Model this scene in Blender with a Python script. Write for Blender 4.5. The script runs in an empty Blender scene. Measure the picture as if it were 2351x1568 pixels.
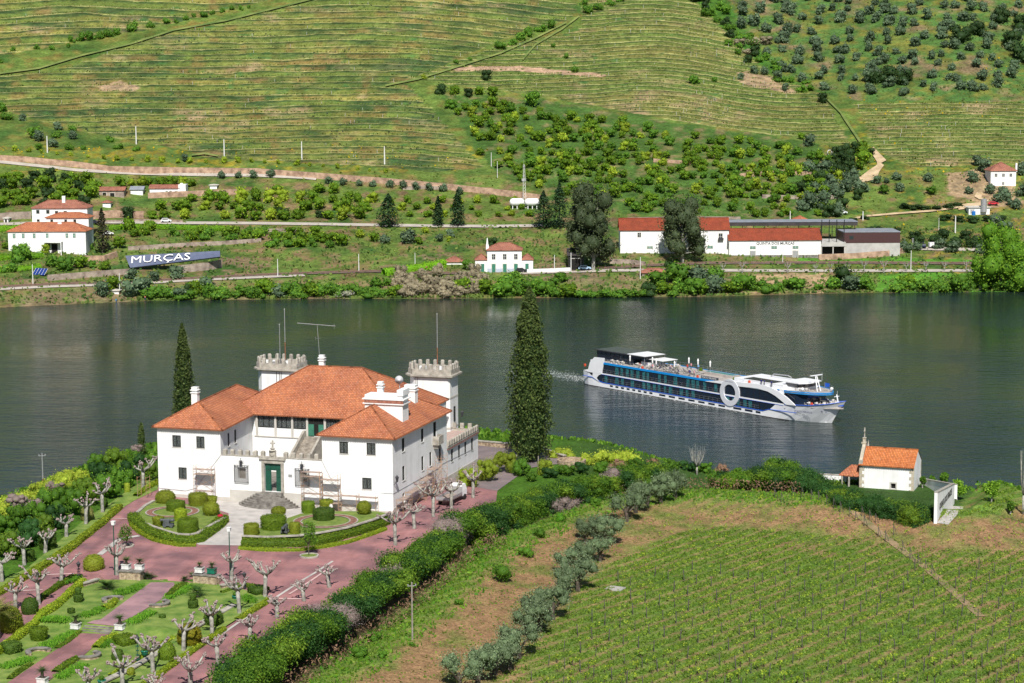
import bpy, bmesh, math, random
import numpy as np
from mathutils import Vector, Matrix
from mathutils.geometry import tessellate_polygon
S=bpy.context.scene
col=S.collection
# ---------------------------------------------------------------- camera, sky, sun, exposure
PITCH=math.radians(7.6); ROLL=math.radians(-.3); FP=4571.; CH=82.
cam=bpy.data.cameras.new('camera'); cam.lens=70; cam.sensor_width=36; cam.clip_start=1; cam.clip_end=6000
co=bpy.data.objects.new('camera',cam); col.objects.link(co); S.camera=co
co.matrix_world=Matrix.Translation((0,0,CH))@Matrix.Rotation(math.pi/2-PITCH,4,'X')@Matrix.Rotation(ROLL,4,'Z')
w=bpy.data.worlds.new('World'); S.world=w; w.use_nodes=True
nt=w.node_tree; sky=nt.nodes.new('ShaderNodeTexSky'); sky.sky_type='NISHITA'; sky.sun_disc=False
SEL=math.radians(47); SAZ=math.radians(177)
sky.sun_elevation=SEL; sky.sun_rotation=SAZ; sky.air_density=1.0; sky.dust_density=.6; sky.ozone_density=1.5
bg=nt.nodes['Background']; bg.inputs[1].default_value=.062; nt.links.new(sky.outputs[0],bg.inputs[0])
sl=bpy.data.lights.new('sun','SUN'); sl.energy=5.0; sl.angle=math.radians(.5); sl.color=(1,.955,.88)
so=bpy.data.objects.new('sun',sl); col.objects.link(so)
sdir=Vector((math.sin(SAZ)*math.cos(SEL),math.cos(SAZ)*math.cos(SEL),math.sin(SEL)))
so.rotation_euler=sdir.to_track_quat('Z','Y').to_euler(); so.location=(0,-50,300)
S.view_settings.view_transform='Standard'; S.view_settings.look='None'; S.view_settings.exposure=.32; S.view_settings.gamma=1
S.render.engine='CYCLES'; S.render.resolution_x=1024; S.render.resolution_y=683
rnd=random.Random(7); NR=np.random.RandomState(5)
# ---------------------------------------------------------------- survey: measured photo positions -> places on the ground
_F=Vector((0,math.cos(PITCH),-math.sin(PITCH))); _U0=Vector((0,math.sin(PITCH),math.cos(PITCH))); _X0=Vector((1,0,0))
_X=_X0*math.cos(ROLL)+_U0*math.sin(ROLL); _U=_U0*math.cos(ROLL)-_X0*math.sin(ROLL)
def ray(px,py): return _F+_X*((px-1175.5)/FP)+_U*((784-py)/FP)
def G(px,py,z): d=ray(px,py); t=(z-CH)/d.z; return Vector((d.x*t,d.y*t,z))
def fr_(x0,y0,s): return lambda a,b:((x0+a/s)/1.70132,(y0+b/s)/1.70132)
Zg=fr_(0,1700,1.62); Zp=fr_(640,2200,3.35); Zq=fr_(0,2100,2.76); Zr=fr_(0,1780,3.35); Zw=fr_(500,1850,2.218); Zt=fr_(1600,1650,1.959); Zc=fr_(3000,1600,2.347); Z5=fr_(1200,1900,1.469)
Z1=fr_(0,550,2.34); Z2=fr_(1000,650,1.959); Z3=fr_(2200,800,1.306); Z7=fr_(3300,550,2.613); Z6=fr_(1700,200,1.469)
TH=math.radians(17); HC=G(903.3,1183,21)
EX=Vector((math.cos(TH),-math.sin(TH),0)); EY=Vector((math.sin(TH),math.cos(TH),0))
def loc2(x,y): dx=x-HC.x; dy=y-HC.y; return dx*EX.x+dy*EX.y, dx*EY.x+dy*EY.y
def lw(lx,ly,z): p=HC+EX*lx+EY*ly; return Vector((p.x,p.y,z))
def sstep(a,b,v): t=np.clip((v-a)/(b-a),0,1); return t*t*(3-2*t)
def vnoise(x,y,seed=0):
    xi=np.floor(x).astype(np.int64); yi=np.floor(y).astype(np.int64); fx=x-xi; fy=y-yi
    def h(a,b):
        n=(a*374761393+b*668265263+seed*144665)&0xffffffff
        n=((n^(n>>13))*1274126177)&0xffffffff
        return ((n^(n>>16))&0xffff)/65535.
    fx=fx*fx*(3-2*fx); fy=fy*fy*(3-2*fy)
    return (h(xi,yi)*(1-fx)+h(xi+1,yi)*fx)*(1-fy)+(h(xi,yi+1)*(1-fx)+h(xi+1,yi+1)*fx)*fy
def fbm(x,y,seed=0,o=4):
    s=0;a=.5
    for i in range(o): s=s+a*vnoise(x,y,seed+i); x=x*2.03;y=y*2.03;a*=.5
    return s/(1-.5**o)
def seg_sd(px,py,pts):
    """distance to an open polyline and which side (right of travel positive)"""
    px=np.asarray(px,float);py=np.asarray(py,float)
    best=np.full(px.shape,1e9);sg=np.zeros(px.shape)
    for (ax,ay),(bx,by) in zip(pts[:-1],pts[1:]):
        dx,dy=bx-ax,by-ay;L=dx*dx+dy*dy
        t=np.clip(((px-ax)*dx+(py-ay)*dy)/L,0,1)
        ex=px-ax-t*dx;ey=py-ay-t*dy;d=np.hypot(ex,ey)
        c=(dy*(px-ax)-dx*(py-ay)); m=d<best-1e-6
        best=np.where(m,d,best);sg=np.where(m,np.sign(c),sg)
    return best*sg
def inpoly(px,py,poly):
    px=np.asarray(px,float);py=np.asarray(py,float);ins=np.zeros(px.shape,bool);n=len(poly)
    for i in range(n):
        x1,y1=poly[i];x2,y2=poly[(i+1)%n]
        if y1==y2: continue
        c=((y1>py)!=(y2>py))&(px<(x2-x1)*(py-y1)/(y2-y1)+x1); ins^=c
    return ins
# ---------------------------------------------------------------- near ground height
HEDGE=[(-37,160),(-30.2,184.8),(-27,201.8),(-23.2,212.6),(-19.6,223.6),(-14.9,239.7),(-11.4,255.1),(-6.7,269),(.2,281.2),(8,293),(20.6,304),(31.5,304.5),(47,300),(60,293),(64.5,289),(72,306)]
EDGE=[(-160,165),(-105,205),(-84,245),(-76,275),(-69,300),(-61,322),(-45,344),(-6,340),(10,333),(24,327),(40,321),(52,315),(66,316),(73,309),(82,300),(110,286),(220,250)]
PATHAX=[(-41.5,246),(-43.1,238.8),(-46.9,219),(-51.4,198),(-56,180)]
def hn(x,y):
    x=np.asarray(x,float);y=np.asarray(y,float)
    lx,ly=loc2(x,y)
    base=21-.019*np.clip(lx,-40,5)
    smooth=-.026*np.clip(-38-ly,0,45)
    step=-.35*sstep(41.3,42.2,-ly)-.75*sstep(61.0,63.2,-ly)
    m=sstep(8,12,np.abs(seg_sd(x,y,PATHAX)))
    A=base+smooth*m+step*(1-m)
    d=seg_sd(x,y,HEDGE)
    F=19-2.4*sstep(3,26,d)+.35*(fbm(x*.08,y*.08,3)-.5)
    F=F-.8*sstep(60,90,x)
    A=A-4.0*sstep(10,36,lx)*sstep(5,20,ly)
    z=A+(F-A)*sstep(1.6,4.2,d)
    e=-seg_sd(x,y,EDGE)   # positive outside (river side)
    e=np.maximum(e,0)
    return z-1.25*e
ROWD=(math.cos(math.radians(52)),math.sin(math.radians(52)))
def hn1(x,y): return float(hn(np.array([x]),np.array([y]))[0])
def gp(px,py,dz=0.):
    z=20.
    for i in range(12):
        p=G(px,py,z); z=.5*z+.5*hn1(p.x,p.y)
    p=G(px,py,z); return Vector((p.x,p.y,hn1(p.x,p.y)+dz))
# ---------------------------------------------------------------- far bank
_qy=[-260,-150,0,100,166,240,300,366,440,512,580,655,705]; _Yl=[1420,1290,1150,1080,1035,985,940,885,850,815,768,718,697]
_sx=[-600,0,345,700,1200,1600,1900,2351,3000]; _sy=[712,706,690,686,684,681,673,669,660]
def shore(px): return np.interp(px,_sx,_sy)
def tan_a(px,py):
    u=(np.asarray(px)-1175.5)/FP; v=(784-np.asarray(py))/FP
    dx=_F.x+_X.x*u+_U.x*v; dy=_F.y+_X.y*u+_U.y*v; dz=_F.z+_X.z*u+_U.z*v
    return dx/dy, dz/dy
def farY(px,py):
    px=np.asarray(px,float);py=np.asarray(py,float)
    sh=shore(px); q=np.where(py<366,py,366+(py-366)*(705-366)/(sh-366))
    Y=np.interp(q,_qy,_Yl)
    _,ts=tan_a(px,sh); Ys=-CH/ts
    Y=Y+(Ys-697)*np.clip((q+100)/466,0.3,1)
    hill=sstep(360,120,q)
    Y=Y+hill*(14*np.sin(px/210.)+10*np.sin(px/97.+1))
    return Y
def farP(px,py):
    Y=farY(px,py); a,b=tan_a(px,py)
    return a*Y,Y,CH+b*Y
def fp(px,py,dz=0.):
    x,y,z=farP(np.array([float(px)]),np.array([float(py)])); return Vector((float(x[0]),float(y[0]),float(z[0])+dz))
# ---------------------------------------------------------------- materials
def lin(c): return c
MATS={}
def N(nt,t,**k):
    n=nt.nodes.new(t)
    for a,b in k.items(): setattr(n,a,b)
    return n
def mat(name,c,rough=.7,var=.15,scale=3.,bump=0.,c2=None,metal=0.,spec=.3,cs=None,detail=5,bscale=None):
    if name in MATS: return MATS[name]
    m=bpy.data.materials.new(name); m.use_nodes=True; nt=m.node_tree; p=nt.nodes['Principled BSDF']
    p.inputs['Roughness'].default_value=rough; p.inputs['Metallic'].default_value=metal; p.inputs['Specular IOR Level'].default_value=spec
    tc=N(nt,'ShaderNodeTexCoord'); no=N(nt,'ShaderNodeTexNoise'); no.inputs['Scale'].default_value=scale; no.inputs['Detail'].default_value=detail
    nt.links.new(tc.outputs['Object'],no.inputs['Vector'])
    r=N(nt,'ShaderNodeValToRGB'); c2=c2 or tuple(v*(1-var*2) for v in c); c1=tuple(min(1,v*(1+var*.4)) for v in c)
    r.color_ramp.elements[0].position=.32; r.color_ramp.elements[1].position=.66
    r.color_ramp.elements[0].color=(*c2,1); r.color_ramp.elements[1].color=(*c1,1)
    nt.links.new(no.outputs[0],r.inputs[0]); nt.links.new(r.outputs[0],p.inputs['Base Color'])
    if bump:
        b=N(nt,'ShaderNodeBump'); b.inputs['Strength'].default_value=bump; b.inputs['Distance'].default_value=.1
        n2=N(nt,'ShaderNodeTexNoise'); n2.inputs['Scale'].default_value=bscale or scale*3; n2.inputs['Detail'].default_value=4
        nt.links.new(tc.outputs['Object'],n2.inputs['Vector']); nt.links.new(n2.outputs[0],b.inputs['Height']); nt.links.new(b.outputs[0],p.inputs['Normal'])
    MATS[name]=m; return m
def overlay(m,kind,val=.85,sc=(1,1,1),rot=0,size=3.):
    """multiply the base colour by rain streaks or by slab joints"""
    nt=m.node_tree; p=nt.nodes['Principled BSDF']; src=p.inputs['Base Color'].links[0].from_socket
    tc=N(nt,'ShaderNodeTexCoord'); mp=N(nt,'ShaderNodeMapping'); mp.inputs['Scale'].default_value=sc; mp.inputs['Rotation'].default_value=(0,0,rot); nt.links.new(tc.outputs['Object'],mp.inputs[0])
    if kind=='streak':
        t=N(nt,'ShaderNodeTexNoise'); t.inputs['Scale'].default_value=1; t.inputs['Detail'].default_value=5; nt.links.new(mp.outputs[0],t.inputs['Vector']); mr=N(nt,'ShaderNodeMapRange'); mr.inputs[1].default_value=.5; mr.inputs[2].default_value=.72; mr.inputs[3].default_value=1; mr.inputs[4].default_value=val; nt.links.new(t.outputs[0],mr.inputs[0]); f=mr.outputs[0]
    else:
        t=N(nt,'ShaderNodeTexBrick'); t.inputs['Scale'].default_value=1; t.inputs['Mortar Size'].default_value=.045; t.inputs['Brick Width'].default_value=size*1.4; t.inputs['Row Height'].default_value=size; t.inputs['Color1'].default_value=(1,1,1,1); t.inputs['Color2'].default_value=(.84,.84,.84,1); t.inputs['Mortar'].default_value=(val,val,val,1); nt.links.new(mp.outputs[0],t.inputs['Vector']); b=N(nt,'ShaderNodeRGBToBW'); nt.links.new(t.outputs[0],b.inputs[0]); f=b.outputs[0]
    vm=N(nt,'ShaderNodeVectorMath'); vm.operation='SCALE'; nt.links.new(src,vm.inputs[0]); nt.links.new(f,vm.inputs['Scale']); nt.links.new(vm.outputs[0],p.inputs['Base Color'])
def foliage(name,c,c2,tr=.28,rv=.22):
    """leaf: two real leaf colours mixed per leaf and per plant"""
    if name in MATS: return MATS[name]
    m=bpy.data.materials.new(name); m.use_nodes=True; nt=m.node_tree; p=nt.nodes['Principled BSDF']
    p.inputs['Roughness'].default_value=.6; p.inputs['Specular IOR Level'].default_value=.15
    at=N(nt,'ShaderNodeAttribute'); at.attribute_name='tint'
    mx=N(nt,'ShaderNodeMix'); mx.data_type='RGBA'; mx.inputs[6].default_value=(*c,1); mx.inputs[7].default_value=(*c2,1)
    nt.links.new(at.outputs['Fac'],mx.inputs[0])
    oi=N(nt,'ShaderNodeObjectInfo'); mr=N(nt,'ShaderNodeMapRange'); mr.inputs[3].default_value=1-rv; mr.inputs[4].default_value=1+rv
    nt.links.new(oi.outputs['Random'],mr.inputs[0])
    vm=N(nt,'ShaderNodeVectorMath'); vm.operation='SCALE'; nt.links.new(mx.outputs[2],vm.inputs[0]); nt.links.new(mr.outputs[0],vm.inputs['Scale'])
    nt.links.new(vm.outputs[0],p.inputs['Base Color'])
    t=N(nt,'ShaderNodeBsdfTranslucent'); nt.links.new(vm.outputs[0],t.inputs[0]); ms=N(nt,'ShaderNodeMixShader'); ms.inputs[0].default_value=tr
    o=nt.nodes['Material Output']; nt.links.new(p.outputs[0],ms.inputs[1]); nt.links.new(t.outputs[0],ms.inputs[2]); nt.links.new(ms.outputs[0],o.inputs[0])
    MATS[name]=m; return m
def ground_mat(name,scales=((.25,.5),(1.3,.5),(5,.4)),bump=.5,grain=8.):
    """base colour from the land-cover attribute, broken up by noise"""
    m=bpy.data.materials.new(name); m.use_nodes=True; nt=m.node_tree; p=nt.nodes['Principled BSDF']; p.inputs['Roughness'].default_value=.9; p.inputs['Specular IOR Level'].default_value=.1
    at=N(nt,'ShaderNodeAttribute'); at.attribute_name='cover'; tc=N(nt,'ShaderNodeTexCoord'); cur=at.outputs['Color']
    for s,a in scales:
        no=N(nt,'ShaderNodeTexNoise'); no.inputs['Scale'].default_value=s; no.inputs['Detail'].default_value=6; nt.links.new(tc.outputs['Object'],no.inputs['Vector'])
        mr=N(nt,'ShaderNodeMapRange'); mr.inputs[1].default_value=.3; mr.inputs[2].default_value=.7; mr.inputs[3].default_value=1-a; mr.inputs[4].default_value=1+a; nt.links.new(no.outputs[0],mr.inputs[0])
        vm=N(nt,'ShaderNodeVectorMath'); vm.operation='SCALE'; nt.links.new(cur,vm.inputs[0]); nt.links.new(mr.outputs[0],vm.inputs['Scale']); cur=vm.outputs[0]
    nt.links.new(cur,p.inputs['Base Color'])
    b=N(nt,'ShaderNodeBump'); b.inputs['Strength'].default_value=bump; b.inputs['Distance'].default_value=.5
    n2=N(nt,'ShaderNodeTexNoise'); n2.inputs['Scale'].default_value=grain/4; n2.inputs['Detail'].default_value=6; nt.links.new(tc.outputs['Object'],n2.inputs['Vector'])
    nt.links.new(n2.outputs[0],b.inputs['Height']); nt.links.new(b.outputs[0],p.inputs['Normal'])
    return m
# ---------------------------------------------------------------- objects
def tag(o,label=None,cat=None,group=None,kind=None):
    if label: o['label']=label
    if cat: o['category']=cat
    if group: o['group']=group
    if kind: o['kind']=kind
    return o
def empty(name,loc,rz=0,label=None,cat=None,group=None):
    o=bpy.data.objects.new(name,None); o.empty_display_size=.2; o.location=loc; o.rotation_euler=(0,0,rz); col.objects.link(o); return tag(o,label,cat,group)
def copy_tree(o,parent=None):
    c=o.copy(); col.objects.link(c); c.parent=parent
    for ch in o.children: copy_tree(ch,c)
    return c
def npmesh(name,v,f,m,parent=None,attrs=None,smooth=False,loc=None):
    """v (n,3), f (k,3|4) index array"""
    v=np.asarray(v,np.float32); f=np.asarray(f,np.int32); k=f.shape[1]
    me=bpy.data.meshes.new(name); me.vertices.add(len(v)); me.vertices.foreach_set('co',v.ravel())
    me.loops.add(f.size); me.loops.foreach_set('vertex_index',f.ravel()); me.polygons.add(len(f))
    me.polygons.foreach_set('loop_start',np.arange(0,f.size,k,dtype=np.int32)); 
    if smooth: me.polygons.foreach_set('use_smooth',np.ones(len(f),bool))
    me.update(calc_edges=True)
    if attrs:
        for n_,(dom,dat) in attrs.items():
            if dat.ndim==2:
                a=me.color_attributes.new(n_,'FLOAT_COLOR',dom); dd=np.ones((len(dat),4),np.float32); dd[:,:3]=dat; a.data.foreach_set('color',dd.ravel())
            else:
                a=me.attributes.new(n_,'FLOAT',dom); a.data.foreach_set('value',dat.astype(np.float32))
    me.materials.append(m)
    o=bpy.data.objects.new(name,me); col.objects.link(o); o.parent=parent
    if loc is not None: o.location=loc
    return o
class MB:
    def __init__(s): s.v=[];s.f=[];s.uv={};s.sm=set()
    def add(s,vs,fs,uvs=None):
        b=len(s.v); s.v+= [tuple(p) for p in vs]
        for i,f in enumerate(fs):
            if uvs and uvs[i]: s.uv[len(s.f)]=uvs[i]
            s.f.append([b+j for j in f])
        return s
    def box(s,x0,x1,y0,y1,z0,z1,M=None):
        vs=[(x,y,z) for z in (z0,z1) for x,y in ((x0,y0),(x1,y0),(x1,y1),(x0,y1))]
        if M is not None: vs=[tuple(M@Vector(p)) for p in vs]
        return s.add(vs,[(3,2,1,0),(4,5,6,7),(0,1,5,4),(1,2,6,5),(2,3,7,6),(3,0,4,7)])
    def prism(s,poly,z0,z1,M=None,top=None):
        n=len(poly); tp=top or poly
        vs=[(x,y,z0) for x,y in poly]+[(x,y,z1) for x,y in tp]
        if M is not None: vs=[tuple(M@Vector(p)) for p in vs]
        return s.add(vs,[tuple(range(n-1,-1,-1)),tuple(range(n,2*n))]+[(i,(i+1)%n,n+(i+1)%n,n+i) for i in range(n)])
    def tube(s,pts,r,n=6,cap=True,r2=None):
        pts=[Vector(p) for p in pts]; m=len(pts); rs=r if isinstance(r,(list,tuple)) else [r+( (r2-r)*i/(m-1) if r2 is not None else 0) for i in range(m)]
        b=len(s.v); up=None
        for i,p in enumerate(pts):
            d=(pts[min(i+1,m-1)]-pts[max(i-1,0)]).normalized()
            a=d.orthogonal().normalized() if up is None else (up-d*up.dot(d)).normalized()
            up=a; c=d.cross(a)
            for k in range(n):
                t=2*math.pi*k/n; s.v.append(tuple(p+(a*math.cos(t)+c*math.sin(t))*rs[i]))
        for i in range(m-1):
            for k in range(n): s.f.append([b+i*n+k,b+i*n+(k+1)%n,b+(i+1)*n+(k+1)%n,b+(i+1)*n+k])
        if cap: s.f.append([b+k for k in range(n-1,-1,-1)]); s.f.append([b+(m-1)*n+k for k in range(n)])
        return s
    def lathe(s,prof,n=12,c=(0,0,0),M=None):
        b=len(s.v)
        for r,z in prof:
            for k in range(n):
                t=2*math.pi*k/n; p=Vector((c[0]+r*math.cos(t),c[1]+r*math.sin(t),c[2]+z)); s.v.append(tuple(M@p if M is not None else p))
        for i in range(len(prof)-1):
            for k in range(n): s.f.append([b+i*n+k,b+i*n+(k+1)%n,b+(i+1)*n+(k+1)%n,b+(i+1)*n+k])
        s.f.append([b+k for k in range(n-1,-1,-1)]); s.f.append([b+(len(prof)-1)*n+k for k in range(n)])
        return s
    def ball(s,c,r,n=8,sq=(1,1,1)):
        return s.lathe([(r*math.sin(math.pi*(i+.02)/(n*1.0))*sq[0],-r*math.cos(math.pi*i/n)*sq[2]) for i in range(n+1)],n*2,c)
    def obj(s,name,m,parent=None,smooth=False,loc=None,rz=0):
        me=bpy.data.meshes.new(name); me.from_pydata(s.v,[],s.f); me.materials.append(m)
        if s.uv:
            uv=me.uv_layers.new(name='UVMap')
            for fi,uvs in s.uv.items():
                p=me.polygons[fi]
                for li,q in zip(p.loop_indices,uvs): uv.data[li].uv=q
        if smooth:
            me.polygons.foreach_set('use_smooth',[True]*len(me.polygons))
        me.update()
        o=bpy.data.objects.new(name,me); col.objects.link(o); o.parent=parent
        if loc is not None: o.location=loc
        if rz: o.rotation_euler=(0,0,rz)
        return o
def leaves(cent,nrm,size,jit=.6,asp=1.,rs=NR):
    """quads for leaf clumps: returns v,f,tint"""
    n=len(cent); 
    r=rs.normal(size=(n,3)); nn=nrm*(1-jit)+jit*r; nn/=np.linalg.norm(nn,axis=1)[:,None]+1e-9
    a=np.cross(nn,rs.normal(size=(n,3))); a/=np.linalg.norm(a,axis=1)[:,None]+1e-9; b=np.cross(nn,a)
    sz=(size*rs.uniform(.6,1.3,n))[:,None] if np.isscalar(size) else (size*rs.uniform(.6,1.3,n))[:,None]
    a=a*sz*.5; b=b*sz*.5*asp
    v=np.stack([cent-a*.9-b*.5,cent+a*.2-b,cent+a+b*.4,cent-a*.3+b],1).reshape(-1,3)
    f=np.arange(4*n).reshape(-1,4)
    t=np.repeat(np.clip(rs.normal(.5,.28,n),0,1),4)
    return v,f,t
def blobs(bl,n,size,jit=.6,asp=1.,rs=NR,shell=(.78,1.04),up=.25,core=.8,lump=.15):
    """crown from overlapping lobes: leaf clumps through the outer volume + rough inner core"""
    bl=np.array(bl,float); w_=bl[:,3]**2; w_/=w_.sum(); idx=rs.choice(len(bl),n,p=w_)
    d=rs.normal(size=(n,3)); d/=np.linalg.norm(d,axis=1)[:,None]
    sq=bl[idx,4:7] if bl.shape[1]>=7 else np.ones((n,3))
    rr=bl[idx,3]*rs.uniform(shell[0],shell[1],n)*(1+lump*rs.normal(size=n))
    c=bl[idx,:3]+d*rr[:,None]*sq
    # drop leaves buried inside other lobes
    keep=np.ones(n,bool)
    for b in bl:
        s3=b[4:7] if len(b)>=7 else np.ones(3)
        q=(c-b[:3])/s3; keep&=~(np.linalg.norm(q,axis=1)<b[3]*.62)
    c=c[keep];d=d[keep]
    nn=d.copy(); nn[:,2]+=up; 
    v,f,t=leaves(c,nn,size,jit,asp,rs)
    if core:
        V=[v];F=[f];T=[t];base=len(v)
        for b in bl:
            s3=b[4:7] if len(b)>=7 else np.ones(3)
            na,nb=8,5; P=[]
            for i in range(nb+1):
                ph=math.pi*i/nb
                for k in range(na):
                    th=2*math.pi*k/na; q=np.array([math.sin(ph)*math.cos(th),math.sin(ph)*math.sin(th),math.cos(ph)])
                    P.append(b[:3]+q*b[3]*core*s3*(1+.12*rs.normal()))
            ff=[[base+i*na+k,base+i*na+(k+1)%na,base+(i+1)*na+(k+1)%na,base+(i+1)*na+k] for i in range(nb) for k in range(na)]
            V.append(np.array(P));F.append(np.array(ff));T.append(np.full(len(P),.25)); base+=len(P)
        v=np.vstack(V);f=np.vstack(F);t=np.concatenate(T)
    return v,f,t
def merge(parts):
    V=[];F=[];T=[];b=0
    for v,f,t in parts: V.append(v);F.append(f+b);T.append(t);b+=len(v)
    return np.vstack(V),np.vstack(F),np.concatenate(T)
def leafobj(name,vft,m,parent=None,loc=None): return npmesh(name,vft[0],vft[1],m,parent,{'tint':('POINT',vft[2])},loc=loc)
def place(src,loc,rz=0,sc=1.,label=None,cat=None,group=None,name=None):
    o=src.copy(); col.objects.link(o); o.location=loc; o.rotation_euler=(0,0,rz); o.scale=(sc,sc,sc) if np.isscalar(sc) else sc
    o.parent=None
    tag(o,label,cat,group); return o
def resample(pts,step):
    out=[Vector(pts[0])]
    for a,b in zip(pts[:-1],pts[1:]):
        a=Vector(a);b=Vector(b);n=max(1,int((b-a).length/step))
        for i in range(1,n+1): out.append(a.lerp(b,i/n))
    return out
def strip(name,pts,wd,m,zf=None,off=.05,kind='structure',step=2.,nw=2,**kw):
    """a ribbon laid on the ground along world points"""
    P=resample(pts,step); V=[];F=[]
    for i,p in enumerate(P):
        d=(P[min(i+1,len(P)-1)]-P[max(i-1,0)]); d.z=0; d.normalize(); n=Vector((d.y,-d.x,0))
        for k in range(nw+1):
            q=p+n*wd*(k/nw-.5); z=(zf(q.x,q.y) if zf else p.z)+off; V.append((q.x,q.y,z))
    for i in range(len(P)-1):
        for k in range(nw): a=i*(nw+1)+k; F.append((a,a+1,a+nw+2,a+nw+1))
    mb=MB(); mb.v=V; mb.f=[list(reversed(f)) for f in F]; o=mb.obj(name,m); tag(o,kind=kind,**kw); return o
def sheet(name,poly,m,off=.05,cell=1.2,kind='structure',hole=None,**kw):
    """a sheet laid on the near ground: polygon of world xy, subdivided and draped"""
    bm=bmesh.new(); vs=[bm.verts.new((p[0],p[1],0)) for p in poly]; 
    tris=tessellate_polygon([[Vector((p[0],p[1],0)) for p in poly]])
    for t in tris: bm.faces.new([vs[i] for i in t])
    for it in range(7):
        es=[e for e in bm.edges if e.calc_length()>cell*1.6]
        if not es or len(bm.faces)>30000: break
        bmesh.ops.subdivide_edges(bm,edges=es,cuts=1); bmesh.ops.triangulate(bm,faces=bm.faces[:])
    V=np.array([v.co[:] for v in bm.verts]); Z=hn(V[:,0],V[:,1])+off
    for v,z in zip(bm.verts,Z): v.co.z=z
    bmesh.ops.recalc_face_normals(bm,faces=bm.faces[:])
    me=bpy.data.meshes.new(name); bm.to_mesh(me); bm.free()
    if len(me.polygons) and me.polygons[0].normal.z<0: me.flip_normals()
    me.materials.append(m); o=bpy.data.objects.new(name,me); col.objects.link(o); tag(o,kind=kind,**kw); return o
# ================================================================= SETTING: ground, hills, river
def near_ground():
    xs=np.arange(-150,150,1.0); ys=np.arange(150,392,.8)
    X,Y=np.meshgrid(xs,ys); Z=hn(X,Y)
    d=seg_sd(X,Y,HEDGE)
    Z=Z+np.where(d>2,.10,.0)*(vnoise(X*.9,Y*.9,4)-.5)
    Z=np.maximum(Z,-4)
    e=-seg_sd(X,Y,EDGE)
    Z=Z-np.where(e>1,1.6*vnoise(X*.3,Y*.3,9)*np.minimum(e,3)/3,0)
    n1=fbm(X*.07,Y*.07,11);n2=fbm(X*.3,Y*.3,12);n3=vnoise(X*1.1,Y*1.1,13)
    g=np.array([.075,.155,.022]);g2=np.array([.13,.19,.040]);br=np.array([.27,.165,.09]);dk=np.array([.032,.075,.012])
    def mix(a,b,t): return a*(1-t[...,None])+b*t[...,None]
    C=np.broadcast_to(g,X.shape+(3,)).copy()
    # vineyard: grass with soil showing, more soil towards the far edge
    C=mix(C,np.broadcast_to(g2,C.shape),np.clip(n2*1.6-.3,0,1))
    soil=np.clip((n1-.62)*3+(n2-.55)*1.6+ .16*sstep(280,304,Y),0,.6)
    rw=((X-20)*ROWD[1]-(Y-240)*ROWD[0])/2.15; rw=np.abs(rw-np.round(rw)); soil=np.clip(soil+.9*np.exp(-(rw/.17)**2)*np.clip(n2*2.6-.5,.15,1),0,.85)
    C=mix(C,np.broadcast_to(br,C.shape),soil*(d>0))
    # bare brown bank between hedge and olives
    bank=sstep(6.5,10.5,d+2*(n2-.5))*sstep(23,18,d+5*(n2-.5))*sstep(296,284,Y)*np.clip((n2-.2)*3,.35,1)
    C=mix(C,np.broadcast_to(np.array([.27,.155,.085]),C.shape),np.clip(bank,0,.85))
    strip_=sstep(2,4,d)*sstep(11,6,d)
    C=mix(C,np.broadcast_to(np.array([.085,.20,.02]),C.shape),.75*strip_*np.clip(n2*1.8-.3,0,1))
    # under the hedges: dry needles and dark soil
    C=mix(C,np.broadcast_to(np.array([.07,.05,.03]),C.shape),sstep(4,2.2,np.abs(d-1))*(X<63))
    # garden side: lawn colours
    C=mix(C,np.broadcast_to(np.array([.05,.12,.012]),C.shape),(d<-1.5)*np.ones_like(X)*.9)
    C=mix(C,np.broadcast_to(np.array([.035,.07,.018]),C.shape),(d<0)*sstep(6,14,X)*(.55+.45*n2))
    C=mix(C,np.broadcast_to(np.array([.16,.13,.09]),C.shape),sstep(1,3,e))
    ny,nx=X.shape; idx=np.arange(nx*ny).reshape(ny,nx)
    f=np.stack([idx[:-1,:-1],idx[:-1,1:],idx[1:,1:],idx[1:,:-1]],-1).reshape(-1,4)
    v=np.stack([X,Y,Z],-1).reshape(-1,3)
    o=npmesh('ground',v,f,ground_mat('near_cover',((.5,.25),(2.5,.35),(9,.35)),.6,14),None,{'cover':('POINT',C.reshape(-1,3))},smooth=True)
    tag(o,kind='structure')
near_ground()
POLA=[(-400,174),(0,174),(150,157),(330,88),(470,62),(640,18),(800,-40),(1330,-40),(1315,45),(1150,92),(930,190),(980,240),(1060,330),(1110,385),(1000,395),(850,382),(480,362),(430,345),(180,300),(0,252),(-400,250)]
POLU=[(-400,-140),(720,-140),(640,-5),(330,70),(180,95),(0,128),(-400,140)]
POLB=[(1350,-60),(1540,-60),(1700,110),(1780,180),(1890,215),(1930,290),(1950,335),(1880,325),(1560,278),(1340,238),(1200,215),(1000,190),(940,180),(1150,105),(1330,70)]
POLC=[(1962,238),(2800,232),(2800,362),(2300,375),(2100,385),(2012,345)]
SPC={'A':13.6,'U':16.,'B':9.4,'C':8.4}
def _arc(px,zone):
    px=np.asarray(px,float)
    if zone=='A': return 32*np.exp(-((px-760)/430)**2)-.02*px+5*np.sin(px/130.)
    if zone=='U': return 14*np.exp(-((px-300)/300)**2)+4*np.sin(px/90.)
    if zone=='B': return 26*np.exp(-((px-1480)/170)**2)-.03*px+3*np.sin(px/60.)
    return 5*np.sin(px/160.)-.015*px
def _edge(px,n,zone):
    sp=SPC[zone]; n=np.asarray(n,float)*np.ones_like(px)
    return (n+.20*(vnoise(px/85.+n*5.3,n*3.7,71)-.5)*2)*sp
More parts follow.
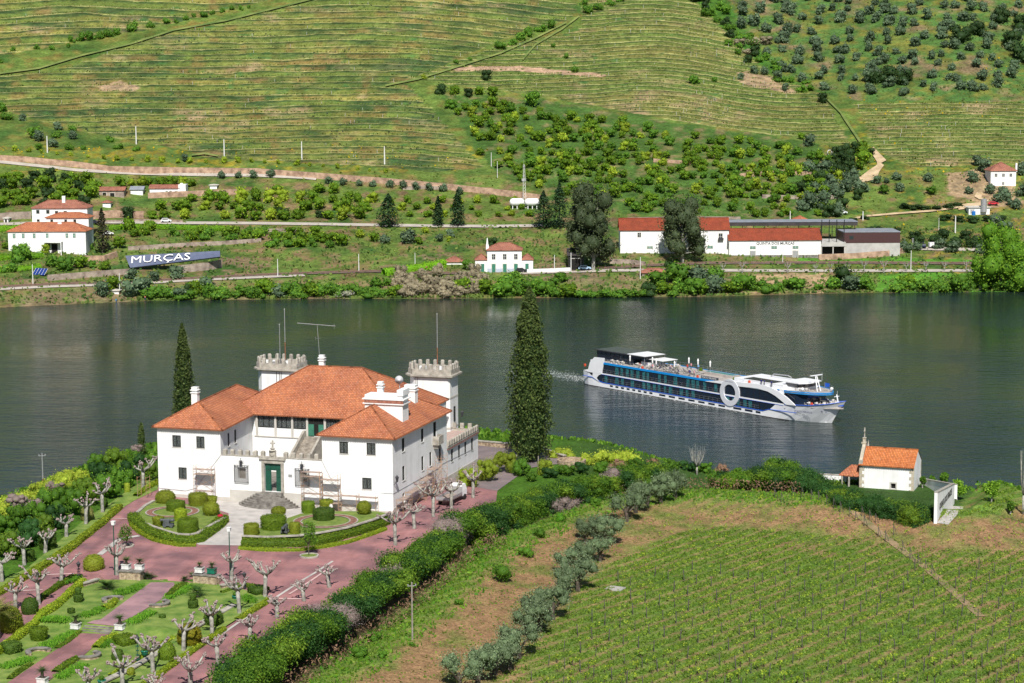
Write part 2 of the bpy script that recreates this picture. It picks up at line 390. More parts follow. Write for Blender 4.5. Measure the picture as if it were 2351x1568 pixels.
def phase(px,py,zone):
    """terrace number at a place: terraces follow the contour but wander and vary in width"""
    px=np.asarray(px,float); v=py+_arc(px,zone); n0=np.floor(v/SPC[zone])
    for _ in range(2):
        n0=np.where(_edge(px,n0,zone)>v,n0-1,n0); n0=np.where(_edge(px,n0+1,zone)<=v,n0+1,n0)
    e0=_edge(px,n0,zone); e1=_edge(px,n0+1,zone); return n0+np.clip((v-e0)/np.maximum(e1-e0,.5),0,.999)
def phase_inv(px,n,zone):
    k=math.floor(n); f=n-k; return _edge(px,k,zone)*(1-f)+_edge(px,k+1,zone)*f-_arc(px,zone)
def hill():
    us=np.concatenate([np.arange(-560,-40,26),np.arange(-40,2400,7.),np.arange(2400,3000,26)])
    vs=np.concatenate([np.arange(-260,-30,12),np.arange(-30,402,1.3),np.arange(402,672,2.2)])
    U_,V_=np.meshgrid(us,vs)
    # last rows follow the shoreline down into the water
    sh=shore(U_[0]); 
    V_=np.where(V_>402,402+(V_-402)*((sh-402)/(vs[-1]-402))[None,:],V_)
    X,Y,Z=farP(U_,V_)
    jx=U_+16*(fbm(U_/30,V_/14,41)-.5); jy=V_+12*(fbm(U_/26,V_/12,42)-.5)
    n1=fbm(U_/70,V_/22,21);n2=fbm(U_/22,V_/9,22);n3=vnoise(U_/9,V_/3.2,23);n4=fbm(U_/120,V_/14,24)
    def C3(c): return np.broadcast_to(np.array(c),U_.shape+(3,))
    def mix(a,b,t): t=np.clip(t,0,1); return a*(1-t[...,None])+b*t[...,None]
    C=C3((.095,.145,.030)).copy()
    C=mix(C,C3((.16,.135,.035)),(n2-.45)*3)
    C=mix(C,C3((.045,.095,.02)),(n1-.5)*4)
    low=sstep(395,430,V_)
    C=mix(C,C3((.17,.12,.065)),low*(n2-.5)*4)
    yel=((n1>.52)&(U_>1950)&(V_>130)|(V_>335)&(V_<395))
    C=mix(C,C3((.26,.21,.02)),np.where(yel,.75*np.clip((n3-.35)*2,0,1)*sstep(.42,.6,n2),0))
    oz=inpoly(U_,V_,[(1560,-200),(3000,-200),(3000,235),(1990,235),(1890,215),(1780,180),(1700,110)])
    C=np.where(oz[...,None],mix(mix(C3((.06,.125,.03)),C3((.14,.14,.03)),(n2-.42)*3),C3((.17,.13,.07)),(n1-.58)*6),C)
    gl=inpoly(jx,jy,[(1500,-80),(1640,-60),(1720,90),(1800,175),(1900,215),(1870,228),(1790,190),(1710,150),(1600,30)])
    C=mix(C,C3((.04,.12,.015)),gl*.8)
    oc=inpoly(jx,jy,[(1010,215),(1250,230),(1560,285),(1880,330),(1960,420),(1860,505),(1420,490),(1230,430),(1130,390)])
    C=mix(C,mix(C3((.05,.105,.022)),C3((.15,.135,.06)),(n2-.52)*5),oc*.9)
    dz=np.zeros_like(U_)
    for zone,pol in (('A',POLA),('U',POLU),('B',POLB),('C',POLC)):
        ins=inpoly(jx,V_,pol); ph=phase(U_,V_+1.6*(n2-.5),zone); fr=ph-np.floor(ph); row=np.floor(ph)
        rn=vnoise(row*7.3+U_/260.,row*3.1,31)
        if zone in 'AU': base=mix(mix(C3((.115,.155,.034)),C3((.205,.185,.05)),(rn-.35)*1.8),C3((.045,.078,.026)),(n4-.5)*5)
        else: base=mix(C3((.10,.14,.032)),C3((.155,.145,.042)),(rn-.4)*2)
        base=mix(base,C3((.27,.20,.11)),(n1-.58)*8*(rn-.1))
        base=mix(base,C3((.05,.13,.035)),(n2-.68)*6)
        base=mix(base,C3((.19,.12,.045)),np.clip((vnoise(U_/35,row*5.,33)-.72)*4*(zone in 'AU'),0,.6))
        # terrace tread (short pale grass at the outer edge) and bank
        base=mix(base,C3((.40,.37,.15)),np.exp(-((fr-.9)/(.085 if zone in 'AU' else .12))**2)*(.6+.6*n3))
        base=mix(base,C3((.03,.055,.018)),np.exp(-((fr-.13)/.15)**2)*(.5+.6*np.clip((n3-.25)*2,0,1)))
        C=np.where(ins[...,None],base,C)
        amp={'A':1.3,'U':1.4,'B':.8,'C':.7}[zone]
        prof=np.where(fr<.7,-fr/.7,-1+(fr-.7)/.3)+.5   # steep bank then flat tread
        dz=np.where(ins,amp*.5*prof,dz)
    Z=Z+dz+.5*(n2-.5)*sstep(690,600,V_)
    # bare rock faces
    rk=inpoly(jx,jy,[(2170,400),(2300,385),(2350,470),(2280,475),(2180,450)])|inpoly(jx,jy,[(1690,165),(1760,175),(1830,210),(1800,215),(1700,190)])|inpoly(jx,jy,[(225,200),(275,185),(325,200),(300,210),(240,210)])
    C=mix(C,mix(C3((.36,.25,.15)),C3((.2,.14,.1)),(n3-.3)*1.4),rk*.85)
    cut=inpoly(jx,V_+3*(n3-.5),[(1040,153),(1180,150),(1390,171),(1390,178),(1180,163),(1040,163)])
    C=mix(C,C3((.38,.25,.17)),cut*.9)
    bankz=(V_>640)|((V_>585)&(U_<1500)&(U_>500)&(n2>.5))
    C=mix(C,C3((.19,.14,.085)),bankz*np.clip((n1-.42)*3,0,.8))
    gr=inpoly(jx,jy,[(1830,590),(2240,595),(2240,606),(1830,603)])|inpoly(jx,jy,[(2010,628),(2700,625),(2700,672),(2010,672)])
    C=mix(C,C3((.07,.2,.02)),gr*.9)
    cl=inpoly(jx,jy,[(1690,630),(1900,628),(1900,672),(1700,672)]); C=mix(C,C3((.36,.25,.15)),cl*.75*(n2>.42))
    ny,nx=U_.shape; idx=np.arange(nx*ny).reshape(ny,nx)
    # under-water skirt
    sk=np.stack([X[-1],Y[-1]-14,np.full(nx,-4.)],-1)
    v=np.vstack([np.stack([X,Y,Z],-1).reshape(-1,3),sk]); C=np.vstack([C.reshape(-1,3),np.tile([[.1,.09,.06]],(nx,1))])
    idx=np.vstack([idx,np.arange(nx*ny,nx*ny+nx)[None]])
    f=np.stack([idx[:-1,1:],idx[:-1,:-1],idx[1:,:-1],idx[1:,1:]],-1).reshape(-1,4)
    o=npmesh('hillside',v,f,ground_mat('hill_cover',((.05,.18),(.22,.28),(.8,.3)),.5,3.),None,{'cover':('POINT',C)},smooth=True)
    tag(o,kind='structure')
hill()
def river():
    m=bpy.data.materials.new('river_water'); m.use_nodes=True; nt=m.node_tree; p=nt.nodes['Principled BSDF']
    p.inputs['Base Color'].default_value=(.013,.024,.022,1); p.inputs['Roughness'].default_value=.10; p.inputs['IOR'].default_value=1.33
    tc=N(nt,'ShaderNodeTexCoord'); cur=None; h=None
    for sc,sx,amp,rot in ((.35,1.,1.,.2),(1.1,1.,.45,-.3),(.06,1.,1.6,.5)):
        mp=N(nt,'ShaderNodeMapping'); mp.inputs['Scale'].default_value=(sc*.45,sc*1.3,1); mp.inputs['Rotation'].default_value=(0,0,rot)
        no=N(nt,'ShaderNodeTexNoise'); no.inputs['Scale'].default_value=1; no.inputs['Detail'].default_value=3; no.inputs['Roughness'].default_value=.55
        nt.links.new(tc.outputs['Object'],mp.inputs[0]); nt.links.new(mp.outputs[0],no.inputs['Vector'])
        mm=N(nt,'ShaderNodeMath',operation='MULTIPLY'); mm.inputs[1].default_value=amp; nt.links.new(no.outputs[0],mm.inputs[0])
        if h is None: h=mm.outputs[0]
        else:
            ad=N(nt,'ShaderNodeMath',operation='ADD'); nt.links.new(h,ad.inputs[0]); nt.links.new(mm.outputs[0],ad.inputs[1]); h=ad.outputs[0]
    # wind patches: calmer and choppier stretches
    np_=N(nt,'ShaderNodeTexNoise'); np_.inputs['Scale'].default_value=.012; np_.inputs['Detail'].default_value=3; nt.links.new(tc.outputs['Object'],np_.inputs['Vector'])
    mr=N(nt,'ShaderNodeMapRange'); mr.inputs[1].default_value=.35; mr.inputs[2].default_value=.65; mr.inputs[3].default_value=.18; mr.inputs[4].default_value=.75; nt.links.new(np_.outputs[0],mr.inputs[0])
    b=N(nt,'ShaderNodeBump'); b.inputs['Distance'].default_value=.55; nt.links.new(mr.outputs[0],b.inputs['Strength'])
    nt.links.new(h,b.inputs['Height']); nt.links.new(b.outputs[0],p.inputs['Normal'])
    mb=MB(); mb.add([(-900,150,0),(900,150,0),(900,900,0),(-900,900,0)],[(0,1,2,3)]); o=mb.obj('river',m); tag(o,kind='structure')
    # land far below/behind so that nothing is empty
    m2=mat('river_bed',(.05,.045,.03)); mb=MB(); mb.add([(-2500,-800,-5),(2500,-800,-5),(2500,2500,-5),(-2500,2500,-5)],[(0,1,2,3)]); o=mb.obj('river_bed',m2); tag(o,kind='structure')
river()
# ================================================================= MANOR HOUSE
M_wall=mat('white_render',(.80,.80,.80),.85,.03,.5,.25,c2=(.70,.70,.69),bscale=5,detail=9)
overlay(M_wall,'streak',.90,(2.2,2.2,.16))
M_stone=mat('granite',(.40,.37,.32),.85,.25,1.2,.4,c2=(.24,.22,.19),bscale=9)
M_dstone=mat('weathered_granite',(.22,.205,.185),.85,.3,1.5,.4,c2=(.11,.10,.09),bscale=9)
M_plinth=mat('grey_plinth',(.50,.475,.43),.85,.08,.6,.1)
M_green=mat('green_paint',(.012,.075,.05),.4,.1,2,spec=.5)
M_lgreen=mat('light_green_paint',(.05,.19,.13),.45,.1,2)
M_dark=mat('dark_frame',(.02,.022,.022),.5,.1,2)
M_glass=mat('window_glass',(.02,.03,.03),.08,.05,1,spec=.8)
M_lat=mat('window_lattice',(.42,.44,.43),.6,.05,2)
M_iron=mat('wrought_iron',(.05,.05,.055),.6,.1,2)
M_steel=mat('galvanised_steel',(.45,.45,.46),.45,.1,2,metal=.5)
M_rust=mat('rusty_steel',(.28,.10,.05),.8,.3,3,c2=(.14,.07,.04))
M_rustw=mat('scaffold_rust_tube',(.42,.24,.12),.7,.3,1.2,c2=(.25,.2,.17))
M_plank=mat('scaffold_deck_metal',(.36,.27,.22),.7,.2,1.5,c2=(.22,.17,.15))
M_white=mat('white_metal',(.78,.78,.78),.5,.03,1)
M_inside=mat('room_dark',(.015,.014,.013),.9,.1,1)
def roof_mat(name,c,c2,c3):
    m=bpy.data.materials.new(name); m.use_nodes=True; nt=m.node_tree; p=nt.nodes['Principled BSDF']; p.inputs['Roughness'].default_value=.85; p.inputs['Specular IOR Level'].default_value=.15
    tc=N(nt,'ShaderNodeTexCoord'); uv=tc.outputs['UV']
    n1=N(nt,'ShaderNodeTexNoise'); n1.inputs['Scale'].default_value=.35; n1.inputs['Detail'].default_value=6; nt.links.new(tc.outputs['Object'],n1.inputs['Vector'])
    r=N(nt,'ShaderNodeValToRGB'); r.color_ramp.elements[0].position=.34;r.color_ramp.elements[0].color=(*c2,1); r.color_ramp.elements[1].position=.6; r.color_ramp.elements[1].color=(*c,1); nt.links.new(n1.outputs[0],r.inputs[0])
    # single tiles differ: brick cells
    br=N(nt,'ShaderNodeTexBrick'); br.offset=0; br.inputs['Scale'].default_value=1; br.inputs['Mortar Size'].default_value=.035; br.inputs['Brick Width'].default_value=.24; br.inputs['Row Height'].default_value=.40
    br.inputs['Color1'].default_value=(1.12,1.08,1.05,1); br.inputs['Color2'].default_value=(.72,.66,.62,1); br.inputs['Mortar'].default_value=(.40,.33,.30,1); nt.links.new(uv,br.inputs['Vector'])
    mu=N(nt,'ShaderNodeMix'); mu.data_type='RGBA'; mu.blend_type='MULTIPLY'; mu.inputs[0].default_value=1; nt.links.new(r.outputs[0],mu.inputs[6]); nt.links.new(br.outputs[0],mu.inputs[7])
    # streaky lichen staining
    n3=N(nt,'ShaderNodeTexNoise'); n3.inputs['Scale'].default_value=1.8; n3.inputs['Detail'].default_value=6
    mp=N(nt,'ShaderNodeMapping'); mp.inputs['Scale'].default_value=(2.2,.5,1); nt.links.new(uv,mp.inputs[0]); nt.links.new(mp.outputs[0],n3.inputs['Vector'])
    mr=N(nt,'ShaderNodeMapRange'); mr.inputs[1].default_value=.5; mr.inputs[2].default_value=.75; mr.inputs[4].default_value=.6; nt.links.new(n3.outputs[0],mr.inputs[0])
    m3=N(nt,'ShaderNodeMix'); m3.data_type='RGBA'; m3.inputs[7].default_value=(*c3,1); nt.links.new(mr.outputs[0],m3.inputs[0]); nt.links.new(mu.outputs[2],m3.inputs[6]); nt.links.new(m3.outputs[2],p.inputs['Base Color'])
    wv=N(nt,'ShaderNodeTexWave'); wv.bands_direction='X'; wv.inputs['Scale'].default_value=1/.24*.5*.64; nt.links.new(uv,wv.inputs['Vector'])
    b=N(nt,'ShaderNodeBump'); b.inputs['Strength'].default_value=.7; b.inputs['Distance'].default_value=.08; nt.links.new(wv.outputs[0],b.inputs['Height']); nt.links.new(b.outputs[0],p.inputs['Normal'])
    return m
M_roof=roof_mat('clay_roof_tiles',(.58,.23,.115),(.45,.175,.10),(.30,.17,.125))
M_roofold=roof_mat('old_clay_tiles',(.50,.16,.06),(.33,.12,.07),(.22,.13,.09))
M_rooflite=roof_mat('pale_clay_tiles',(.66,.25,.09),(.56,.19,.07),(.42,.20,.11))
M_roofred=roof_mat('red_clay_tiles',(.36,.085,.045),(.27,.07,.04),(.20,.075,.05))
M_roofpink=roof_mat('faded_clay_tiles',(.46,.21,.15),(.34,.15,.11),(.25,.15,.12))
def roof_face(mb,pts):
    p=[Vector(q) for q in pts]; u=(p[1]-p[0]).normalized(); n=(p[1]-p[0]).cross(p[-1]-p[0]).normalized(); v=n.cross(u)
    mb.add(pts,[tuple(range(len(pts)))],[[((q-p[0]).dot(u),(q-p[0]).dot(v)) for q in p]])
def hip_roof(parent,base,r0,r1,ze,zr,m,oh=.5,name='roof',dots=True,th=.14,capr=.11):
    """base: 4 plan corners (front-left, front-right, back-right, back-left); ridge r0 (front) -> r1 (back) or left->right"""
    c=Vector((sum(p[0] for p in base)/4,sum(p[1] for p in base)/4)); B=[]
    n=4
    for i in range(4):
        p=Vector(base[i]);a=(Vector(base[i])-Vector(base[i-1])).normalized();b=(Vector(base[(i+1)%4])-Vector(base[i])).normalized()
        q=p+ (a-b)*oh; B.append((q.x,q.y,ze))
    R0=(r0[0],r0[1],zr);R1=(r1[0],r1[1],zr); mb=MB()
    if abs(r1[1]-r0[1])>abs(r1[0]-r0[0]):
        roof_face(mb,[B[0],B[1],R0]);roof_face(mb,[B[1],B[2],R1,R0]);roof_face(mb,[B[2],B[3],R1]);roof_face(mb,[B[3],B[0],R0,R1]); hips=[(B[0],R0),(B[1],R0),(B[2],R1),(B[3],R1),(R0,R1)]
    else:
        roof_face(mb,[B[0],B[1],R1,R0]);roof_face(mb,[B[1],B[2],R1]);roof_face(mb,[B[2],B[3],R0,R1]);roof_face(mb,[B[3],B[0],R0]); hips=[(B[0],R0),(B[1],R1),(B[2],R1),(B[3],R0),(R0,R1)]
    # soffit and fascia
    lo=[(x,y,z-th) for x,y,z in B]; mb.add(B+lo,[(i,4+i,4+(i+1)%4,(i+1)%4) for i in range(4)]+[(7,6,5,4)])
    for a,b in hips: mb.tube([Vector(a)+Vector((0,0,.03)),Vector(b)+Vector((0,0,.05))],capr,6)
    if dots:   # the round ends of the eave tiles
        for i in range(4):
            a=Vector(B[i]);b=Vector(B[(i+1)%4]);L=(b-a).length;k=int(L/.34);d=(b-a)/L;nn=Vector((d.y,-d.x,0))
            for j in range(k+1):
                q=a+d*(j*L/k); mb.box(q.x-.08,q.x+.08,q.y-.08,q.y+.08,ze-th-.03,ze+.04)
    return mb.obj(name,m,parent)
def wall(mb,P0,D,L,z0,z1,ops,depth=.25,nin=None):
    """vertical wall from P0 along unit D; ops (u0,u1,v0,v1) are openings with reveals going to the inside (nin)"""
    D=Vector((D[0],D[1],0));P0=Vector((P0[0],P0[1],0)); nin=Vector((-D.y,D.x,0)) if nin is None else Vector((*nin,0))
    us=sorted({0,L}|{o[0] for o in ops}|{o[1] for o in ops}); vs=sorted({z0,z1}|{o[2] for o in ops}|{o[3] for o in ops})
    P=lambda u,v,d=0:tuple(P0+D*u+nin*d+Vector((0,0,v)))
    for a,b in zip(us[:-1],us[1:]):
        for c,d in zip(vs[:-1],vs[1:]):
            um=(a+b)/2;vm=(c+d)/2
            if any(o[0]<um<o[1] and o[2]<vm<o[3] for o in ops): continue
            mb.add([P(a,c),P(b,c),P(b,d),P(a,d)],[(0,1,2,3)])
    for a,b,c,d in ops:
        mb.add([P(a,c),P(b,c),P(b,d),P(a,d),P(a,c,depth),P(b,c,depth),P(b,d,depth),P(a,d,depth)],[(0,4,5,1),(1,5,6,2),(2,6,7,3),(3,7,4,0)])
def window(parent,P0,D,u0,u1,v0,v1,depth=.2,lat=True,mf=None,nin=None,leafs=2,sill=True,name='window',fw=.10,open_=False):
    D=Vector((D[0],D[1],0));P0=Vector((P0[0],P0[1],0)); nin=Vector((-D.y,D.x,0)) if nin is None else Vector((*nin,0))
    Mx=Matrix((( D.x,nin.x,0,P0.x),(D.y,nin.y,0,P0.y),(0,0,1,0),(0,0,0,1)))
    mf=mf or M_dark
    fr=MB()
    for a,b,c,d in ((u0,u1,v0,v0+fw),(u0,u1,v1-fw,v1),(u0,u0+fw,v0+fw,v1-fw),(u1-fw,u1,v0+fw,v1-fw)): fr.box(a,b,depth-.06,depth+.04,c,d,Mx)
    k=leafs
    for i in range(1,k):
        u=u0+(u1-u0)*i/k; fr.box(u-.06,u+.06,depth-.065,depth+.03,v0+fw+.002,v1-fw-.002,Mx)
    o=fr.obj(name,mf,parent)
    g=MB(); g.box(u0+fw*.5,u1-fw*.5,depth+.045,depth+.09,v0+.03,v1-.03,Mx); g.obj('pane',M_glass,o)
    if lat:
        l=MB(); w=u1-u0; h=v1-v0; s=.21
        i=-h
        while i<w:
            for sg in (1,-1):
                a0=max(0,i);b0=min(w,i+h); 
                if b0-a0>.05:
                    pa=(a0,a0-i);pb=(b0,b0-i)
                    if sg<0: pa=(w-pa[0],pa[1]);pb=(w-pb[0],pb[1])
                    q=[Mx@Vector((u0+pa[0],depth-.005+.002*sg,v0+pa[1])),Mx@Vector((u0+pb[0],depth-.005+.002*sg,v0+pb[1]))]
                    l.tube(q,.008,3,cap=False)
            i+=s
        l.obj('lattice',M_lat,o)
    if sill:
        s_=MB(); s_.box(u0-.08,u1+.08,-.07,depth*.9,v0-.09,v0-.004,Mx); s_.obj('sill',M_plinth,o)
    return o
H=empty('manor_house',HC,-TH,'white manor house with terracotta tiled roofs and two crenellated towers above the river','manor house')
def merlons(mb,a,b,z,n,w=.55,t=.45,h=.85):
    a=Vector(a);b=Vector(b);d=(b-a);L=d.length;d/=L;ang=math.atan2(d.y,d.x)
    for i in range(n):
        p=a+d*(L*(i+.5)/n); Mx=Matrix.Translation((p.x,p.y,0))@Matrix.Rotation(ang,4,'Z'); mb.box(-w/2,w/2,-t/2,t/2,z,z+h*.8,Mx)
        mb.prism([(-w/2,-t/2),(w/2,-t/2),(w/2,t/2),(-w/2,t/2)],z+h*.8,z+h,Mx,top=[(-w*.34,-t*.3),(w*.34,-t*.3),(w*.34,t*.3),(-w*.34,t*.3)])
def build_house():
    # ---- left wing
    a=math.radians(5.5); sd=(-math.sin(a),math.cos(a)); Lw=26
    lw0=(-36.3,0); lw1=(-26.3,0); b1=(lw1[0]+sd[0]*Lw,sd[1]*Lw); b0=(lw0[0]+sd[0]*Lw,sd[1]*Lw)
    m=MB(); fo=[(-33.9,-32.55,8.08,9.8),(-30.1,-28.8,8.1,9.82),(-33.06,-31.76,3.42,5.12)]
    fo_=[(u0+36.3,u1+36.3,c,d) for u0,u1,c,d in fo]
    wall(m,lw0,(1,0),10,.0,11,fo_,.14)
    so_=[(3.1,3.9,7.85,9.85),(6.0,6.85,7.85,9.85),(15.2,16.1,7.85,9.85),(15.4,16.2,3.9,6.1)]
    wall(m,lw1,sd,Lw,0,11,so_,.16,nin=(-sd[1],sd[0]))
    wall(m,b1,(-1,0),10,0,11,[]); wall(m,b0,(-sd[0],-sd[1]),Lw,0,11,[])
    m.obj('left_wing_wall',M_wall,H)
    for o in fo_: window(H,lw0,(1,0),*o,depth=.1,mf=M_dark)
    for o in so_: window(H,lw1,sd,*o,depth=.12,nin=(-sd[1],sd[0]),lat=False)
    hip_roof(H,[lw0,lw1,b1,b0],(-31.8,4.7),(-33.4,21.2),11,14,M_roof,.55)
    # ---- right wing
    m=MB(); fo=[(-7.98,-6.66,8.42,10.13),(-3.87,-2.54,8.44,10.14),(-4.61,-3.21,3.5,5.13)]; P=(-10.6,0); fo_=[(u0+10.6,u1+10.6,c,d) for u0,u1,c,d in fo]
    wall(m,P,(1,0),10.6,0,11,fo_,.14)
    so_=[(3.8,4.88,8.28,10.22),(11.9,12.93,8.22,10.2),(17.3,18.6,7.9,10.25),(3.82,4.9,4.1,6.2),(11.92,12.95,4.0,6.13),(15.45,16.43,4.0,6.1),(19.7,20.7,4.0,6.07),(3.8,4.75,.1,2.3)]
    wall(m,(0,0),(0,1),23.4,0,11,so_,.36,nin=(-1,0))
    wall(m,(0,23.4),(-1,0),10.6,0,11,[],nin=(0,-1)); wall(m,(-10.6,23.4),(0,-1),23.4,0,11,[],nin=(1,0))
    m.obj('right_wing_wall',M_wall,H)
    for o in fo_: window(H,P,(1,0),*o,depth=.1)
    for i,o in enumerate(so_[:-1]): window(H,(0,0),(0,1),*o,depth=.13,nin=(-1,0),lat=False if i<3 else True)
    o=so_[-1]; d=MB(); d.box(-.34,-.26,o[0],o[1],o[2],o[3]); d.obj('side_door',M_green,H)
    hip_roof(H,[(-10.6,0),(0,0),(0,23.4),(-10.6,23.4)],(-5.3,5.6),(-5.3,17.8),11,14.4,M_roof,.6)
    # balcony on the side wall
    b=MB(); b.box(.002,1.0,16.9,19.0,6.95,7.15)
    for bx in ((.9,1.0,16.9,19.0),(.002,.9,16.9,17.0),(.002,.9,18.9,19.0)): b.box(bx[0],bx[1],bx[2],bx[3],7.15,8.25)
    b.prism([(.002,17.3),(.7,17.3),(.7,18.6),(.002,18.6)],6.4,6.95,top=None); b.obj('balcony',M_stone,H)
    # plinths, string line cable
    p=MB(); p.box(-36.36,-25.0,-.05,0,0,1.15); p.prism([(-25,-.05),(-13.4,-.05),(-13.4,0),(-25,0)],0,2.3); p.box(-13.4,-4.2,-.05,0,0,1.15); p.box(-4.2,.05,-.05,0,0,.55)
    p.box(0.0,.05,0.0,38.5,0.,.95); p.obj('plinth',M_plinth,H)
    c=MB(); c.tube([(-2,-.03,3.12),(-.0,-.03,3.1),(.03,0,3.1),(.03,19.4,3.0),(.03,21,3.35),(.03,36,2.9)],.03,4); c.obj('wall_cable',M_steel,H); c=MB(); c.tube([(-36.3,-.04,1.9),(-32,-.04,1.7),(-30.3,-.04,2.2),(-29.5,-.04,3.3),(-26.3,-.04,7.2)],.035,4); c.obj('wall_cable',M_steel,H); c=MB(); c.tube([(-10.7,-.04,7.3),(-8.7,-.04,3.5),(-8.3,-.04,3.2)],.035,4); c.obj('wall_cable',M_steel,H)
    # ---- front wall with gate
    m=MB(); G0=(-26.3,0)
    ops=[(-19.5+26.3,-16.95+26.3,2.35,6.4),(-23.7+26.3,-22.45+26.3,3.9,5.55),(-14.2+26.3,-13+26.3,3.95,5.6)]
    wall(m,G0,(1,0),15.7,0,7.25,ops,.5); m.add([(-26.3,.5,7.25),(-10.6,.5,7.25),(-10.6,0,7.25),(-26.3,0,7.25)],[(3,2,1,0)])
    wall(m,(-26.3,.5),(1,0),15.7,0,7.25,ops,-.01); m.obj('forecourt_wall',M_wall,H)
    m=MB(); m.box(-26.3,-10.6,-.06,.56,7.25,7.35); 
    xs=[-25.7+i*1.18 for i in range(13)]
    for x in xs:
        if abs(x+18.25)<.9: continue
        m.box(x-.28,x+.28,.0,.5,7.35,8.0); m.prism([(x-.28,0),(x+.28,0),(x+.28,.5),(x-.28,.5)],8.0,8.15,top=[(x-.18,.1),(x+.18,.1),(x+.18,.4),(x-.18,.4)])
    m.obj('wall_merlons',M_stone,H)
    g=MB(); g.box(-19.95,-19.5,-.12,.5,2.3,6.45); g.box(-16.95,-16.5,-.12,.5,2.3,6.45); g.box(-19.95,-16.5,-.14,.5,6.45,7.0); g.box(-20.25,-16.2,-.32,.3,7.0,7.22); g.obj('gate_surround',M_stone,H)
    g=MB(); g.box(-18.75,-17.75,-.02,.3,7.37,8.3); g.lathe([(.55,8.3),(.3,8.4),(.2,8.5),(.42,8.62),(.12,8.72)],10,(-18.25,.14,0)); g.box(-18.34,-18.16,.06,.24,8.7,9.75); g.box(-18.62,-17.88,.07,.23,9.25,9.43); g.lathe([(.34,-.02),(.38,.05),(.25,.12)],10,M=Matrix.Translation((-18.25,-.02,7.8))@Matrix.Rotation(math.pi/2,4,'X')); g.obj('stone_cross_crest',M_stone,H)
    for x0,x1,dr in ((-19.48,-18.62,1),(-17.83,-16.97,1)):
        g=MB(); g.box(x0,x1,.28,.36,2.36,5.35)
        for z in (2.55,3.5,4.45): g.box(x0+.12,x1-.12,.23,.28,z,z+.75)
        g.obj('gate_leaf',M_green,H)
    g=MB(); g.box(-19.48,-16.97,.25,.36,5.37,6.38)
    for i in range(3): g.box(-19.3+i*.82,-18.65+i*.82,.2,.25,5.55,6.2)
    g.obj('gate_transom',M_green,H)
    # wrought iron window cages with lantern crowns
    for x in (-23.05,-13.65):
        w_=MB(); z0,z1=3.5,5.95; x0,x1=x-1.07,x+1.07
        for q in ((x0,z0,x1,z0),(x0,z1,x1,z1),(x0,z0,x0,z1),(x1,z0,x1,z1)): w_.tube([(q[0],-.25,q[1]),(q[2],-.25,q[3])],.045,4)
        s=.36;i=-2.5
        while i<2.2:
            for sg in (1,-1):
                a0=max(0,i);b0=min(2.14,i+2.45)
                if b0>a0:
                    pa,pb=(a0,a0-i),(b0,b0-i)
                    if sg<0: pa=(2.14-pa[0],pa[1]);pb=(2.14-pb[0],pb[1])
                    w_.tube([(x0+pa[0],-.25,z0+pa[1]),(x0+pb[0],-.25,z0+pb[1])],.026,3,cap=False)
            i+=s
        for zz in (z0,z1): w_.tube([(x0,-.25,zz),(x0,0,zz)],.03,4);w_.tube([(x1,-.25,zz),(x1,0,zz)],.03,4)
        w_.obj('window_cage',M_iron,H)
        l=MB(); l.lathe([(.12,6.05),(.2,6.15),(.2,6.45),(.3,6.5),(.06,6.7)],6,(x,-.3,0)); l.tube([(x,-.3,6.7),(x,-.3,7.05)],.03,4); l.tube([(x-.15,-.3,6.93),(x+.15,-.3,6.93)],.03,4); l.tube([(x-.5,-.28,6.5),(x-.2,-.28,6.7),(x,-.28,6.45),(x+.2,-.28,6.7),(x+.5,-.28,6.5)],.025,4); l.obj('wall_lantern',M_iron,H)
        g=MB(); g.box(x-.6,x+.55,.46,.49,3.95,5.6); g.obj('pane',mat('forecourt_glimpse',(.33,.30,.26),.8,.2,1.2),H)
    s_=MB(); s_.box(-15.85,-15.25,-.04,0,4.6,5.0); s_.obj('name_plate',M_steel,H)
    # ---- forecourt floor, stair to main door
    f=MB(); f.box(-26.5,-10.6,.5,13.9,2.2,2.3); f.obj('forecourt_floor',M_dstone,H)
    st=MB(); n=16; yb,yt=3.6,12.9; zb,zt=3.0,8.05
    for i in range(n):
        t=i/n; x0=-15.3-(yt-yb)*0*t; sk=-3.2*t+0
        y=yb+(yt-yb)*t; z=zb+(zt-zb)*(i+1)/n
        st.box(-18.55,-16.0,y,13.2,z-(zt-zb)/n,z-.001*i)
    st.obj('stair_steps',mat('old_stair_stone',(.34,.30,.25),.85,.3,2,c2=(.19,.165,.14)),H)
    for x in (-18.95,-15.95):
        b=MB(); b.add([(x,3.0,2.3),(x,13.2,2.3),(x,13.2,8.9),(x,12.6,8.9),(x,3.0,3.8),(x+.35,3.0,2.3),(x+.35,13.2,2.3),(x+.35,13.2,8.9),(x+.35,12.6,8.9),(x+.35,3.0,3.8)],[(0,1,2,3,4),(9,8,7,6,5),(4,3,8,9),(3,2,7,8),(0,4,9,5),(1,6,7,2)]); b.obj('stair_parapet',M_stone,H)
    # ---- main block
    m=MB(); m.box(-32,-3.4,14.05,33.2,0,10.95); 
    m.box(-27.2,-10.5,13.72,14.04,2.3,8.95); m.obj('main_wall',M_wall,H)
    m=MB(); m.box(-27.2,-10.5,13.95,14.0,8.95,10.9); m.box(-27.2,-18.4,13.6,13.72,7.55,7.7); m.box(-15.7,-10.5,13.6,13.72,7.55,7.7); m.obj('string_course',M_plinth,H)
    for x in (-26.75,-23.72,-21.0,-18.6,-15.75,-13.2):
        p=MB(); p.box(x-.17,x+.17,13.6,13.95,7.7,10.9); p.obj('veranda_pillar',M_plinth,H)
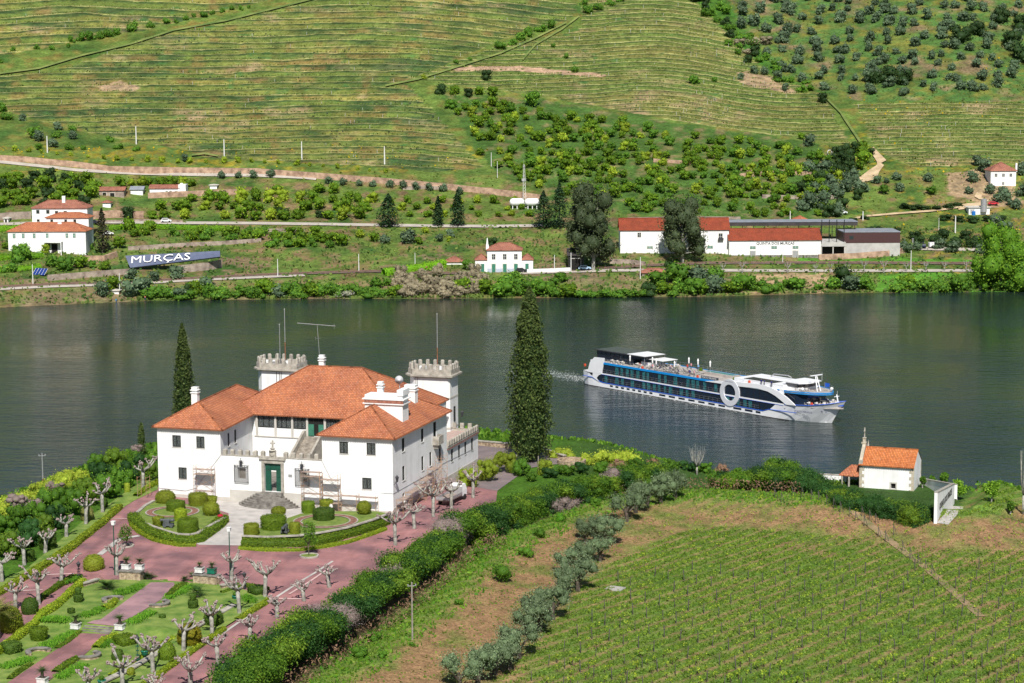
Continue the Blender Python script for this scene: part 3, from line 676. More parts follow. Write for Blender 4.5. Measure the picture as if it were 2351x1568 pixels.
    for x0,x1 in ((-26.55,-23.9),(-23.52,-21.2),(-20.8,-18.8),(-15.55,-13.4),(-13.0,-10.7)):
        window(H,(-27.2,13.72),(1,0),x0+27.2,x1+27.2,9.0,10.85,depth=.05,sill=False,leafs=3,name='veranda_window')
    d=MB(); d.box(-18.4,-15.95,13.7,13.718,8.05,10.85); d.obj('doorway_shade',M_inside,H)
    for x0,x1 in ((-18.4,-17.5),(-16.75,-15.95)):
        g=MB(); g.box(x0,x1,13.56,13.69,8.05,9.8); g.box(x0+.12,x1-.12,13.52,13.56,8.15,8.8); g.obj('front_door_leaf',M_lgreen,H)
    window(H,(-27.2,13.72),(1,0),-18.4+27.2,-15.95+27.2,9.85,10.85,depth=.03,sill=False,leafs=3,name='door_fanlight')
    hip_roof(H,[(-31.6,13.8),(-3.9,13.8),(-3.9,33.4),(-31.6,33.4)],(-22.3,23.5),(-13.5,23.5),11.0,17.05,M_roof,.6)
    b=MB(); b.box(-32,-11.6,33.3,42,0,10.4); b.obj('rear_wall',M_wall,H)
    # ---- towers
    for tx,nm in ((-11.0,'right'),(-37.3,'left')):
        ty=37 if nm=='right' else 37; T=[(tx,ty+1),(tx+1,ty),(tx+6.6,ty),(tx+6.9,ty+.3),(tx+6.9,ty+4.2),(tx+5.9,ty+5),(tx+1,ty+5),(tx,ty+4)]
        if nm=='right': T=[(p[0]-.05,p[1]) for p in T]
        zt=13.95
        t=MB(); t.prism(T,0,zt); o=t.obj('tower_wall',M_wall,H)
        cx=sum(p[0] for p in T)/8; cy=sum(p[1] for p in T)/8
        off=lambda k:[(cx+(p[0]-cx)*(1+2*k/6.9),cy+(p[1]-cy)*(1+2*k/5)) for p in T]
        for zb in (10.4,5.6):
            s_=MB(); s_.prism(off(.03),zb,zb+.3); s_.obj('string_course',M_plinth,o)
        p=MB(); p.prism(off(.1),zt-.2,zt+.05,top=off(.55)); p.prism(off(.62),zt+.05,zt+.32); 
        O=off(.28); I=off(-.12); n=len(O)
        for i in range(n):
            a_,b_=O[i],O[(i+1)%n];c_,d_=I[(i+1)%n],I[i]; p.prism([a_,b_,c_,d_],zt+.32,zt+1.15)
            L=math.dist(a_,b_)
            if L>.8:
                k=max(1,round(L/1.22)); merlons(p,((a_[0]+d_[0])/2,(a_[1]+d_[1])/2,0),((b_[0]+c_[0])/2,(b_[1]+c_[1])/2,0),zt+1.15,k,.54,.34,.88)
        p.obj('tower_parapet',M_stone,o)
        tw=MB(); tw.prism(off(-.1),zt+.3,zt+.45); tw.obj('tower_deck',M_dstone,o)
        if nm=='right':
            window(H,(T[3][0],T[3][1]),(0,1),1.6,2.35,6.6,9.0,depth=-.03,nin=(-1,0))
    def mast(x,y,z0,h,r,m1,m2,nm='mast'):
        o=MB().tube([(x,y,z0),(x,y,z0+h*.42)],r,6).obj(nm,m1,H); MB().tube([(x,y,z0+h*.42+.001),(x,y,z0+h)],r*.8,6).ball((x,y,z0+h+.05),.1,4).obj('mast_top',m2,o)
    mast(-7.0,39.6,14.4,9.2,.075,M_rust,M_steel); mast(-33.2,39.6,14.4,9.2,.075,M_rust,M_steel); mast(-34.4,40.2,14.4,6.6,.06,M_steel,M_steel)
    # air-conditioning units on the tower decks
    for x,y,z in ((-36.0,38.0,14.5),(-34.4,38.2,14.5),(-32.4,38.0,14.5),(-9.0,38.4,14.5),(-6.4,38.4,14.5)):
        a_=MB(); a_.box(x-.55,x+.55,y-.2,y+.2,z,z+.95); o=a_.obj('air_conditioner',M_white,H); MB().lathe([(.3,0),(.3,.03),(.1,.04)],12,M=Matrix.Translation((x-.1,y-.2,z+.5))@Matrix.Rotation(math.pi/2,4,'X')).obj('fan_grille',M_steel,o)
    # ladders
    for x,y,z0,z1 in ((-32.9,36.8,10.9,15.6),(-9.6,36.8,11,16)):
        l=MB()
        for dx in (-.22,.22): l.tube([(x+dx,y,z0),(x+dx,y,z1)],.03,4)
        z=z0+.2
        while z<z1: l.tube([(x-.22,y,z),(x+.22,y,z)],.022,4); z+=.32
        l.obj('wall_ladder',M_iron,H)
    MB().tube([(-33.6,36.8,9.6),(-33.6,36.8,17.6)],.05,5).obj('downpipe',M_iron,H)
    # ---- terrace annex with battlement
    m=MB(); so_=[(1.9,2.85,2.8,4.75),(5.3,6.2,2.8,4.75),(8.4,9.3,2.75,4.7),(11.7,12.65,2.75,4.7)]
    wall(m,(0,23.4),(0,1),15.2,0,5.2,so_,.2,nin=(-1,0)); wall(m,(0,38.6),(-1,0),10,0,5.2,[],nin=(0,-1)); m.obj('terrace_wall',M_wall,H)
    for o in so_: window(H,(0,23.4),(0,1),*o,depth=.09,nin=(-1,0))
    f=MB(); f.box(-11,.0,23.41,38.6,5.15,5.25); f.obj('terrace_floor',mat('terrace_tiles',(.42,.30,.26),.8,.12,1.5,c2=(.34,.27,.24)),H)
    p=MB(); p.box(-.1,.18,23.4,38.7,5.25,5.62); p.box(-10,.18,38.42,38.7,5.25,5.62); 
    for i in range(13): y=24.0+i*1.15; p.box(-.12,.24,y-.34,y+.34,5.62,6.3); p.prism([(-.12,y-.34),(.24,y-.34),(.24,y+.34),(-.12,y+.34)],6.3,6.45,top=[(0,y-.2),(.12,y-.2),(.12,y+.2),(0,y+.2)])
    for i in range(7): x=-1.3-i*1.3; p.box(x-.3,x+.3,38.35,38.7,5.62,6.5)
    p.obj('terrace_parapet',M_stone,H)
    c=MB(); c.box(-.02,.3,23.4,38.75,5.05,5.14); c.obj('tile_cornice',mat('dark_cornice',(.20,.10,.09),.8),H)
    # ---- chimneys
    def chim(x,y,z0,z1,w=.8,d=.8):
        c=MB(); c.box(x-w/2,x+w/2,y-d/2,y+d/2,z0,z1-.9); c.box(x-w/2-.12,x+w/2+.12,y-d/2-.12,y+d/2+.12,z1-.9,z1-.75); c.box(x-w/2+.08,x+w/2-.08,y-d/2+.08,y+d/2-.08,z1-.75,z1-.5)
        c.box(x-w/2-.12,x+w/2+.12,y-d/2-.12,y+d/2+.12,z1-.5,z1-.38); c.box(x-w/2+.03,x+w/2-.03,y-d/2+.03,y+d/2-.03,z1-.38,z1-.1); c.prism([(x-w/2,y-d/2),(x+w/2,y-d/2),(x+w/2,y+d/2),(x-w/2,y+d/2)],z1-.1,z1); return c.obj('chimney',M_wall,H)
    chim(-33.5,7,11.2,15.8,.95,.8); chim(-20.4,24.2,16.2,18.7,.8,.7); chim(-5.3,9.6,15.5,17.35,.8,.7); chim(-3.7,18,11.5,15.7,1.7,1.3)
    b=MB(); b.box(-6.85,-1.1,7.2,9.7,10.9,15.1); b.box(-7.1,-.85,6.95,9.95,14.45,14.6); b.box(-7.15,-.8,6.9,10.0,15.1,15.25); b.box(-6.85,-1.1,7.2,9.7,15.25,15.75); b.box(-1.9,-.95,7.1,9.8,15.75,16.6); o=b.obj('kitchen_chimney_block',M_wall,H)
    z_=MB(); 
    for i in range(24): x=-6.9+i*.25; z_.prism([(x,6.98),(x+.22,6.98),(x+.22,7.18),(x,7.18)],14.62,15.08)
    z_.obj('brick_frieze',mat('brick_frieze',(.38,.16,.11),.8,.2),o)
    d=MB(); 
    Mx=Matrix.Translation((-5.4,17.6,16.4))@Matrix.Rotation(math.radians(20),4,'Z')@Matrix.Rotation(math.radians(75),4,'X'); d.lathe([(.05,-.14),(.25,-.12),(.48,-.05),(.62,.04)],18,M=Mx); d.tube([(-5.4,17.8,14.6),(-5.4,17.8,16.3)],.06,5); d.obj('satellite_dish',mat('dish_grey',(.62,.62,.64),.5,.03),H,smooth=True)
    a_=MB(); x,y=-20.8,24.2; a_.tube([(x,y,18.6),(x-.3,y,23.4)],.035,5); a_.tube([(x-3.6,y,23.5),(x+2.6,y+.3,23.2)],.035,5)
    for i in range(9): xx=x-2.2+i*.55; a_.tube([(xx,y-.35,23.42-i*.03),(xx,y+.6,23.42-i*.03)],.015,3)
    a_.tube([(x-.6,y,21.2),(x+.3,y,21.3)],.02,3); a_.tube([(x-.6,y,20.9),(x-.6,y,21.5)],.02,3); a_.tube([(x+2.5,y,22.8),(x+2.5,y,23.6)],.025,3); a_.obj('tv_antenna',M_steel,H)
    for px_,py_,pz,dx,dy in ((0.0,.3,5.2,.55,-.2),(-3.9,41,7.6,.0,0)):
        l=MB(); x=px_+.5; y=py_; l.tube([(px_,y,pz-.9),(px_+.3,y,pz-.6),(x,y,pz-.5)],.035,5); l.tube([(px_,y,pz-.5),(x,y,pz-.5)],.03,4); l.lathe([(.1,-.5),(.14,-.4),(.26,.15),(.3,.2),(.1,.42),(.03,.55)],6,(x,y,pz)); l.obj('wall_lantern',M_iron,H)
    # ---- round entrance steps
    for i in range(8):
        r=4.95-i*.42; z=.35+i*.25; s_=MB(); n=28
        s_.prism([(-18.9+r*math.cos(math.pi+math.pi*k/n),-.06+ (r*.72-.25)*math.sin(math.pi+math.pi*k/n)) for k in range(n+1)],z-.6,z+.0*i)
        s_.obj('entrance_step',M_dstone,H)
    # lower forecourt pieces near the door: threshold
    MB().box(-19.9,-16.6,-.9,0,1.9,2.32).obj('threshold',M_dstone,H)
build_house()
# ================================================================= PAVING, GARDEN, HEDGES
ORD=['leftmost','second from the left','third from the left','fourth from the left','fifth from the left','sixth from the left','seventh from the left','eighth from the left','ninth from the left','tenth from the left','eleventh from the left','twelfth from the left','thirteenth from the left','fourteenth from the left','fifteenth from the left']
def P2(p): return (p.x,p.y)
def paving_mat(name,c,c2,s=.35,joint=True):
    m=mat(name,c,.85,.2,s,.3,c2=c2,bscale=12,detail=8); return m
M_pink=paving_mat('pink_paving',(.37,.175,.17),(.185,.10,.11),.25); overlay(M_pink,'joint',.72,(1,1,1),TH,3.2); overlay(M_pink,'streak',.72,(.5,.12,1),-.6)
M_pink2=paving_mat('mauve_path_paving',(.34,.20,.21),(.19,.12,.135),.4)
M_cobble=paving_mat('cobble_paving',(.46,.43,.40),(.35,.33,.315),.6)
M_asph=paving_mat('old_asphalt',(.21,.165,.165),(.145,.12,.125),.3)
M_pale=paving_mat('pale_paving_band',(.56,.36,.34),(.44,.31,.30),.6)
M_lawn=mat('lawn_grass',(.19,.25,.055),.95,.25,.7,.6,c2=(.08,.16,.022),bscale=14,detail=8)
M_lawn2=mat('bed_grass',(.17,.22,.045),.95,.25,.9,.6,c2=(.10,.16,.025),bscale=14,detail=8)
M_rubble=mat('rubble_stone',(.42,.33,.23),.9,.3,2.5,.7,c2=(.17,.12,.085),bscale=5)
pav=[P2(gp(*Zg(*p))) for p in [(1000,330),(850,405),(700,500),(560,600),(400,725),(200,865),(0,985),(-250,1130)]]
pav+= [(-80,210),(-75,165),(-38.5,160),(-31.7,184.8),(-28.5,201.8),(-24.7,212.6),(-21.1,223.6),(-16.4,239.7),(-12.9,255.1),(-8.2,268.5)]
pav+= [P2(lw(11,13,0)),P2(lw(9,20,0)),P2(lw(0,24,0)),P2(lw(0,0,0)),P2(lw(-36,0,0)),P2(lw(-38,20,0)),P2(lw(-41,20,0))]
sheet('avenue_paving',pav,M_pink,.05,1.6)
sheet('terrace_asphalt',[P2(lw(0,24,0)),P2(lw(9,20,0)),P2(gp(1215,1075)),P2(gp(1330,1062)),P2(gp(1250,1040)),P2(gp(1160,1030)),P2(gp(1090,1022)),P2(lw(-5,47,0)),P2(lw(-10,39,0)),P2(lw(0,39,0))],M_asph,.06,1.6)
sheet('forecourt_paving',[P2(lw(*q,0)) for q in [(-27,-.1),(-.2,-.1),(.6,-4.5),(-7,-5),(-12.2,-12),(-12.4,-23.6),(-17.8,-25.1),(-20,-23),(-19.5,-12),(-22,-7),(-27,-4)]],M_cobble,.075,1.4)
lawn=[P2(gp(*Zg(*p))) for p in [(535,925),(960,925),(1110,935),(1400,955),(1700,1035),(1500,1175),(1290,1310),(900,1600),(600,1830)]]+[(-40,170),(-66,170)]+[P2(gp(*Zg(*p))) for p in [(-330,1600),(0,1360)]]
sheet('garden_lawn',lawn,M_lawn,.24,1.0)
strip2=[P2(gp(*Zg(*p))) for p in [(985,260),(840,330),(700,430),(560,520),(400,650),(300,740),(180,840),(-60,960),(-60,1020),(0,995),(200,875),(400,735),(560,612),(700,512),(850,417),(1000,345)]]
sheet('avenue_verge',strip2,M_lawn,.10,1.2)
up=[P2(gp(*Zg(*p))) for p in [(955,945),(880,1000),(640,1180),(548,1203),(722,1222),(840,1165),(1060,1030),(1104,962),(1100,945)]]
lo=[P2(gp(*Zg(*p))) for p in [(515,1268),(330,1390),(90,1555),(-80,1670),(150,1720),(300,1575),(510,1430),(590,1355),(712,1272)]]
sheet('upper_garden_path',up,M_pink2,.29,.8); sheet('lower_garden_path',lo,M_pink,.29,.8)
def gsteps(name,l0,l1,n,zt,run,label):
    """stair flight between two ground points, top edge l0-l1"""
    a=Vector((l0.x,l0.y,0));b=Vector((l1.x,l1.y,0));d=(b-a);L=d.length;d/=L;ang=math.atan2(d.y,d.x)
    o=empty(name,(a.x,a.y,zt),ang,label,'garden steps')
    for i in range(n):
        m=MB(); m.box(-.1,L+.1,-run*(i+1),-run*i,-1.2,-.001-.17*i); m.obj('step',M_dstone,o)
    return o
t0=gp(*Zg(548,1205));t1=gp(*Zg(722,1222)); gsteps('garden_steps',t0,t1,5,float(hn1(t0.x,t0.y))+.14,.42,'flight of dark stone steps between two cycads in white planters')
t0=gp(*Zg(945,935));t1=gp(*Zg(1102,948)); gsteps('garden_steps',t0,t1,2,float(hn1(t0.x,t0.y))+.2,.45,'two low stone steps leading from the pink plaza into the garden')
def band(name,pts,wd,m=M_pale,off=.11): strip(name,pts,wd,m,hn1,off)
band('paving_band',[gp(*Zg(*p)) for p in [(170,893),(470,880)]],.35); band('paving_band',[gp(*Zg(*p)) for p in [(110,990),(270,982)]],.3)
band('paving_band',[gp(*Zg(*p)) for p in [(2106,830),(1960,930),(1830,1010)]],.3); band('paving_band',[gp(*Zg(*p)) for p in [(1700,1036),(1830,1040),(1915,1040)]],.45)
band('paving_band',[gp(*Zg(*p)) for p in [(690,530),(840,534)]],.3); band('paving_band',[gp(*Zg(*p)) for p in [(630,760),(760,660),(880,640)]],.8,M_cobble)
band('paving_band',[gp(*Zg(*p)) for p in [(1150,1390),(1400,1265),(1500,1195),(1700,1060),(2000,870),(2106,800)]],.35,M_cobble,.09)
# ---- hedge builder
F_hedge=foliage('clipped_hedge_leaf',(.05,.11,.010),(.20,.28,.02))
F_hedgey=foliage('yellowish_hedge_leaf',(.12,.20,.012),(.36,.42,.03))  # yellower leaf green for the lighter clipped hedges
F_top=foliage('topiary_leaf',(.09,.13,.012),(.30,.33,.03))
F_topd=foliage('dark_topiary_leaf',(.03,.075,.012),(.12,.19,.025))
F_conif=foliage('conifer_hedge_spray',(.025,.085,.008),(.17,.32,.028))
F_conify=foliage('golden_conifer_spray',(.045,.11,.010),(.23,.34,.03)); F_conifd=foliage('dark_conifer_spray',(.014,.05,.012),(.06,.15,.03))
F_dead=foliage('dead_conifer_twigs',(.13,.10,.085),(.31,.25,.235),.1)
F_deadb=foliage('brown_conifer_twigs',(.13,.075,.045),(.27,.17,.11),.1)
F_pitt=foliage('variegated_shrub_leaf',(.16,.27,.015),(.66,.70,.09))
F_agap=foliage('strap_leaf',(.05,.17,.01),(.17,.36,.03))
F_weed=foliage('wild_shrub_leaf',(.045,.13,.012),(.16,.30,.03))
F_olive=foliage('olive_leaf',(.05,.085,.035),(.23,.30,.16),.15)
F_cypr=foliage('cypress_spray',(.016,.04,.010),(.105,.14,.035),.1)
F_fig=foliage('fig_leaf',(.08,.20,.012),(.25,.42,.04))
F_cyc=foliage('cycad_frond',(.015,.05,.01),(.07,.14,.02))
F_bamb=foliage('bamboo_leaf',(.10,.17,.015),(.38,.42,.04))
M_core=mat('hedge_core_twigs',(.03,.045,.015),.95,.2,2)
M_bark=mat('plane_bark',(.34,.33,.29),.9,.3,2.2,.5,c2=(.15,.145,.125),bscale=7)
M_knob=mat('pollard_knuckle_bark',(.36,.28,.26),.9,.3,5,.7,c2=(.13,.095,.09),bscale=14)
M_dbark=mat('dark_bark',(.11,.09,.07),.9,.3,3,.4)
def hedge(name,pts,wd,ht,m,label,cat,leaf=.22,dens=26,zf=hn1,wob=.12,loose=0.,group=None,taper=.0,jit=.45):
    P=resample(pts,.7); V=[];nn_=9; F=[]
    prof=[(-.5,0),(-.5,.35),(-.49,.7),(-.42,.95),(0,1.0),(.42,.95),(.49,.7),(.5,.35),(.5,0)]
    cent=[];nor=[]
    for i,p in enumerate(P):
        d=P[min(i+1,len(P)-1)]-P[max(i-1,0)]; d.z=0; d.normalize(); n=Vector((d.y,-d.x,0)); z0=zf(p.x,p.y) if zf else p.z
        lw_=wd*(1+wob*(vnoise(np.array([i*.35]),np.array([1.]),3)[0]-.5)*2); lh=ht*(1+wob*(vnoise(np.array([i*.3]),np.array([5.]),4)[0]-.5)*2)
        for a,b in prof:
            q=p+n*(a*lw_*.86*(1-taper*b)); V.append((q.x,q.y,z0-.1+b*(lh*.93+.1)))
    for i in range(len(P)-1):
        for k in range(8): a=i*9+k; F.append((a,a+9,a+10,a+1))
    V=np.array(V); F=np.array(F)
    # leaf clumps over the surface
    q=V[F]; ar=np.linalg.norm(np.cross(q[:,2]-q[:,0],q[:,3]-q[:,1]),axis=1)*.5; N_=int(ar.sum()*dens); idx=NR.choice(len(F),N_,p=ar/ar.sum())
    u=NR.rand(N_,1);v=NR.rand(N_,1); c=(q[idx,0]*(1-u)+q[idx,1]*u)*(1-v)+(q[idx,3]*(1-u)+q[idx,2]*u)*v
    n=np.cross(q[idx,2]-q[idx,0],q[idx,3]-q[idx,1]); n/=np.linalg.norm(n,axis=1)[:,None]+1e-9
    mid=np.array([np.mean(V[:,0]),np.mean(V[:,1]),0])
    # outward normals: away from the spine
    sp=np.array([[p.x,p.y] for p in P]); si=(F[idx,0]//9); out=c[:,:2]-sp[si]; sgn=np.sign((n[:,:2]*out).sum(1)+ n[:,2]*.3+1e-6); n=n*sgn[:,None]
    c=c+n*(wd*.07+loose*NR.rand(N_,1))
    v_,f_,t_=leaves(c,n,leaf,jit)
    ends=[]
    vv=np.vstack([V,v_]); ff=np.vstack([F,f_+len(V)]); tt=np.concatenate([np.full(len(V),.2),t_])
    # close the ends
    o=leafobj(name,(vv,ff,tt),m)
    return tag(o,label,cat,group)
def gl(Z,pts): return [gp(*Z(*p)) for p in pts]
hedge('clipped_hedge',gl(Zg,[(760,462),(640,570),(540,650),(420,745),(330,805),(200,885),(100,945),(20,995),(-80,1050)]),1.0,.75,F_hedgey,'long low clipped hedge along the left kerb of the pink avenue','hedge',.16,45)
hedge('clipped_hedge',gl(Zg,[(1002,300),(930,345),(860,392)]),.9,.6,F_hedgey,'short low hedge at the upper end of the avenue by the house corner','hedge',.16,45)
hedge('clipped_hedge',gl(Zg,[(530,945),(470,1000),(330,1120),(200,1230),(100,1310),(0,1385),(-120,1470)]),1.0,.95,F_hedgey,'long clipped hedge bordering the left side of the garden lawn','hedge',.16,45)
hedge('clipped_hedge',gl(Zg,[(470,905),(400,945),(300,1010),(230,1065)]),.8,.6,F_hedge,'dark low hedge between avenue and garden hedge beside the pollards','hedge',.16,45)
hedge('clipped_hedge',gl(Zg,[(1700,1055),(1600,1120),(1500,1178)]),.8,.5,F_hedgey,'low hedge along the right avenue near the plaza corner','hedge',.16,45)
hedge('clipped_hedge',gl(Zg,[(1420,1235),(1290,1325),(1180,1400),(1080,1468),(980,1545),(880,1610)]),.8,.5,F_hedgey,'low hedge along the right avenue below the egg shaped bush','hedge',.16,45)
hedge('clipped_hedge',gl(Zg,[(1172,955),(1120,985),(1070,1035)]),1.1,.6,F_hedge,'short hedge right of the upper garden path start','hedge',.16,45)
hedge('clipped_hedge',gl(Zg,[(735,1275),(660,1310),(605,1362)]),.9,.6,F_hedgey,'short hedge right of the lower steps beside the box bush','hedge',.16,45)
hedge('clipped_hedge',gl(Zg,[(490,1425),(420,1470),(350,1520)]),1.0,.6,F_hedge,'short hedge right of the lower path near the round stone basin','hedge',.16,45)
hedge('clipped_hedge',gl(Zg,[(505,1255),(430,1320),(360,1365)]),.8,.45,F_hedge,'short hedge left of the lower path below the steps','hedge',.16,45)
hedge('clipped_hedge',gl(Zg,[(200,1460),(120,1510),(60,1560)]),.8,.45,F_hedge,'short hedge left of the lower path at the photo bottom','hedge',.16,45)
hedge('clipped_hedge',gl(Zg,[(730,1060),(700,1100),(655,1115)]),.9,.7,F_hedgey,'rounded short hedge in front of the left upper stone basin','hedge',.16,45)
hedge('clipped_hedge',gl(Zg,[(1100,1290),(1000,1350),(900,1420),(820,1470),(700,1540)]),.7,.5,F_hedgey,'low hedge on the stone wall between lawn and right pollards','hedge',.16,45)
hedge('clipped_hedge',gl(Zg,[(1400,1010),(1480,985),(1570,960),(1700,985)]),.6,.5,F_hedge,'low hedge at the upper right corner of the garden','hedge',.16,45)
# ---- raised forecourt beds
def bedpts(pts,z=22.2): return [ (lambda p:(p.x,p.y))(G(*Zw(*q),z)) for q in pts]
def bed(nm,pts,arc,label):
    poly=bedpts(pts); c=Vector((sum(p[0] for p in poly)/len(poly),sum(p[1] for p in poly)/len(poly),22.1))
    e=empty('raised_bed',c,0,label,'flower bed')
    m=MB(); m.prism([(x-c.x,y-c.y) for x,y in poly],-1.2,.1); m.obj('bed_lawn',M_lawn2,e)
    A=[Vector((*q,22.2)) for q in bedpts(arc)]; P=resample(A,.8); k=MB()
    for a,b in zip(P[:-1],P[1:]):
        d=(b-a).normalized(); n=Vector((d.y,-d.x,0))*.24; k.add([(a-n-c)[:],(a+n-c)[:],(b+n-c)[:],(b-n-c)[:]]+[tuple(q-c+Vector((0,0,.16))) for q in (a-n,a+n,b+n,b-n)],[(0,3,2,1),(4,5,6,7),(0,1,5,4),(1,2,6,5),(2,3,7,6),(3,0,4,7)])
    k.obj('coping',M_stone,e); return e
bed('l',[(225,238),(150,280),(68,350),(105,410),(200,455),(330,500),(430,527),(600,520),(700,460),(838,385),(800,330),(760,300),(500,262)],[(225,238),(150,280),(68,350),(105,410),(200,455),(330,500),(430,527),(540,532),(600,520),(700,460),(838,385)],'left raised semicircular bed with stone coping before the house')
bed('r',[(985,542),(1200,552),(1480,540),(1700,510),(1900,470),(2130,400),(2268,345),(2150,325),(1800,325),(1500,345),(1380,385),(1370,430),(1130,470)],[(985,542),(1200,552),(1480,540),(1700,510),(1900,470),(2130,400),(2268,345)],'right raised semicircular bed with stone coping before the house')
hedge('bed_hedge',[G(*Zw(*p),21.5) for p in [(45,395),(75,450),(180,520),(300,568),(420,592),(540,595),(610,580),(700,520),(830,410)]],1.7,.95,F_hedge,'curved clipped hedge wrapping the left raised bed','hedge',.17,45,zf=lambda x,y:hn1(x,y))
hedge('bed_hedge',[G(*Zw(*p),21.4) for p in [(990,612),(1200,618),(1480,610),(1700,580),(1900,525),(2130,455),(2250,395)]],1.7,1.0,F_hedge,'curved clipped hedge wrapping the right raised bed','hedge',.17,45,zf=lambda x,y:hn1(x,y))
hedge('border_hedge',[G(*Zw(*p),21.2) for p in [(30,470),(100,540),(220,600),(330,625),(460,645),(590,640)]],.7,.45,F_hedgey,'knee high box edging in front of the left curved hedge','hedge',.16,50)
hedge('border_hedge',[G(*Zw(*p),21.1) for p in [(960,665),(1200,678),(1480,672),(1700,640),(1900,600),(2130,520),(2230,480)]],.7,.45,F_hedgey,'knee high box edging in front of the right curved hedge','hedge',.16,50)
def ring(px,rx0,rx1,label):
    p=G(*Zw(*px),22.24); e=empty('circular_path',p,0,label,'garden path')
    for nm,a,b,m,z in (('path_surface',rx0,rx1,mat('bark_path',(.25,.12,.09),.9,.3,2,c2=(.14,.07,.05)),.02),('inner_rim',rx0-.18,rx0,M_stone,.05),('outer_rim',rx1,rx1+.18,M_stone,.05)):
        n=48; mb=MB(); V=[(r*math.cos(2*math.pi*k/n),r*math.sin(2*math.pi*k/n),z) for r in (a,b) for k in range(n)]
        mb.add(V,[(k,(k+1)%n,n+(k+1)%n,n+k)[::-1] for k in range(n)]); mb.obj(nm,m,e)
ring((385,330),2.75,3.55,'left circular bark path round the topiary bed'); ring((1712,410),3.4,4.25,'right circular bark path round the topiary bed')
# ---- topiary
def topiary(kind,w,h,m,leaf=.13,dens=60):
    r=w/2; prof={'cyl':[(.97,0),(1,.5),(1,.93),(.9,1.0),(.01,1.01)],'bucket':[(.72,0),(.9,.4),(1,.95),(.93,1.0),(.01,1.01)],'ball':[(.5,.0),(.85,.15),(1,.45),(.93,.72),(.7,.9),(.35,.99),(.01,1.0)],'dome':[(.9,0),(1,.2),(1,.45),(.88,.72),(.6,.92),(.3,.99),(.01,1.0)],'egg':[(.75,0),(.98,.18),(1,.4),(.85,.7),(.5,.92),(.01,1.0)],'box':[(1.1,0),(1.15,.5),(1.15,.95),(1.05,1.0),(.01,1.01)]}[kind]
    n=4 if kind=='box' else 20; mb=MB(); mb.lathe([(a*r*.95,b*h*.98) for a,b in prof],n); V=np.array(mb.v); quads=[f for f in mb.f if len(f)==4]; F=np.array(quads)
    q=V[F]; ar=np.linalg.norm(np.cross(q[:,2]-q[:,0],q[:,3]-q[:,1]),axis=1)*.5+1e-6; N_=int(ar.sum()*dens); idx=NR.choice(len(F),N_,p=ar/ar.sum())
    u=NR.rand(N_,1);v=NR.rand(N_,1); c=(q[idx,0]*(1-u)+q[idx,1]*u)*(1-v)+(q[idx,3]*(1-u)+q[idx,2]*u)*v
    nn=np.cross(q[idx,2]-q[idx,0],q[idx,3]-q[idx,1]); nn/=np.linalg.norm(nn,axis=1)[:,None]+1e-9; c=c+nn*.03*w
    v_,f_,t_=leaves(c,nn,leaf,.35); return np.vstack([V,v_]),np.vstack([F,f_+len(V)]),np.concatenate([np.full(len(V),.35),t_])
SC=lambda p: FP/( (p-Vector((0,0,CH))).dot(_F))      # px per metre there
def top(Z,zs,x,y,w,h,kind,m,label,name='topiary_bush',z=None,cat='topiary'):
    D=Z(x,y); p=G(*D,z) if z else gp(*D); s=SC(p)*zs; W_=w/s; H_=h/s/.99-(W_*.18 if kind!='ball' else W_*.1); H_=max(H_,W_*.4)
    p=p+Vector((0,1,0))*W_*.42
    o=leafobj(name,topiary(kind,W_,H_,m),m,loc=(p.x,p.y,(z or hn1(p.x,p.y)+.08))); tag(o,label,cat); return o
zw=2.218*1.70132; zg=1.62*1.70132
for x,y,w,h,k,m,l in [(313,262,178,135,'dome',F_top,'large domed topiary bush at the rear of the left bed'),(402,330,165,108,'cyl',F_hedge,'wide clipped drum bush beside the domed bush'),(597,283,168,128,'cyl',F_top,'tall clipped drum bush by the house wall, left bed'),(710,252,112,64,'cyl',F_top,'low drum bush right of the tall drum by the wall'),(711,370,150,128,'ball',F_top,'ball shaped topiary at the right end of the left bed'),(450,415,110,120,'cyl',F_hedgey,'slim clipped drum bush in the middle of the left bed'),(258,460,95,98,'box',F_top,'square clipped bush behind the left cannon'),(507,520,185,145,'cyl',F_hedge,'big clipped drum bush at the front of the left bed')]:
    top(Zw,zw,x,y,w,h,k,m,l,z=22.2)
for x,y,w,h,k,m,l in [(1063,540,137,118,'cyl',F_top,'clipped drum bush at the front left of the right bed'),(1250,495,228,150,'cyl',F_hedge,'widest drum bush in the middle of the right bed'),(1298,372,135,88,'ball',F_top,'ball topiary behind the widest drum bush'),(1440,525,98,112,'cyl',F_top,'narrow drum bush right of the second cannon'),(1688,410,190,125,'cyl',F_topd,'dark drum bush in the centre of the circular path'),(1557,345,118,115,'cyl',F_hedge,'drum bush right of the entrance steps'),(1715,285,120,70,'cyl',F_top,'low bush under the scaffold deck'),(2043,360,130,125,'ball',F_top,'ball topiary near the right house corner')]:
    top(Zw,zw,x,y,w,h,k,m,l,z=22.2)
top(Zw,zw,797,388,48,38,'ball',foliage('azalea_bloom',(.35,.015,.03),(.6,.03,.08)),'small red flowering azalea at the tip of the left bed','azalea_bush',22.2,'shrub')
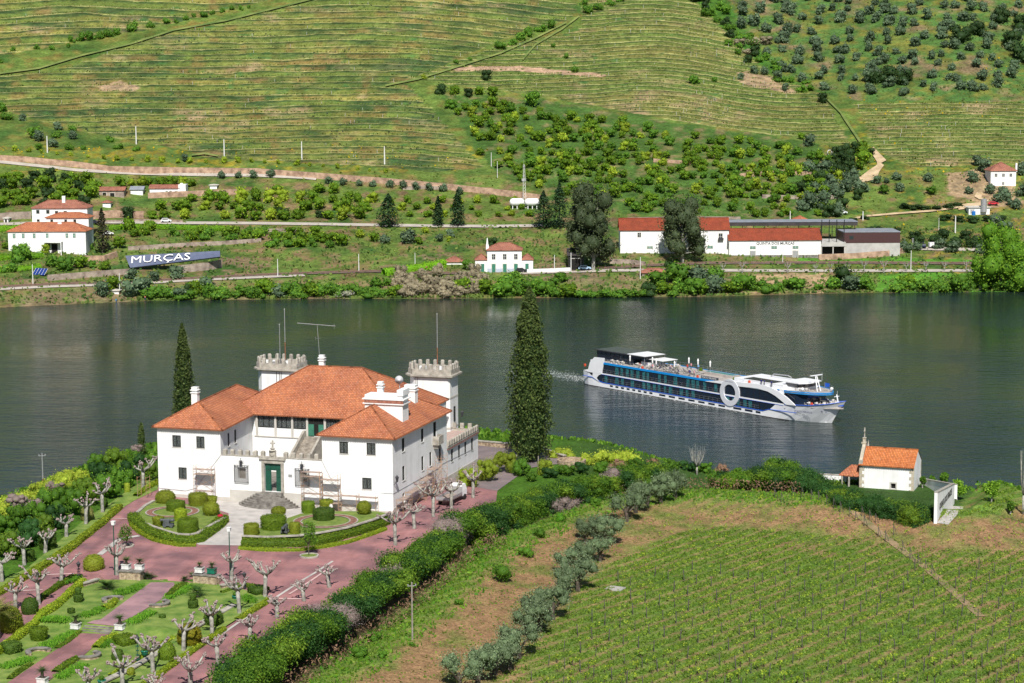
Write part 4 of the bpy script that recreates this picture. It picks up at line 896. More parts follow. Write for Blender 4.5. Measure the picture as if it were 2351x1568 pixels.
for x,y,w,h,k,m,l in [(583,870,136,112,'dome',F_top,'large domed bush beside the lantern post on the plaza'),(447,1143,45,48,'box',F_topd,'small cube bush on the left lawn'),(235,1320,122,108,'bucket',F_hedge,'bucket shaped bush on the left lawn'),(60,1400,125,95,'box',F_topd,'dark cube bush in the lower left of the lawn'),(180,1140,112,118,'dome',F_topd,'dark domed bush left of the long garden hedge'),(45,1262,170,190,'egg',F_top,'large egg shaped bush at the left photo edge'),(1025,1172,42,38,'box',F_topd,'small cube bush on the right lawn'),(785,1348,150,88,'box',F_hedge,'large box shaped bush right of the lower path'),(1190,1350,160,172,'egg',foliage('golden_privet',(.14,.15,.012),(.38,.34,.02)),'golden egg shaped bush behind a pollard'),(1345,1222,126,115,'ball',F_topd,'dark ball bush behind the tallest lawn pollard'),(1050,1440,115,140,'egg',F_hedge,'green egg shaped bush below the golden one'),(740,1440,80,88,'dome',F_topd,'brownish domed bush behind the lower pollard'),(825,1535,52,62,'ball',F_top,'small ball bush at the photo bottom'),(1625,1022,120,62,'box',F_topd,'low dark box hedge block at the garden corner'),(545,545,85,100,'dome',foliage('variegated_bush',(.12,.16,.03),(.5,.48,.16)),'variegated cream bush on the verge behind a pollard'),(657,462,46,72,'egg',F_topd,'narrow cone bush on the verge'),(803,365,38,62,'cyl',F_pitt,'small pale column bush on the upper verge'),(292,730,112,135,'dome',F_topd,'large domed bush on the verge under the conifers'),(182,805,62,82,'box',F_topd,'square dark bush on the verge'),(240,905,40,40,'ball',F_hedge,'little round bush at the kerb')]:
    top(Zg,zg,x,y,w,h,k,m,l)
for x,y,l in ((498,1065,'two tier urn shaped topiary on the left lawn'),(1222,1103,'two tier urn shaped topiary on the right lawn')):
    p=gp(*Zg(x,y)); e=empty('topiary_bush',p,0,l,'topiary'); m=F_topd; leafobj('lower_tier',topiary('bucket',1.25,1.15,m),m,e); leafobj('upper_tier',topiary('bucket',.8,.7,m),m,e,loc=(0,0,1.2))
# ---- pollarded plane trees
def pollard(seed,h):
    r=random.Random(seed); t=MB(); kn=[]; th=h*r.uniform(.5,.6); lean=Vector((r.uniform(-.25,.25),r.uniform(-.2,.2),0))
    top_=lean+Vector((0,0,th)); t.tube([(0,0,-.3),(lean*.3+Vector((0,0,.25)))[:],(lean*.6+Vector((0,0,th*.55)))[:],top_[:]],[.33,.26,.22,.27],9)
    nb=r.randint(4,6); a0=r.uniform(0,6)
    for i in range(nb):
        a=a0+2*math.pi*i/nb+r.uniform(-.35,.35); L=r.uniform(1.0,1.75)*h/4.6; out=Vector((math.cos(a),math.sin(a),0)); el=r.uniform(.35,1.0)
        p1=top_+out*L*.6+Vector((0,0,L*.35*el)); p2=p1+out*L*.45+Vector((0,0,L*.7*el)); t.tube([top_-Vector((0,0,.12)),p1,p2],[.17,.12,.10],7); kn.append((p2,.2))
        if r.random()<.85:
            s_=p1+Vector((r.uniform(-.5,.5),r.uniform(-.5,.5),r.uniform(.5,1.0))); t.tube([p1,s_],[.10,.075],6); kn.append((s_,.17))
        if r.random()<.5: kn.append((p1+Vector((0,0,.08)),.15))
        if r.random()<.5:
            q2=p2+out*r.uniform(.2,.5)+Vector((0,0,r.uniform(-.1,.4))); t.tube([p2,q2],[.09,.07],6); kn.append((q2,.16))
    k=[]
    for p,R in kn:
        m_=MB(); k.append(m_)
        for j in range(5):
            q=p+Vector((r.uniform(-1,1),r.uniform(-1,1),r.uniform(-.8,1)))*R*.75; m_.ball(q,R*r.uniform(.5,.75),4)
    return t,k
def put_pollards(lst,desc,grp,Z=Zg,zs=zg,seed0=100):
    items=sorted(lst,key=lambda t:t[0])
    for i,(x,y,h) in enumerate(items):
        p=gp(*Z(x,y)); H_=h/(SC(p)*zs)*(.97 if seed0<900 else 1.15); t,k=pollard(seed0+i*7,H_)
        e=empty('pollarded_tree',p,rnd.uniform(0,6),desc+', '+(ORD[i] if i<len(ORD) else 'farthest right'),'pollarded tree',grp); t.obj('trunk',M_bark,e,smooth=True); [q.obj('knuckle',M_knob,e,smooth=True) for q in k]
put_pollards([(905,335,215),(650,490,225),(543,565,205),(420,645,180),(285,745,175),(155,820,225),(15,930,255)],'bare pollarded plane on the verge below the conifers','pollarded planes on the verge')
put_pollards([(383,945,240),(247,1075,280),(95,1110,220)],'bare pollarded plane between avenue and garden hedge','pollarded planes by the garden hedge',seed0=300)
put_pollards([(740,890,245),(1465,920,230),(1675,1030,280),(1518,1135,280),(1345,1275,290),(1160,1375,260),(970,1510,320),(775,1610,290),(550,1660,200)],'bare pollarded plane inside the garden','pollarded planes in the garden',seed0=500)
put_pollards([(2085,965,165),(1925,1050,150),(1755,1155,150),(1580,1305,200),(1385,1450,220),(1205,1600,250),(985,1660,170)],'bare pollarded plane on the road edge by the big conifer hedge','pollarded planes along the conifer hedge',seed0=700)
put_pollards([(908,1252,80),(952,1214,58),(995,1187,86),(1036,1169,62),(1086,1143,68)],'bare pollarded plane beside the right wing of the house','pollarded planes beside the right wing',Z=lambda a,b:(a,b),zs=1.,seed0=900)
# ---- conifer hedges
def big_hedge(name,pts,wd,ht,label,zbase,leaf=.42,dens=15,dead=.12,golden=.3,zt=None,m1=None,sp=1.3):
    e=empty(name,(pts[0][0],pts[0][1],zbase(0)),0,label,'hedge'); org=e.location.copy()
    P=resample([Vector((a,b,0)) for a,b in pts],sp); bl=[];r=random.Random(11)
    N1=len(P)
    for i,p in enumerate(P):
        d=(P[min(i+1,N1-1)]-P[max(i-1,0)]).normalized(); n=Vector((d.y,-d.x,0)); t=i/(N1-1)
        z0=zbase(t); h=ht(t); W=wd(t)
        hv=h*(1+.17*(vnoise(np.array([i*.42]),np.array([2.]),8)[0]-.5)*2)
        for a in (-.5,-.15,.2,.5):
            for zz in (.25,.55,.82):
                if r.random()<.9 and (t>.68 or not(zz<.3 and a>-.2) and not(zz<.6 and a>.3)): q=p+n*(a*W+r.uniform(-.5,.5))+d*r.uniform(-.6,.6); bl.append((q.x-org.x,q.y-org.y,z0+(zz+r.uniform(-.07,.07))*hv-org.z,r.uniform(.6,1.35)*hv*.25,1,1,.75))
    B=np.array(bl); 
    nz=vnoise(B[:,0]*.16+50,B[:,1]*.16+B[:,2]*.3,17)
    isdead=(nz>1-dead-.12)
    g1=vnoise(B[:,0]*.6+9,B[:,1]*.6+B[:,2]*.5,23)+.25*NR.normal(size=len(B)); gold=(g1>.78)&~isdead; dk=(g1<.34)&~isdead
    for sel,m,nm,up in ((~isdead&~gold&~dk,m1 or F_conif,'green_foliage',.5),(gold,F_conify,'golden_foliage',.5),(dk,F_conifd,'dark_foliage',.4),(isdead,F_dead,'dead_twigs',.2)):
        if sel.sum()==0: continue
        bb=B[sel]; ar=(bb[:,3]**2).sum()*12; v=blobs(bb,int(ar*dens*1.0),leaf*.66,jit=.55,asp=.45 if nm!='dead_twigs' else .16,up=up,core=.74,shell=(.72,1.28),lump=.16)
        leafobj(nm,v,m,e)
    return e
hp=[(x+1.9*0.93,y-.9) for x,y in HEDGE[:11]]
big_hedge('conifer_hedge',hp,lambda t:3.1,lambda t:5.0-1.2*t,'tall shaggy conifer hedge running from the photo bottom up to the cypress',lambda t:19.5-1.2*t,.40,38,dead=.14)
_a=gp(1801,1124);_b=gp(1956,1163);_c=gp(2039,1181);_d=gp(2128,1204)
hp2=[(31.5,303.4),(40,301.6),(_a.x,_a.y+1.8)]
big_hedge('conifer_hedge',hp2,lambda t:2.8,lambda t:4.0,'bushy conifer hedge block left of the chapel hedge',lambda t:17.0,.36,34,dead=.02,sp=.9)
hp3=[(_a.x+.8,_a.y+1.9),(_b.x,_b.y+1.5),(_c.x,_c.y+1.4),(_d.x-.4,_d.y+1.2)]
big_hedge('conifer_hedge',hp3,lambda t:3.0,lambda t:3.9+.3*t,'dark conifer hedge in front of the chapel wall',lambda t:16.1-.2*t,.34,40,dead=.03,m1=F_conifd,sp=.8)
def brown_face(a,b,h,z,label):
    pass
# dead brown inner twigs showing on the field side of the hedge
def twigs(name,pts,z0,h,wd,label,n,m=F_deadb):
    P=resample([Vector((*q,0)) for q in pts],.5); c=[];nn=[]
    for _ in range(n):
        i=rnd.randrange(len(P)-1); d=(P[i+1]-P[i]).normalized(); q=P[i].lerp(P[i+1],rnd.random())+Vector((d.y,-d.x,0))*rnd.uniform(0,wd); c.append((q.x,q.y,z0(i/len(P))+rnd.random()*h)); nn.append((d.y,-d.x,.1))
    v=leaves(np.array(c),np.array(nn),.4,.6,.35); o=leafobj(name,v,m); return tag(o,label,'dead shrub',kind='stuff')
twigs('dead_hedge_twigs',[(5,288),(12,293.5),(22,300.5),(31,300.6),(44,298.5)],lambda t:18.4-.8*t,2.8,1.2,'brown dead twigs on the field side of the hedge',2600)
twigs('dead_hedge_twigs',[(_b.x,_b.y+.2),(_c.x,_c.y+.1),(_d.x-.3,_d.y-.1)],lambda t:15.8,2.2,.8,'brown dead twigs under the chapel hedge',700)
twigs('dead_hedge_twigs',[(-24,196),(-19,212),(-14,225),(-9.6,240),(-6.4,254),(-1.5,265)],lambda t:18.9,2.4,.9,'brown dead twigs low on the near hedge',1500)
# ---- shrub bank on the left, above the river
def shrub(name,px,r,m,label,cat='shrub',Z=None,flat=.8,leaf=.26,z=None,n=None,lobes=6,group=None,surf=gp,asp=.7,dz=0):
    D=Z(*px) if Z else px; p=(G(*D,z) if z else surf(*D)); bl=[]
    for i in range(lobes): a=rnd.uniform(0,6.3); d=rnd.uniform(.15,.6)*r; bl.append((math.cos(a)*d,math.sin(a)*d,r*flat*rnd.uniform(.2,.95),r*(rnd.uniform(.45,.65) if lobes<9 else rnd.uniform(.22,.4)),1,1,flat))
    o=leafobj(name,blobs(bl,int(n or 430*r*r*(.26/leaf)**2*.5),leaf*.85,jit=.6,asp=asp,shell=(.62,1.22),lump=.22,core=.72),m); o.location=(p.x,p.y,p.z+dz); return tag(o,label,cat,group)
lst=[((100,800),2.5),((320,690),2.4),((560,560),2.4),((880,410),2.8),((20,880),2.3),((430,690),2.2),((720,500),2.4),((1080,370),2.0),((-40,760),2.3),((210,760),2.4),((640,560),2.0)]
for i,(p,r) in enumerate(sorted(lst,key=lambda t:t[0][0])): shrub('variegated_shrub',p,r,F_pitt,'yellow green shrub on the bank above the river, '+ORD[i],Z=Zr,flat=.9,leaf=.24,lobes=14,group='yellow green bank shrubs')
lst=[((250,960),2.4),((620,760),2.7),((880,770),2.8),((1130,640),2.8),((1380,560),2.8),((1560,430),2.7),((1720,300),2.6),((1330,380),2.4),((1270,230),2.2),((1520,190),2.4),((720,960),2.4),((120,1340),2.7),((350,1180),2.6),((560,1080),2.3),((40,1080),2.3),((1880,190),2.3),((1950,330),1.9),((460,900),2.2)]
for i,(p,r) in enumerate(sorted(lst,key=lambda t:t[0][0])): shrub('conifer_shrub',p,r*1.05,[F_conif,F_conifd,F_conif,F_conify][i*7%4],'dark green spreading conifer on the bank, '+(ORD[i] if i<15 else ['sixteenth from the left','seventeenth from the left','rightmost, by the house wall'][i-15]),Z=Zr,flat=1.15,leaf=.34,asp=.5,group='spreading conifers on the bank',lobes=16)
for i,(p,r) in enumerate([((260,830),2.5),((480,830),1.7),((730,600),1.8),((1430,130),1.7),((1800,70),1.5)]): shrub('dead_conifer_shrub',p,r,F_dead,'dead mauve grey conifer top among green shrubs, '+ORD[i],Z=Zr,flat=.7,leaf=.34,lobes=14,asp=.16,group='dead conifers on the bank',dz=1.5)
# ================================================================= NEAR OBJECTS
def cycad_mesh(r,n=44,seed=1,up=1.0):
    q=random.Random(seed); V=[];F=[];T=[]
    for i in range(n):
        a=2*math.pi*i/n*2.4+q.uniform(-.2,.2); el=q.uniform(.15,1.15)*up; L=r*q.uniform(1.0,1.3); seg=6; w=.12*r
        pts=[]
        for k in range(seg+1):
            t=k/seg; rad=L*t*math.cos(el*(1-t*.6)); z=L*(math.sin(el)*t-.38*t*t*(1.0-.3*el)); pts.append(Vector((math.cos(a)*rad,math.sin(a)*rad,z)))
        for k in range(seg):
            d=(pts[k+1]-pts[k]).normalized(); s=Vector((-math.sin(a),math.cos(a),0)); wd=w*(1.1-.8*k/seg)*(1 if k else .5)
            for sg in (1,-1):
                for j in range(2):
                    p=pts[k].lerp(pts[k+1],j*.5); b=len(V); tip=p+s*sg*wd*2.0+d*wd*.9+Vector((0,0,.25*wd)); V+=[p[:],(p+d*wd*.55)[:],tip[:],(tip-d*wd*.2)[:]]; F.append((b,b+1,b+2,b+3)); tt=q.random(); T+=[tt]*4
    return np.array(V),np.array(F),np.array(T)
CYC=None
def cycad(p,r,label,potc=None,trunk=.3,grp='cycads'):
    e=empty('cycad_palm',p,rnd.uniform(0,6),label,'cycad',grp)
    z=trunk
    MB().lathe([(r*.2,0),(r*.22,z*.5),(r*.17,z),(r*.08,z+.1)],8).obj('trunk',M_dbark,e)
    leafobj('fronds',cycad_mesh(r,34,rnd.randint(0,99)),F_cyc,e,loc=(0,0,z))
    return e
def planter(p,w,h,m,label):
    e=empty('planter_box',p,-TH,label,'planter','planter boxes'); b=MB(); b.box(-w/2,w/2,-w*.4,w*.4,0,h-.1); b.obj('box',m,e); b=MB(); b.box(-w/2-.06,w/2+.06,-w*.4-.06,w*.4+.06,h-.1,h); b.box(-w/2-.04,w/2+.04,-w*.4-.04,w*.4+.04,-.0,.08); b.obj('rim',m,e)
    MB().box(-w/2+.05,w/2-.05,-w*.35,w*.35,h,h+.02).obj('soil',M_dbark,e); return h
M_pot=mat('planter_concrete',(.62,.62,.60),.8,.1,3); M_potg=mat('planter_green_glaze',(.01,.14,.09),.3,.1,3,spec=.6)
for (x,y),r,l,hz in [((680,985),1.55,'big dark cycad on the left lawn near the plaza',.5),((1250,1035),1.4,'big dark cycad on the right lawn near the plaza',.8),((940,918),1.1,'cycad at the right end of the left stone wall',.4),((1170,925),.7,'small cycad left of the right stone wall',.3),((1215,900),.65,'small cycad just left of the right planter wall',.3)]:
    cycad(gp(*Zg(x,y)),r,l,trunk=hz)
def stonewall(name,a,b,w,h,label,cap=M_dstone,capw=.1,zf=hn1):
    d=(b-a);d.z=0;L=d.length;ang=math.atan2(d.y,d.x); e=empty(name,(a.x,a.y,min(zf(a.x,a.y),zf(b.x,b.y))),ang,label,'stone wall'); m=MB(); m.box(0,L,-w/2,w/2,-.6,h-.14); m.obj('masonry',M_rubble,e); c=MB(); c.box(-capw,L+capw,-w/2-capw,w/2+capw,h-.139,h); c.obj('coping',cap,e); return e
stonewall('planter_wall',gp(*Zg(768,915)),gp(*Zg(900,925)),1.1,1.35,'rubble wall carrying two planters left of the garden entrance'); stonewall('planter_wall',gp(*Zg(1235,925)),gp(*Zg(1385,945)),1.1,1.2,'rubble wall carrying two planters right of the garden entrance')
stonewall('garden_wall',gp(*Zg(528,968)),gp(*Zg(620,940)),.4,.7,'short curved rubble wall under the domed bush',M_stone)
stonewall('garden_wall',gp(*Zg(1400,980)),gp(*Zg(1470,965)),.4,.7,'short rubble wall at the upper right of the lawn',M_stone)
stonewall('retaining_wall',gp(*Zg(1480,1085)),gp(*Zg(1240,1235)),.6,.55,'stone retaining wall right of the lawn behind pollards',M_stone); stonewall('retaining_wall',gp(*Zg(1080,1345)),gp(*Zg(830,1500)),.6,.55,'stone retaining wall beside the green pot',M_stone); stonewall('retaining_wall',gp(*Zg(830,1500)),gp(*Zg(640,1590)),.6,.55,'stone retaining wall at the lower photo edge',M_stone)
for (x,y),hz,m,r,l in [((802,912),1.35,M_pot,.85,'left white planter on the left rubble wall'),((886,914),1.35,M_pot,.7,'right white planter on the left rubble wall'),((1265,927),1.2,M_pot,.55,'white planter on the right rubble wall'),((1343,932),1.2,M_potg,.65,'green planter on the right rubble wall'),((480,1235),.25,M_pot,.75,'white planter left of the lower steps'),((760,1240),.25,M_pot,.8,'white planter right of the lower steps'),((270,1580),.2,M_pot,.8,'white planter at the photo bottom')]:
    p=gp(*Zg(x,y)); p.z+=hz; h=planter(p,.95,.62,m,l); cycad(Vector((p.x,p.y,p.z+h)),r,'cycad growing in the '+l,trunk=.35 if hz>1 else .6)
def cpot(p,label,m=M_potg,r=.42):
    e=empty('flower_pot',p,0,label,'flower pot'); MB().lathe([(r*.6,0),(r*.95,r*.9),(r,r*1.25),(r*1.12,r*1.3),(r*1.1,r*1.5),(r*.9,r*1.5)],14).obj('pot',m,e,smooth=True); leafobj('plant',blobs([(0,0,r*1.9,r*.8)],60,.14),F_weed,e)
cpot(gp(*Zg(917,1420))+Vector((0,0,.4)),'glazed green pot on the stone wall beside the lantern'); cpot(gp(*Zg(645,1585)),'glazed green pot at the photo bottom'); cpot(gp(*Zg(1490,1045)),'glazed green pot behind the upper pollard',r=.4); cpot(gp(*Zg(150,1110)),'small pot behind the dark domed bush',r=.3)
# round stone basins / benches
def basin(px,r,a0,a1,label):
    p=gp(*Zg(*px)); e=empty('stone_bench',p,0,label,'stone bench','curved stone benches'); n=22
    for nm,ri,ro,z0,z1,m in (('masonry',r-.4,r,-.3,.5,M_rubble),('seat',r-.5,r+.08,.501,.62,M_dstone)):
        mb=MB()
        for i in range(n):
            t0=a0+(a1-a0)*i/n;t1=a0+(a1-a0)*(i+1)/n
            P=[(ri*math.cos(t0),ri*math.sin(t0)),(ro*math.cos(t0),ro*math.sin(t0)),(ro*math.cos(t1),ro*math.sin(t1)),(ri*math.cos(t1),ri*math.sin(t1))]
            mb.prism(P,z0,z1)
        mb.obj(nm,m,e)
basin((715,1062),1.25,math.radians(30),math.radians(230),'curved stone bench left of the upper garden path'); basin((1000,1085),1.35,math.radians(-130),math.radians(70),'curved stone bench right of the upper garden path')
basin((245,1395),1.35,math.radians(30),math.radians(230),'curved stone bench left of the lower garden path'); basin((560,1415),1.3,math.radians(-130),math.radians(70),'curved stone bench right of the lower garden path')
# agapanthus clumps
def strap(pts,label,r=.55,n=26):
    c=[];nn=[];V=[];F=[];T=[]
    for p in pts:
        for _ in range(n):
            a=rnd.uniform(0,6.3);b=Vector((p.x+rnd.uniform(-.5,.5),p.y+rnd.uniform(-.5,.5),p.z)); o=Vector((math.cos(a),math.sin(a),0)); s=Vector((-o.y,o.x,0))*.05
            m=b+o*r*.45+Vector((0,0,r*.75)); t=b+o*r+Vector((0,0,r*.35)); k=len(V); V+=[(b-s)[:],(b+s)[:],(m+s)[:],(m-s)[:],(t+s*.3)[:],(t-s*.3)[:]]; F+=[(k,k+1,k+2,k+3),(k+3,k+2,k+4,k+5)]; T+=[rnd.random()]*6
    o=leafobj('agapanthus_clump',(np.array(V),np.array(F),np.array(T)),F_agap); return tag(o,label,'garden plants',kind='stuff')
def line(Z,a,b,n): return [gp(*Z(a[0]+(b[0]-a[0])*i/(n-1)+rnd.uniform(-6,6),a[1]+(b[1]-a[1])*i/(n-1)+rnd.uniform(-5,5)),.12) for i in range(n)]
for a,b,n,l in [((755,1010),(880,970),8,'bright strap leaved clumps beside the upper path'),((270,1175),(420,1180),8,'bright strap leaved row on the left lawn'),((540,1150),(640,1110),7,'bright strap leaved clumps left of the steps'),((830,1195),(950,1135),8,'bright strap leaved clumps right of the upper path'),((285,1345),(450,1270),9,'bright strap leaved clumps left of the lower path'),((30,1480),(180,1430),9,'bright strap leaved clumps at the lower left'),((640,1345),(700,1320),5,'bright strap leaved clumps beside the box bush'),((380,1540),(520,1470),8,'bright strap leaved clumps right of the lower path'),((1065,1035),(1190,975),9,'bright strap leaved clumps near the right cycad'),((1560,1040),(1590,1060),4,'bright strap leaved clumps by the corner lantern'),((400,940),(490,905),6,'strap leaved clumps between the two hedges')]:
    strap(line(Zg,a,b,n)+line(Zg,(a[0]+8,a[1]+10),(b[0]+8,b[1]+8),n),l)
# street lamps
def tall_lamp(p,h,label):
    e=empty('street_lamp',p,-TH,label,'street lamp','tall plaza lamps'); MB().tube([(0,0,0),(0,0,.9),(0,0,h)],[.11,.075,.06],8).obj('pole',M_green,e); b=MB(); b.prism([(-.18,-.18),(.18,-.18),(.18,.18),(-.18,.18)],h,h+.42,top=[(-.22,-.22),(.22,-.22),(.22,.22),(-.22,.22)]); b.box(-.25,.25,-.25,.25,h+.421,h+.48); b.obj('lamp_box',M_white,e)
p=gp(*Zg(728,895)); tall_lamp(p,325/(SC(p)*zg)*1.03,'tall green street lamp with white head left of the garden entrance'); p=gp(*Zg(1457,920)); tall_lamp(p,310/(SC(p)*zg)*1.03,'tall green street lamp with white head right of the garden entrance')
def lantern(p,h,label,m=M_iron):
    e=empty('lantern_post',p,0,label,'lantern','iron lantern posts'); s=h/2.6; b=MB()
    for a in range(4): x=.16*math.cos(a*1.571);y=.16*math.sin(a*1.571); b.tube([(x*1.1,y*1.1,0),(x,y,1.6*s)],.03,4)
    for z in (.3,.7,1.1,1.5): b.lathe([(.19,z*s),(.19,z*s+.04)],8)
    b.tube([(0,0,1.55*s),(0,0,1.8*s)],.05,6); b.obj('post',m,e); l=MB(); l.lathe([(.12,1.8*s),(.26,2.25*s),(.32,2.27*s),(.1,2.45*s),(.04,2.6*s)],6); l.obj('lantern_head',M_iron,e)
lantern(gp(*Zg(500,915)),2.35,'iron lantern post left of the domed plaza bush'); lantern(gp(*Zg(1548,975)),2.2,'iron lantern post right of the plaza pollard'); lantern(gp(*Zg(873,1450))+Vector((0,0,.2)),3.1,'green lantern post beside the glazed pot',M_green)
# cannons
def cannon(x,y,ang,label):
    p=G(*Zw(x,y),22.25); e=empty('cannon',p,ang,label,'cannon','old iron cannons'); M=mat('cannon_iron',(.09,.10,.105),.6,.2,4)
    Mx=Matrix.Translation((0,0,.95))@Matrix.Rotation(math.pi/2,4,'Y'); b=MB(); b.lathe([(.06,-.98),(.1,-.9),(.2,-.85),(.24,-.8),(.22,-.4),(.2,.1),(.17,.7),(.21,.9),(.2,1.0),(.1,1.0)],14,M=Mx); b.obj('barrel',M,e,smooth=True)
    c=MB()
    for y_ in (-.28,.28): c.prism([(-.8,y_-.05),(.6,y_-.05),(.6,y_+.05),(-.8,y_+.05)],.2,.55); c.box(-.3,.5,y_-.05,y_+.05,.55,.92)
    c.box(-.7,.5,-.28,.28,.25,.4); c.obj('carriage',M,e)
    for xx in (-.55,.35):
        for y_ in (-.4,.4): MB().lathe([(.22,-.05),(.24,0),(.22,.05)],12,M=Matrix.Translation((xx,y_,.24))@Matrix.Rotation(math.pi/2,4,'X')).obj('wheel',M,e)
cannon(345,462,math.pi*.97,'dark iron cannon on the left raised bed'); cannon(1360,518,-1.75,'dark iron cannon on the right raised bed seen from its muzzle')
# small tree in a round stone tree pit on the plaza
def leafy_tree(p,h,r,m,label,cat,name='tree',tr=.12,leaf=.16,n=1200,lobes=9,z0=.35,bark=M_dbark,shell=(.2,1.0),core=0,sq=1.,group=None,seed=None,asp=.7,limbs=5):
    e=empty(name,p,0,label,cat,group); r_=random.Random(seed if seed is not None else rnd.random()); t=MB(); t.tube([(0,0,-.3),(0.05*h*r_.uniform(-1,1),0,h*z0),(0,0,h*.75)],[tr,tr*.75,tr*.3],7); bl=[]
    for i in range(limbs):
        a=2*math.pi*i/limbs+r_.uniform(-.4,.4); q=(math.cos(a)*r*.6,math.sin(a)*r*.6,h*r_.uniform(.55,.8)); t.tube([(0,0,h*z0*r_.uniform(.9,1.2)),(q[0]*.5,q[1]*.5,(h*z0+q[2])/2),q],[tr*.5,tr*.35,tr*.15],5)
    t.obj('trunk',bark,e)
    for i in range(lobes):
        a=r_.uniform(0,6.3);d=r*r_.uniform(.1,.7); z=r_.uniform(z0+.12,.92); bl.append((math.cos(a)*d*(1.15-z),math.sin(a)*d*(1.15-z),h*z,r*r_.uniform(.32,.52),1,1,sq))
    leafobj('crown',blobs(bl,n*3,leaf*1.15,jit=.8,shell=(max(.6,shell[0]),1.15),core=core,asp=asp),m,e); return e
p=gp(*Zw(1570,720)); leafy_tree(p,4.4,1.6,F_weed,'small leafy tree standing in a round stone pit on the plaza','tree',tr=.07,leaf=.14,n=900)
e=empty('tree_pit',p+Vector((0,0,.05)),0,'round stone kerb around the small plaza tree','tree pit'); MB().lathe([(1.05,0),(1.05,.2),(1.25,.2),(1.25,0)],24).obj('kerb',M_stone,e); MB().lathe([(1.05,.1),(.01,.12)],20).obj('grass',M_lawn2,e)
p=gp(*Zg(800,705)); e=leafy_tree(p,2.6,1.4,F_weed,'bushy small tree in a stone pit left of the left bed','tree',tr=.06,leaf=.15,n=600); e=empty('tree_pit',p+Vector((0,0,.05)),0,'round stone kerb left of the left raised bed','tree pit'); MB().lathe([(.8,0),(.8,.2),(1.0,.2),(1.0,0)],24).obj('kerb',M_stone,e)
# palm at the left edge of the photo
p=gp(*Zg(-10,1290)); e=empty('palm_tree',p,0,'fan palm cut by the left photo edge','palm'); MB().tube([(0,0,-.3),(0,0,3.2)],.25,8).obj('trunk',M_dbark,e); leafobj('fronds',cycad_mesh(2.3,40,5,.8),foliage('palm_frond',(.06,.10,.015),(.30,.28,.08)),e,loc=(0,0,3.2))
# scaffolding
def scaffold(name,lx0,lx1,y0,y1,h,decks,label,diag=True,along='x',z0=0.0):
    e=empty(name,HC,-TH,label,'scaffold','scaffold towers'); f=MB()
    xs=(lx0,lx1);ys=(y0,y1)
    for x in xs:
        for y in ys: f.tube([(x,y,z0-.2),(x,y,z0+h)],.028,5)
    a,b=(ys,xs) if along=='x' else (xs,ys)
    z=z0+.5
    while z<z0+h:
        if along=='x':
            for x in xs: f.tube([(x,y0,z),(x,y1,z)],.022,4)
        else:
            for y in ys: f.tube([(x0_,y,z) if False else (lx0,y,z),(lx1,y,z)],.022,4)
        z+=.5
    z=z0; k=0
    while diag and z+1.6<z0+h+.4:
        if along=='x':
            for y in ys: f.tube([(lx0,y,z+.2),(lx1,y,z+1.7)],.018,4); f.tube([(lx1,y,z+.2),(lx0,y,z+1.7)],.018,4)
        else:
            for x in xs: f.tube([(x,y0,z+.2),(x,y1,z+1.7)],.018,4); f.tube([(x,y1,z+.2),(x,y0,z+1.7)],.018,4)
        z+=1.9
    f.obj('frame',M_rustw,e)
    for d in decks: MB().box(lx0-.05,lx1+.05,y0+.05,y1-.05,z0+d-.05,z0+d).obj('deck',M_plank,e)
scaffold('scaffold',-29.9,-27.0,-1.7,-.7,5.3,[1.75,4.2,4.9],'scaffold tower left of the entrance steps before the left window',z0=.4)
scaffold('scaffold',-13.2,-10.4,-1.7,-.7,5.9,[2.5,5.0,5.6],'tall scaffold tower just right of the entrance steps',z0=.2)
scaffold('scaffold',-10.3,-7.6,-1.75,-.75,5.5,[1.4,2.4,4.7],'scaffold tower between the right window cage and the low scaffold',z0=.15)
scaffold('scaffold',-7.5,-4.9,-1.7,-.7,2.9,[2.6],'low scaffold bay under the right wing window',z0=.1); scaffold('scaffold',-4.8,-2.0,-1.7,-.7,2.9,[2.6],'low scaffold bay nearest the right front corner',z0=.05)
scaffold('scaffold',.35,1.35,.3,3.2,2.3,[2.1],'low scaffold on the side wall next to the corner',along='y'); scaffold('scaffold',.35,1.35,4.0,9.5,2.7,[2.4],'long low scaffold along the side wall by the side door',along='y'); scaffold('scaffold',.35,1.35,10.0,13.0,3.3,[3.0],'scaffold on the side wall behind the truck, with one raised deck',along='y'); scaffold('scaffold',.35,1.35,13.6,16,4.4,[3.9],'tallest scaffold on the side wall below the balcony',along='y'); scaffold('scaffold',.35,1.35,17,19.5,5.3,[],'open scaffold frame without deck on the side wall',along='y')
scaffold('scaffold',-38.6,-37.2,-2.2,-1.0,3.2,[],'yellow scaffold frame at the left front corner of the house',diag=False,z0=.7)
# flatbed truck
e=empty('flatbed_truck',lw(5.0,10.5,21-.1),math.pi/2-TH-.08,'white cab flatbed truck parked beside the house behind pollards','truck')
b=MB(); b.box(-3,1.6,-1.05,1.05,.85,.98); b.obj('bed',M_plank,e); b=MB()
for q in ((-3,1.6,-1.08,-1.02),(-3,1.6,1.02,1.08)): b.box(*q,.98,1.38)
b.box(-3.06,-3,-1.05,1.05,.98,1.38); b.box(1.6,1.66,-1.05,1.05,.98,2.1); b.obj('side_boards',M_steel,e)
b=MB(); b.prism([(1.75,-1.0),(3.5,-1.0),(3.5,1.0),(1.75,1.0)],.7,1.5); b.prism([(1.75,-1.0),(3.5,-1.0),(3.5,1.0),(1.75,1.0)],1.5,2.35,top=[(1.8,-.9),(3.1,-.9),(3.1,.9),(1.8,.9)]); b.obj('cab',M_white,e)
b=MB(); b.box(3.05,3.55,-.85,.85,1.55,2.2); b.obj('windscreen',M_glass,e)
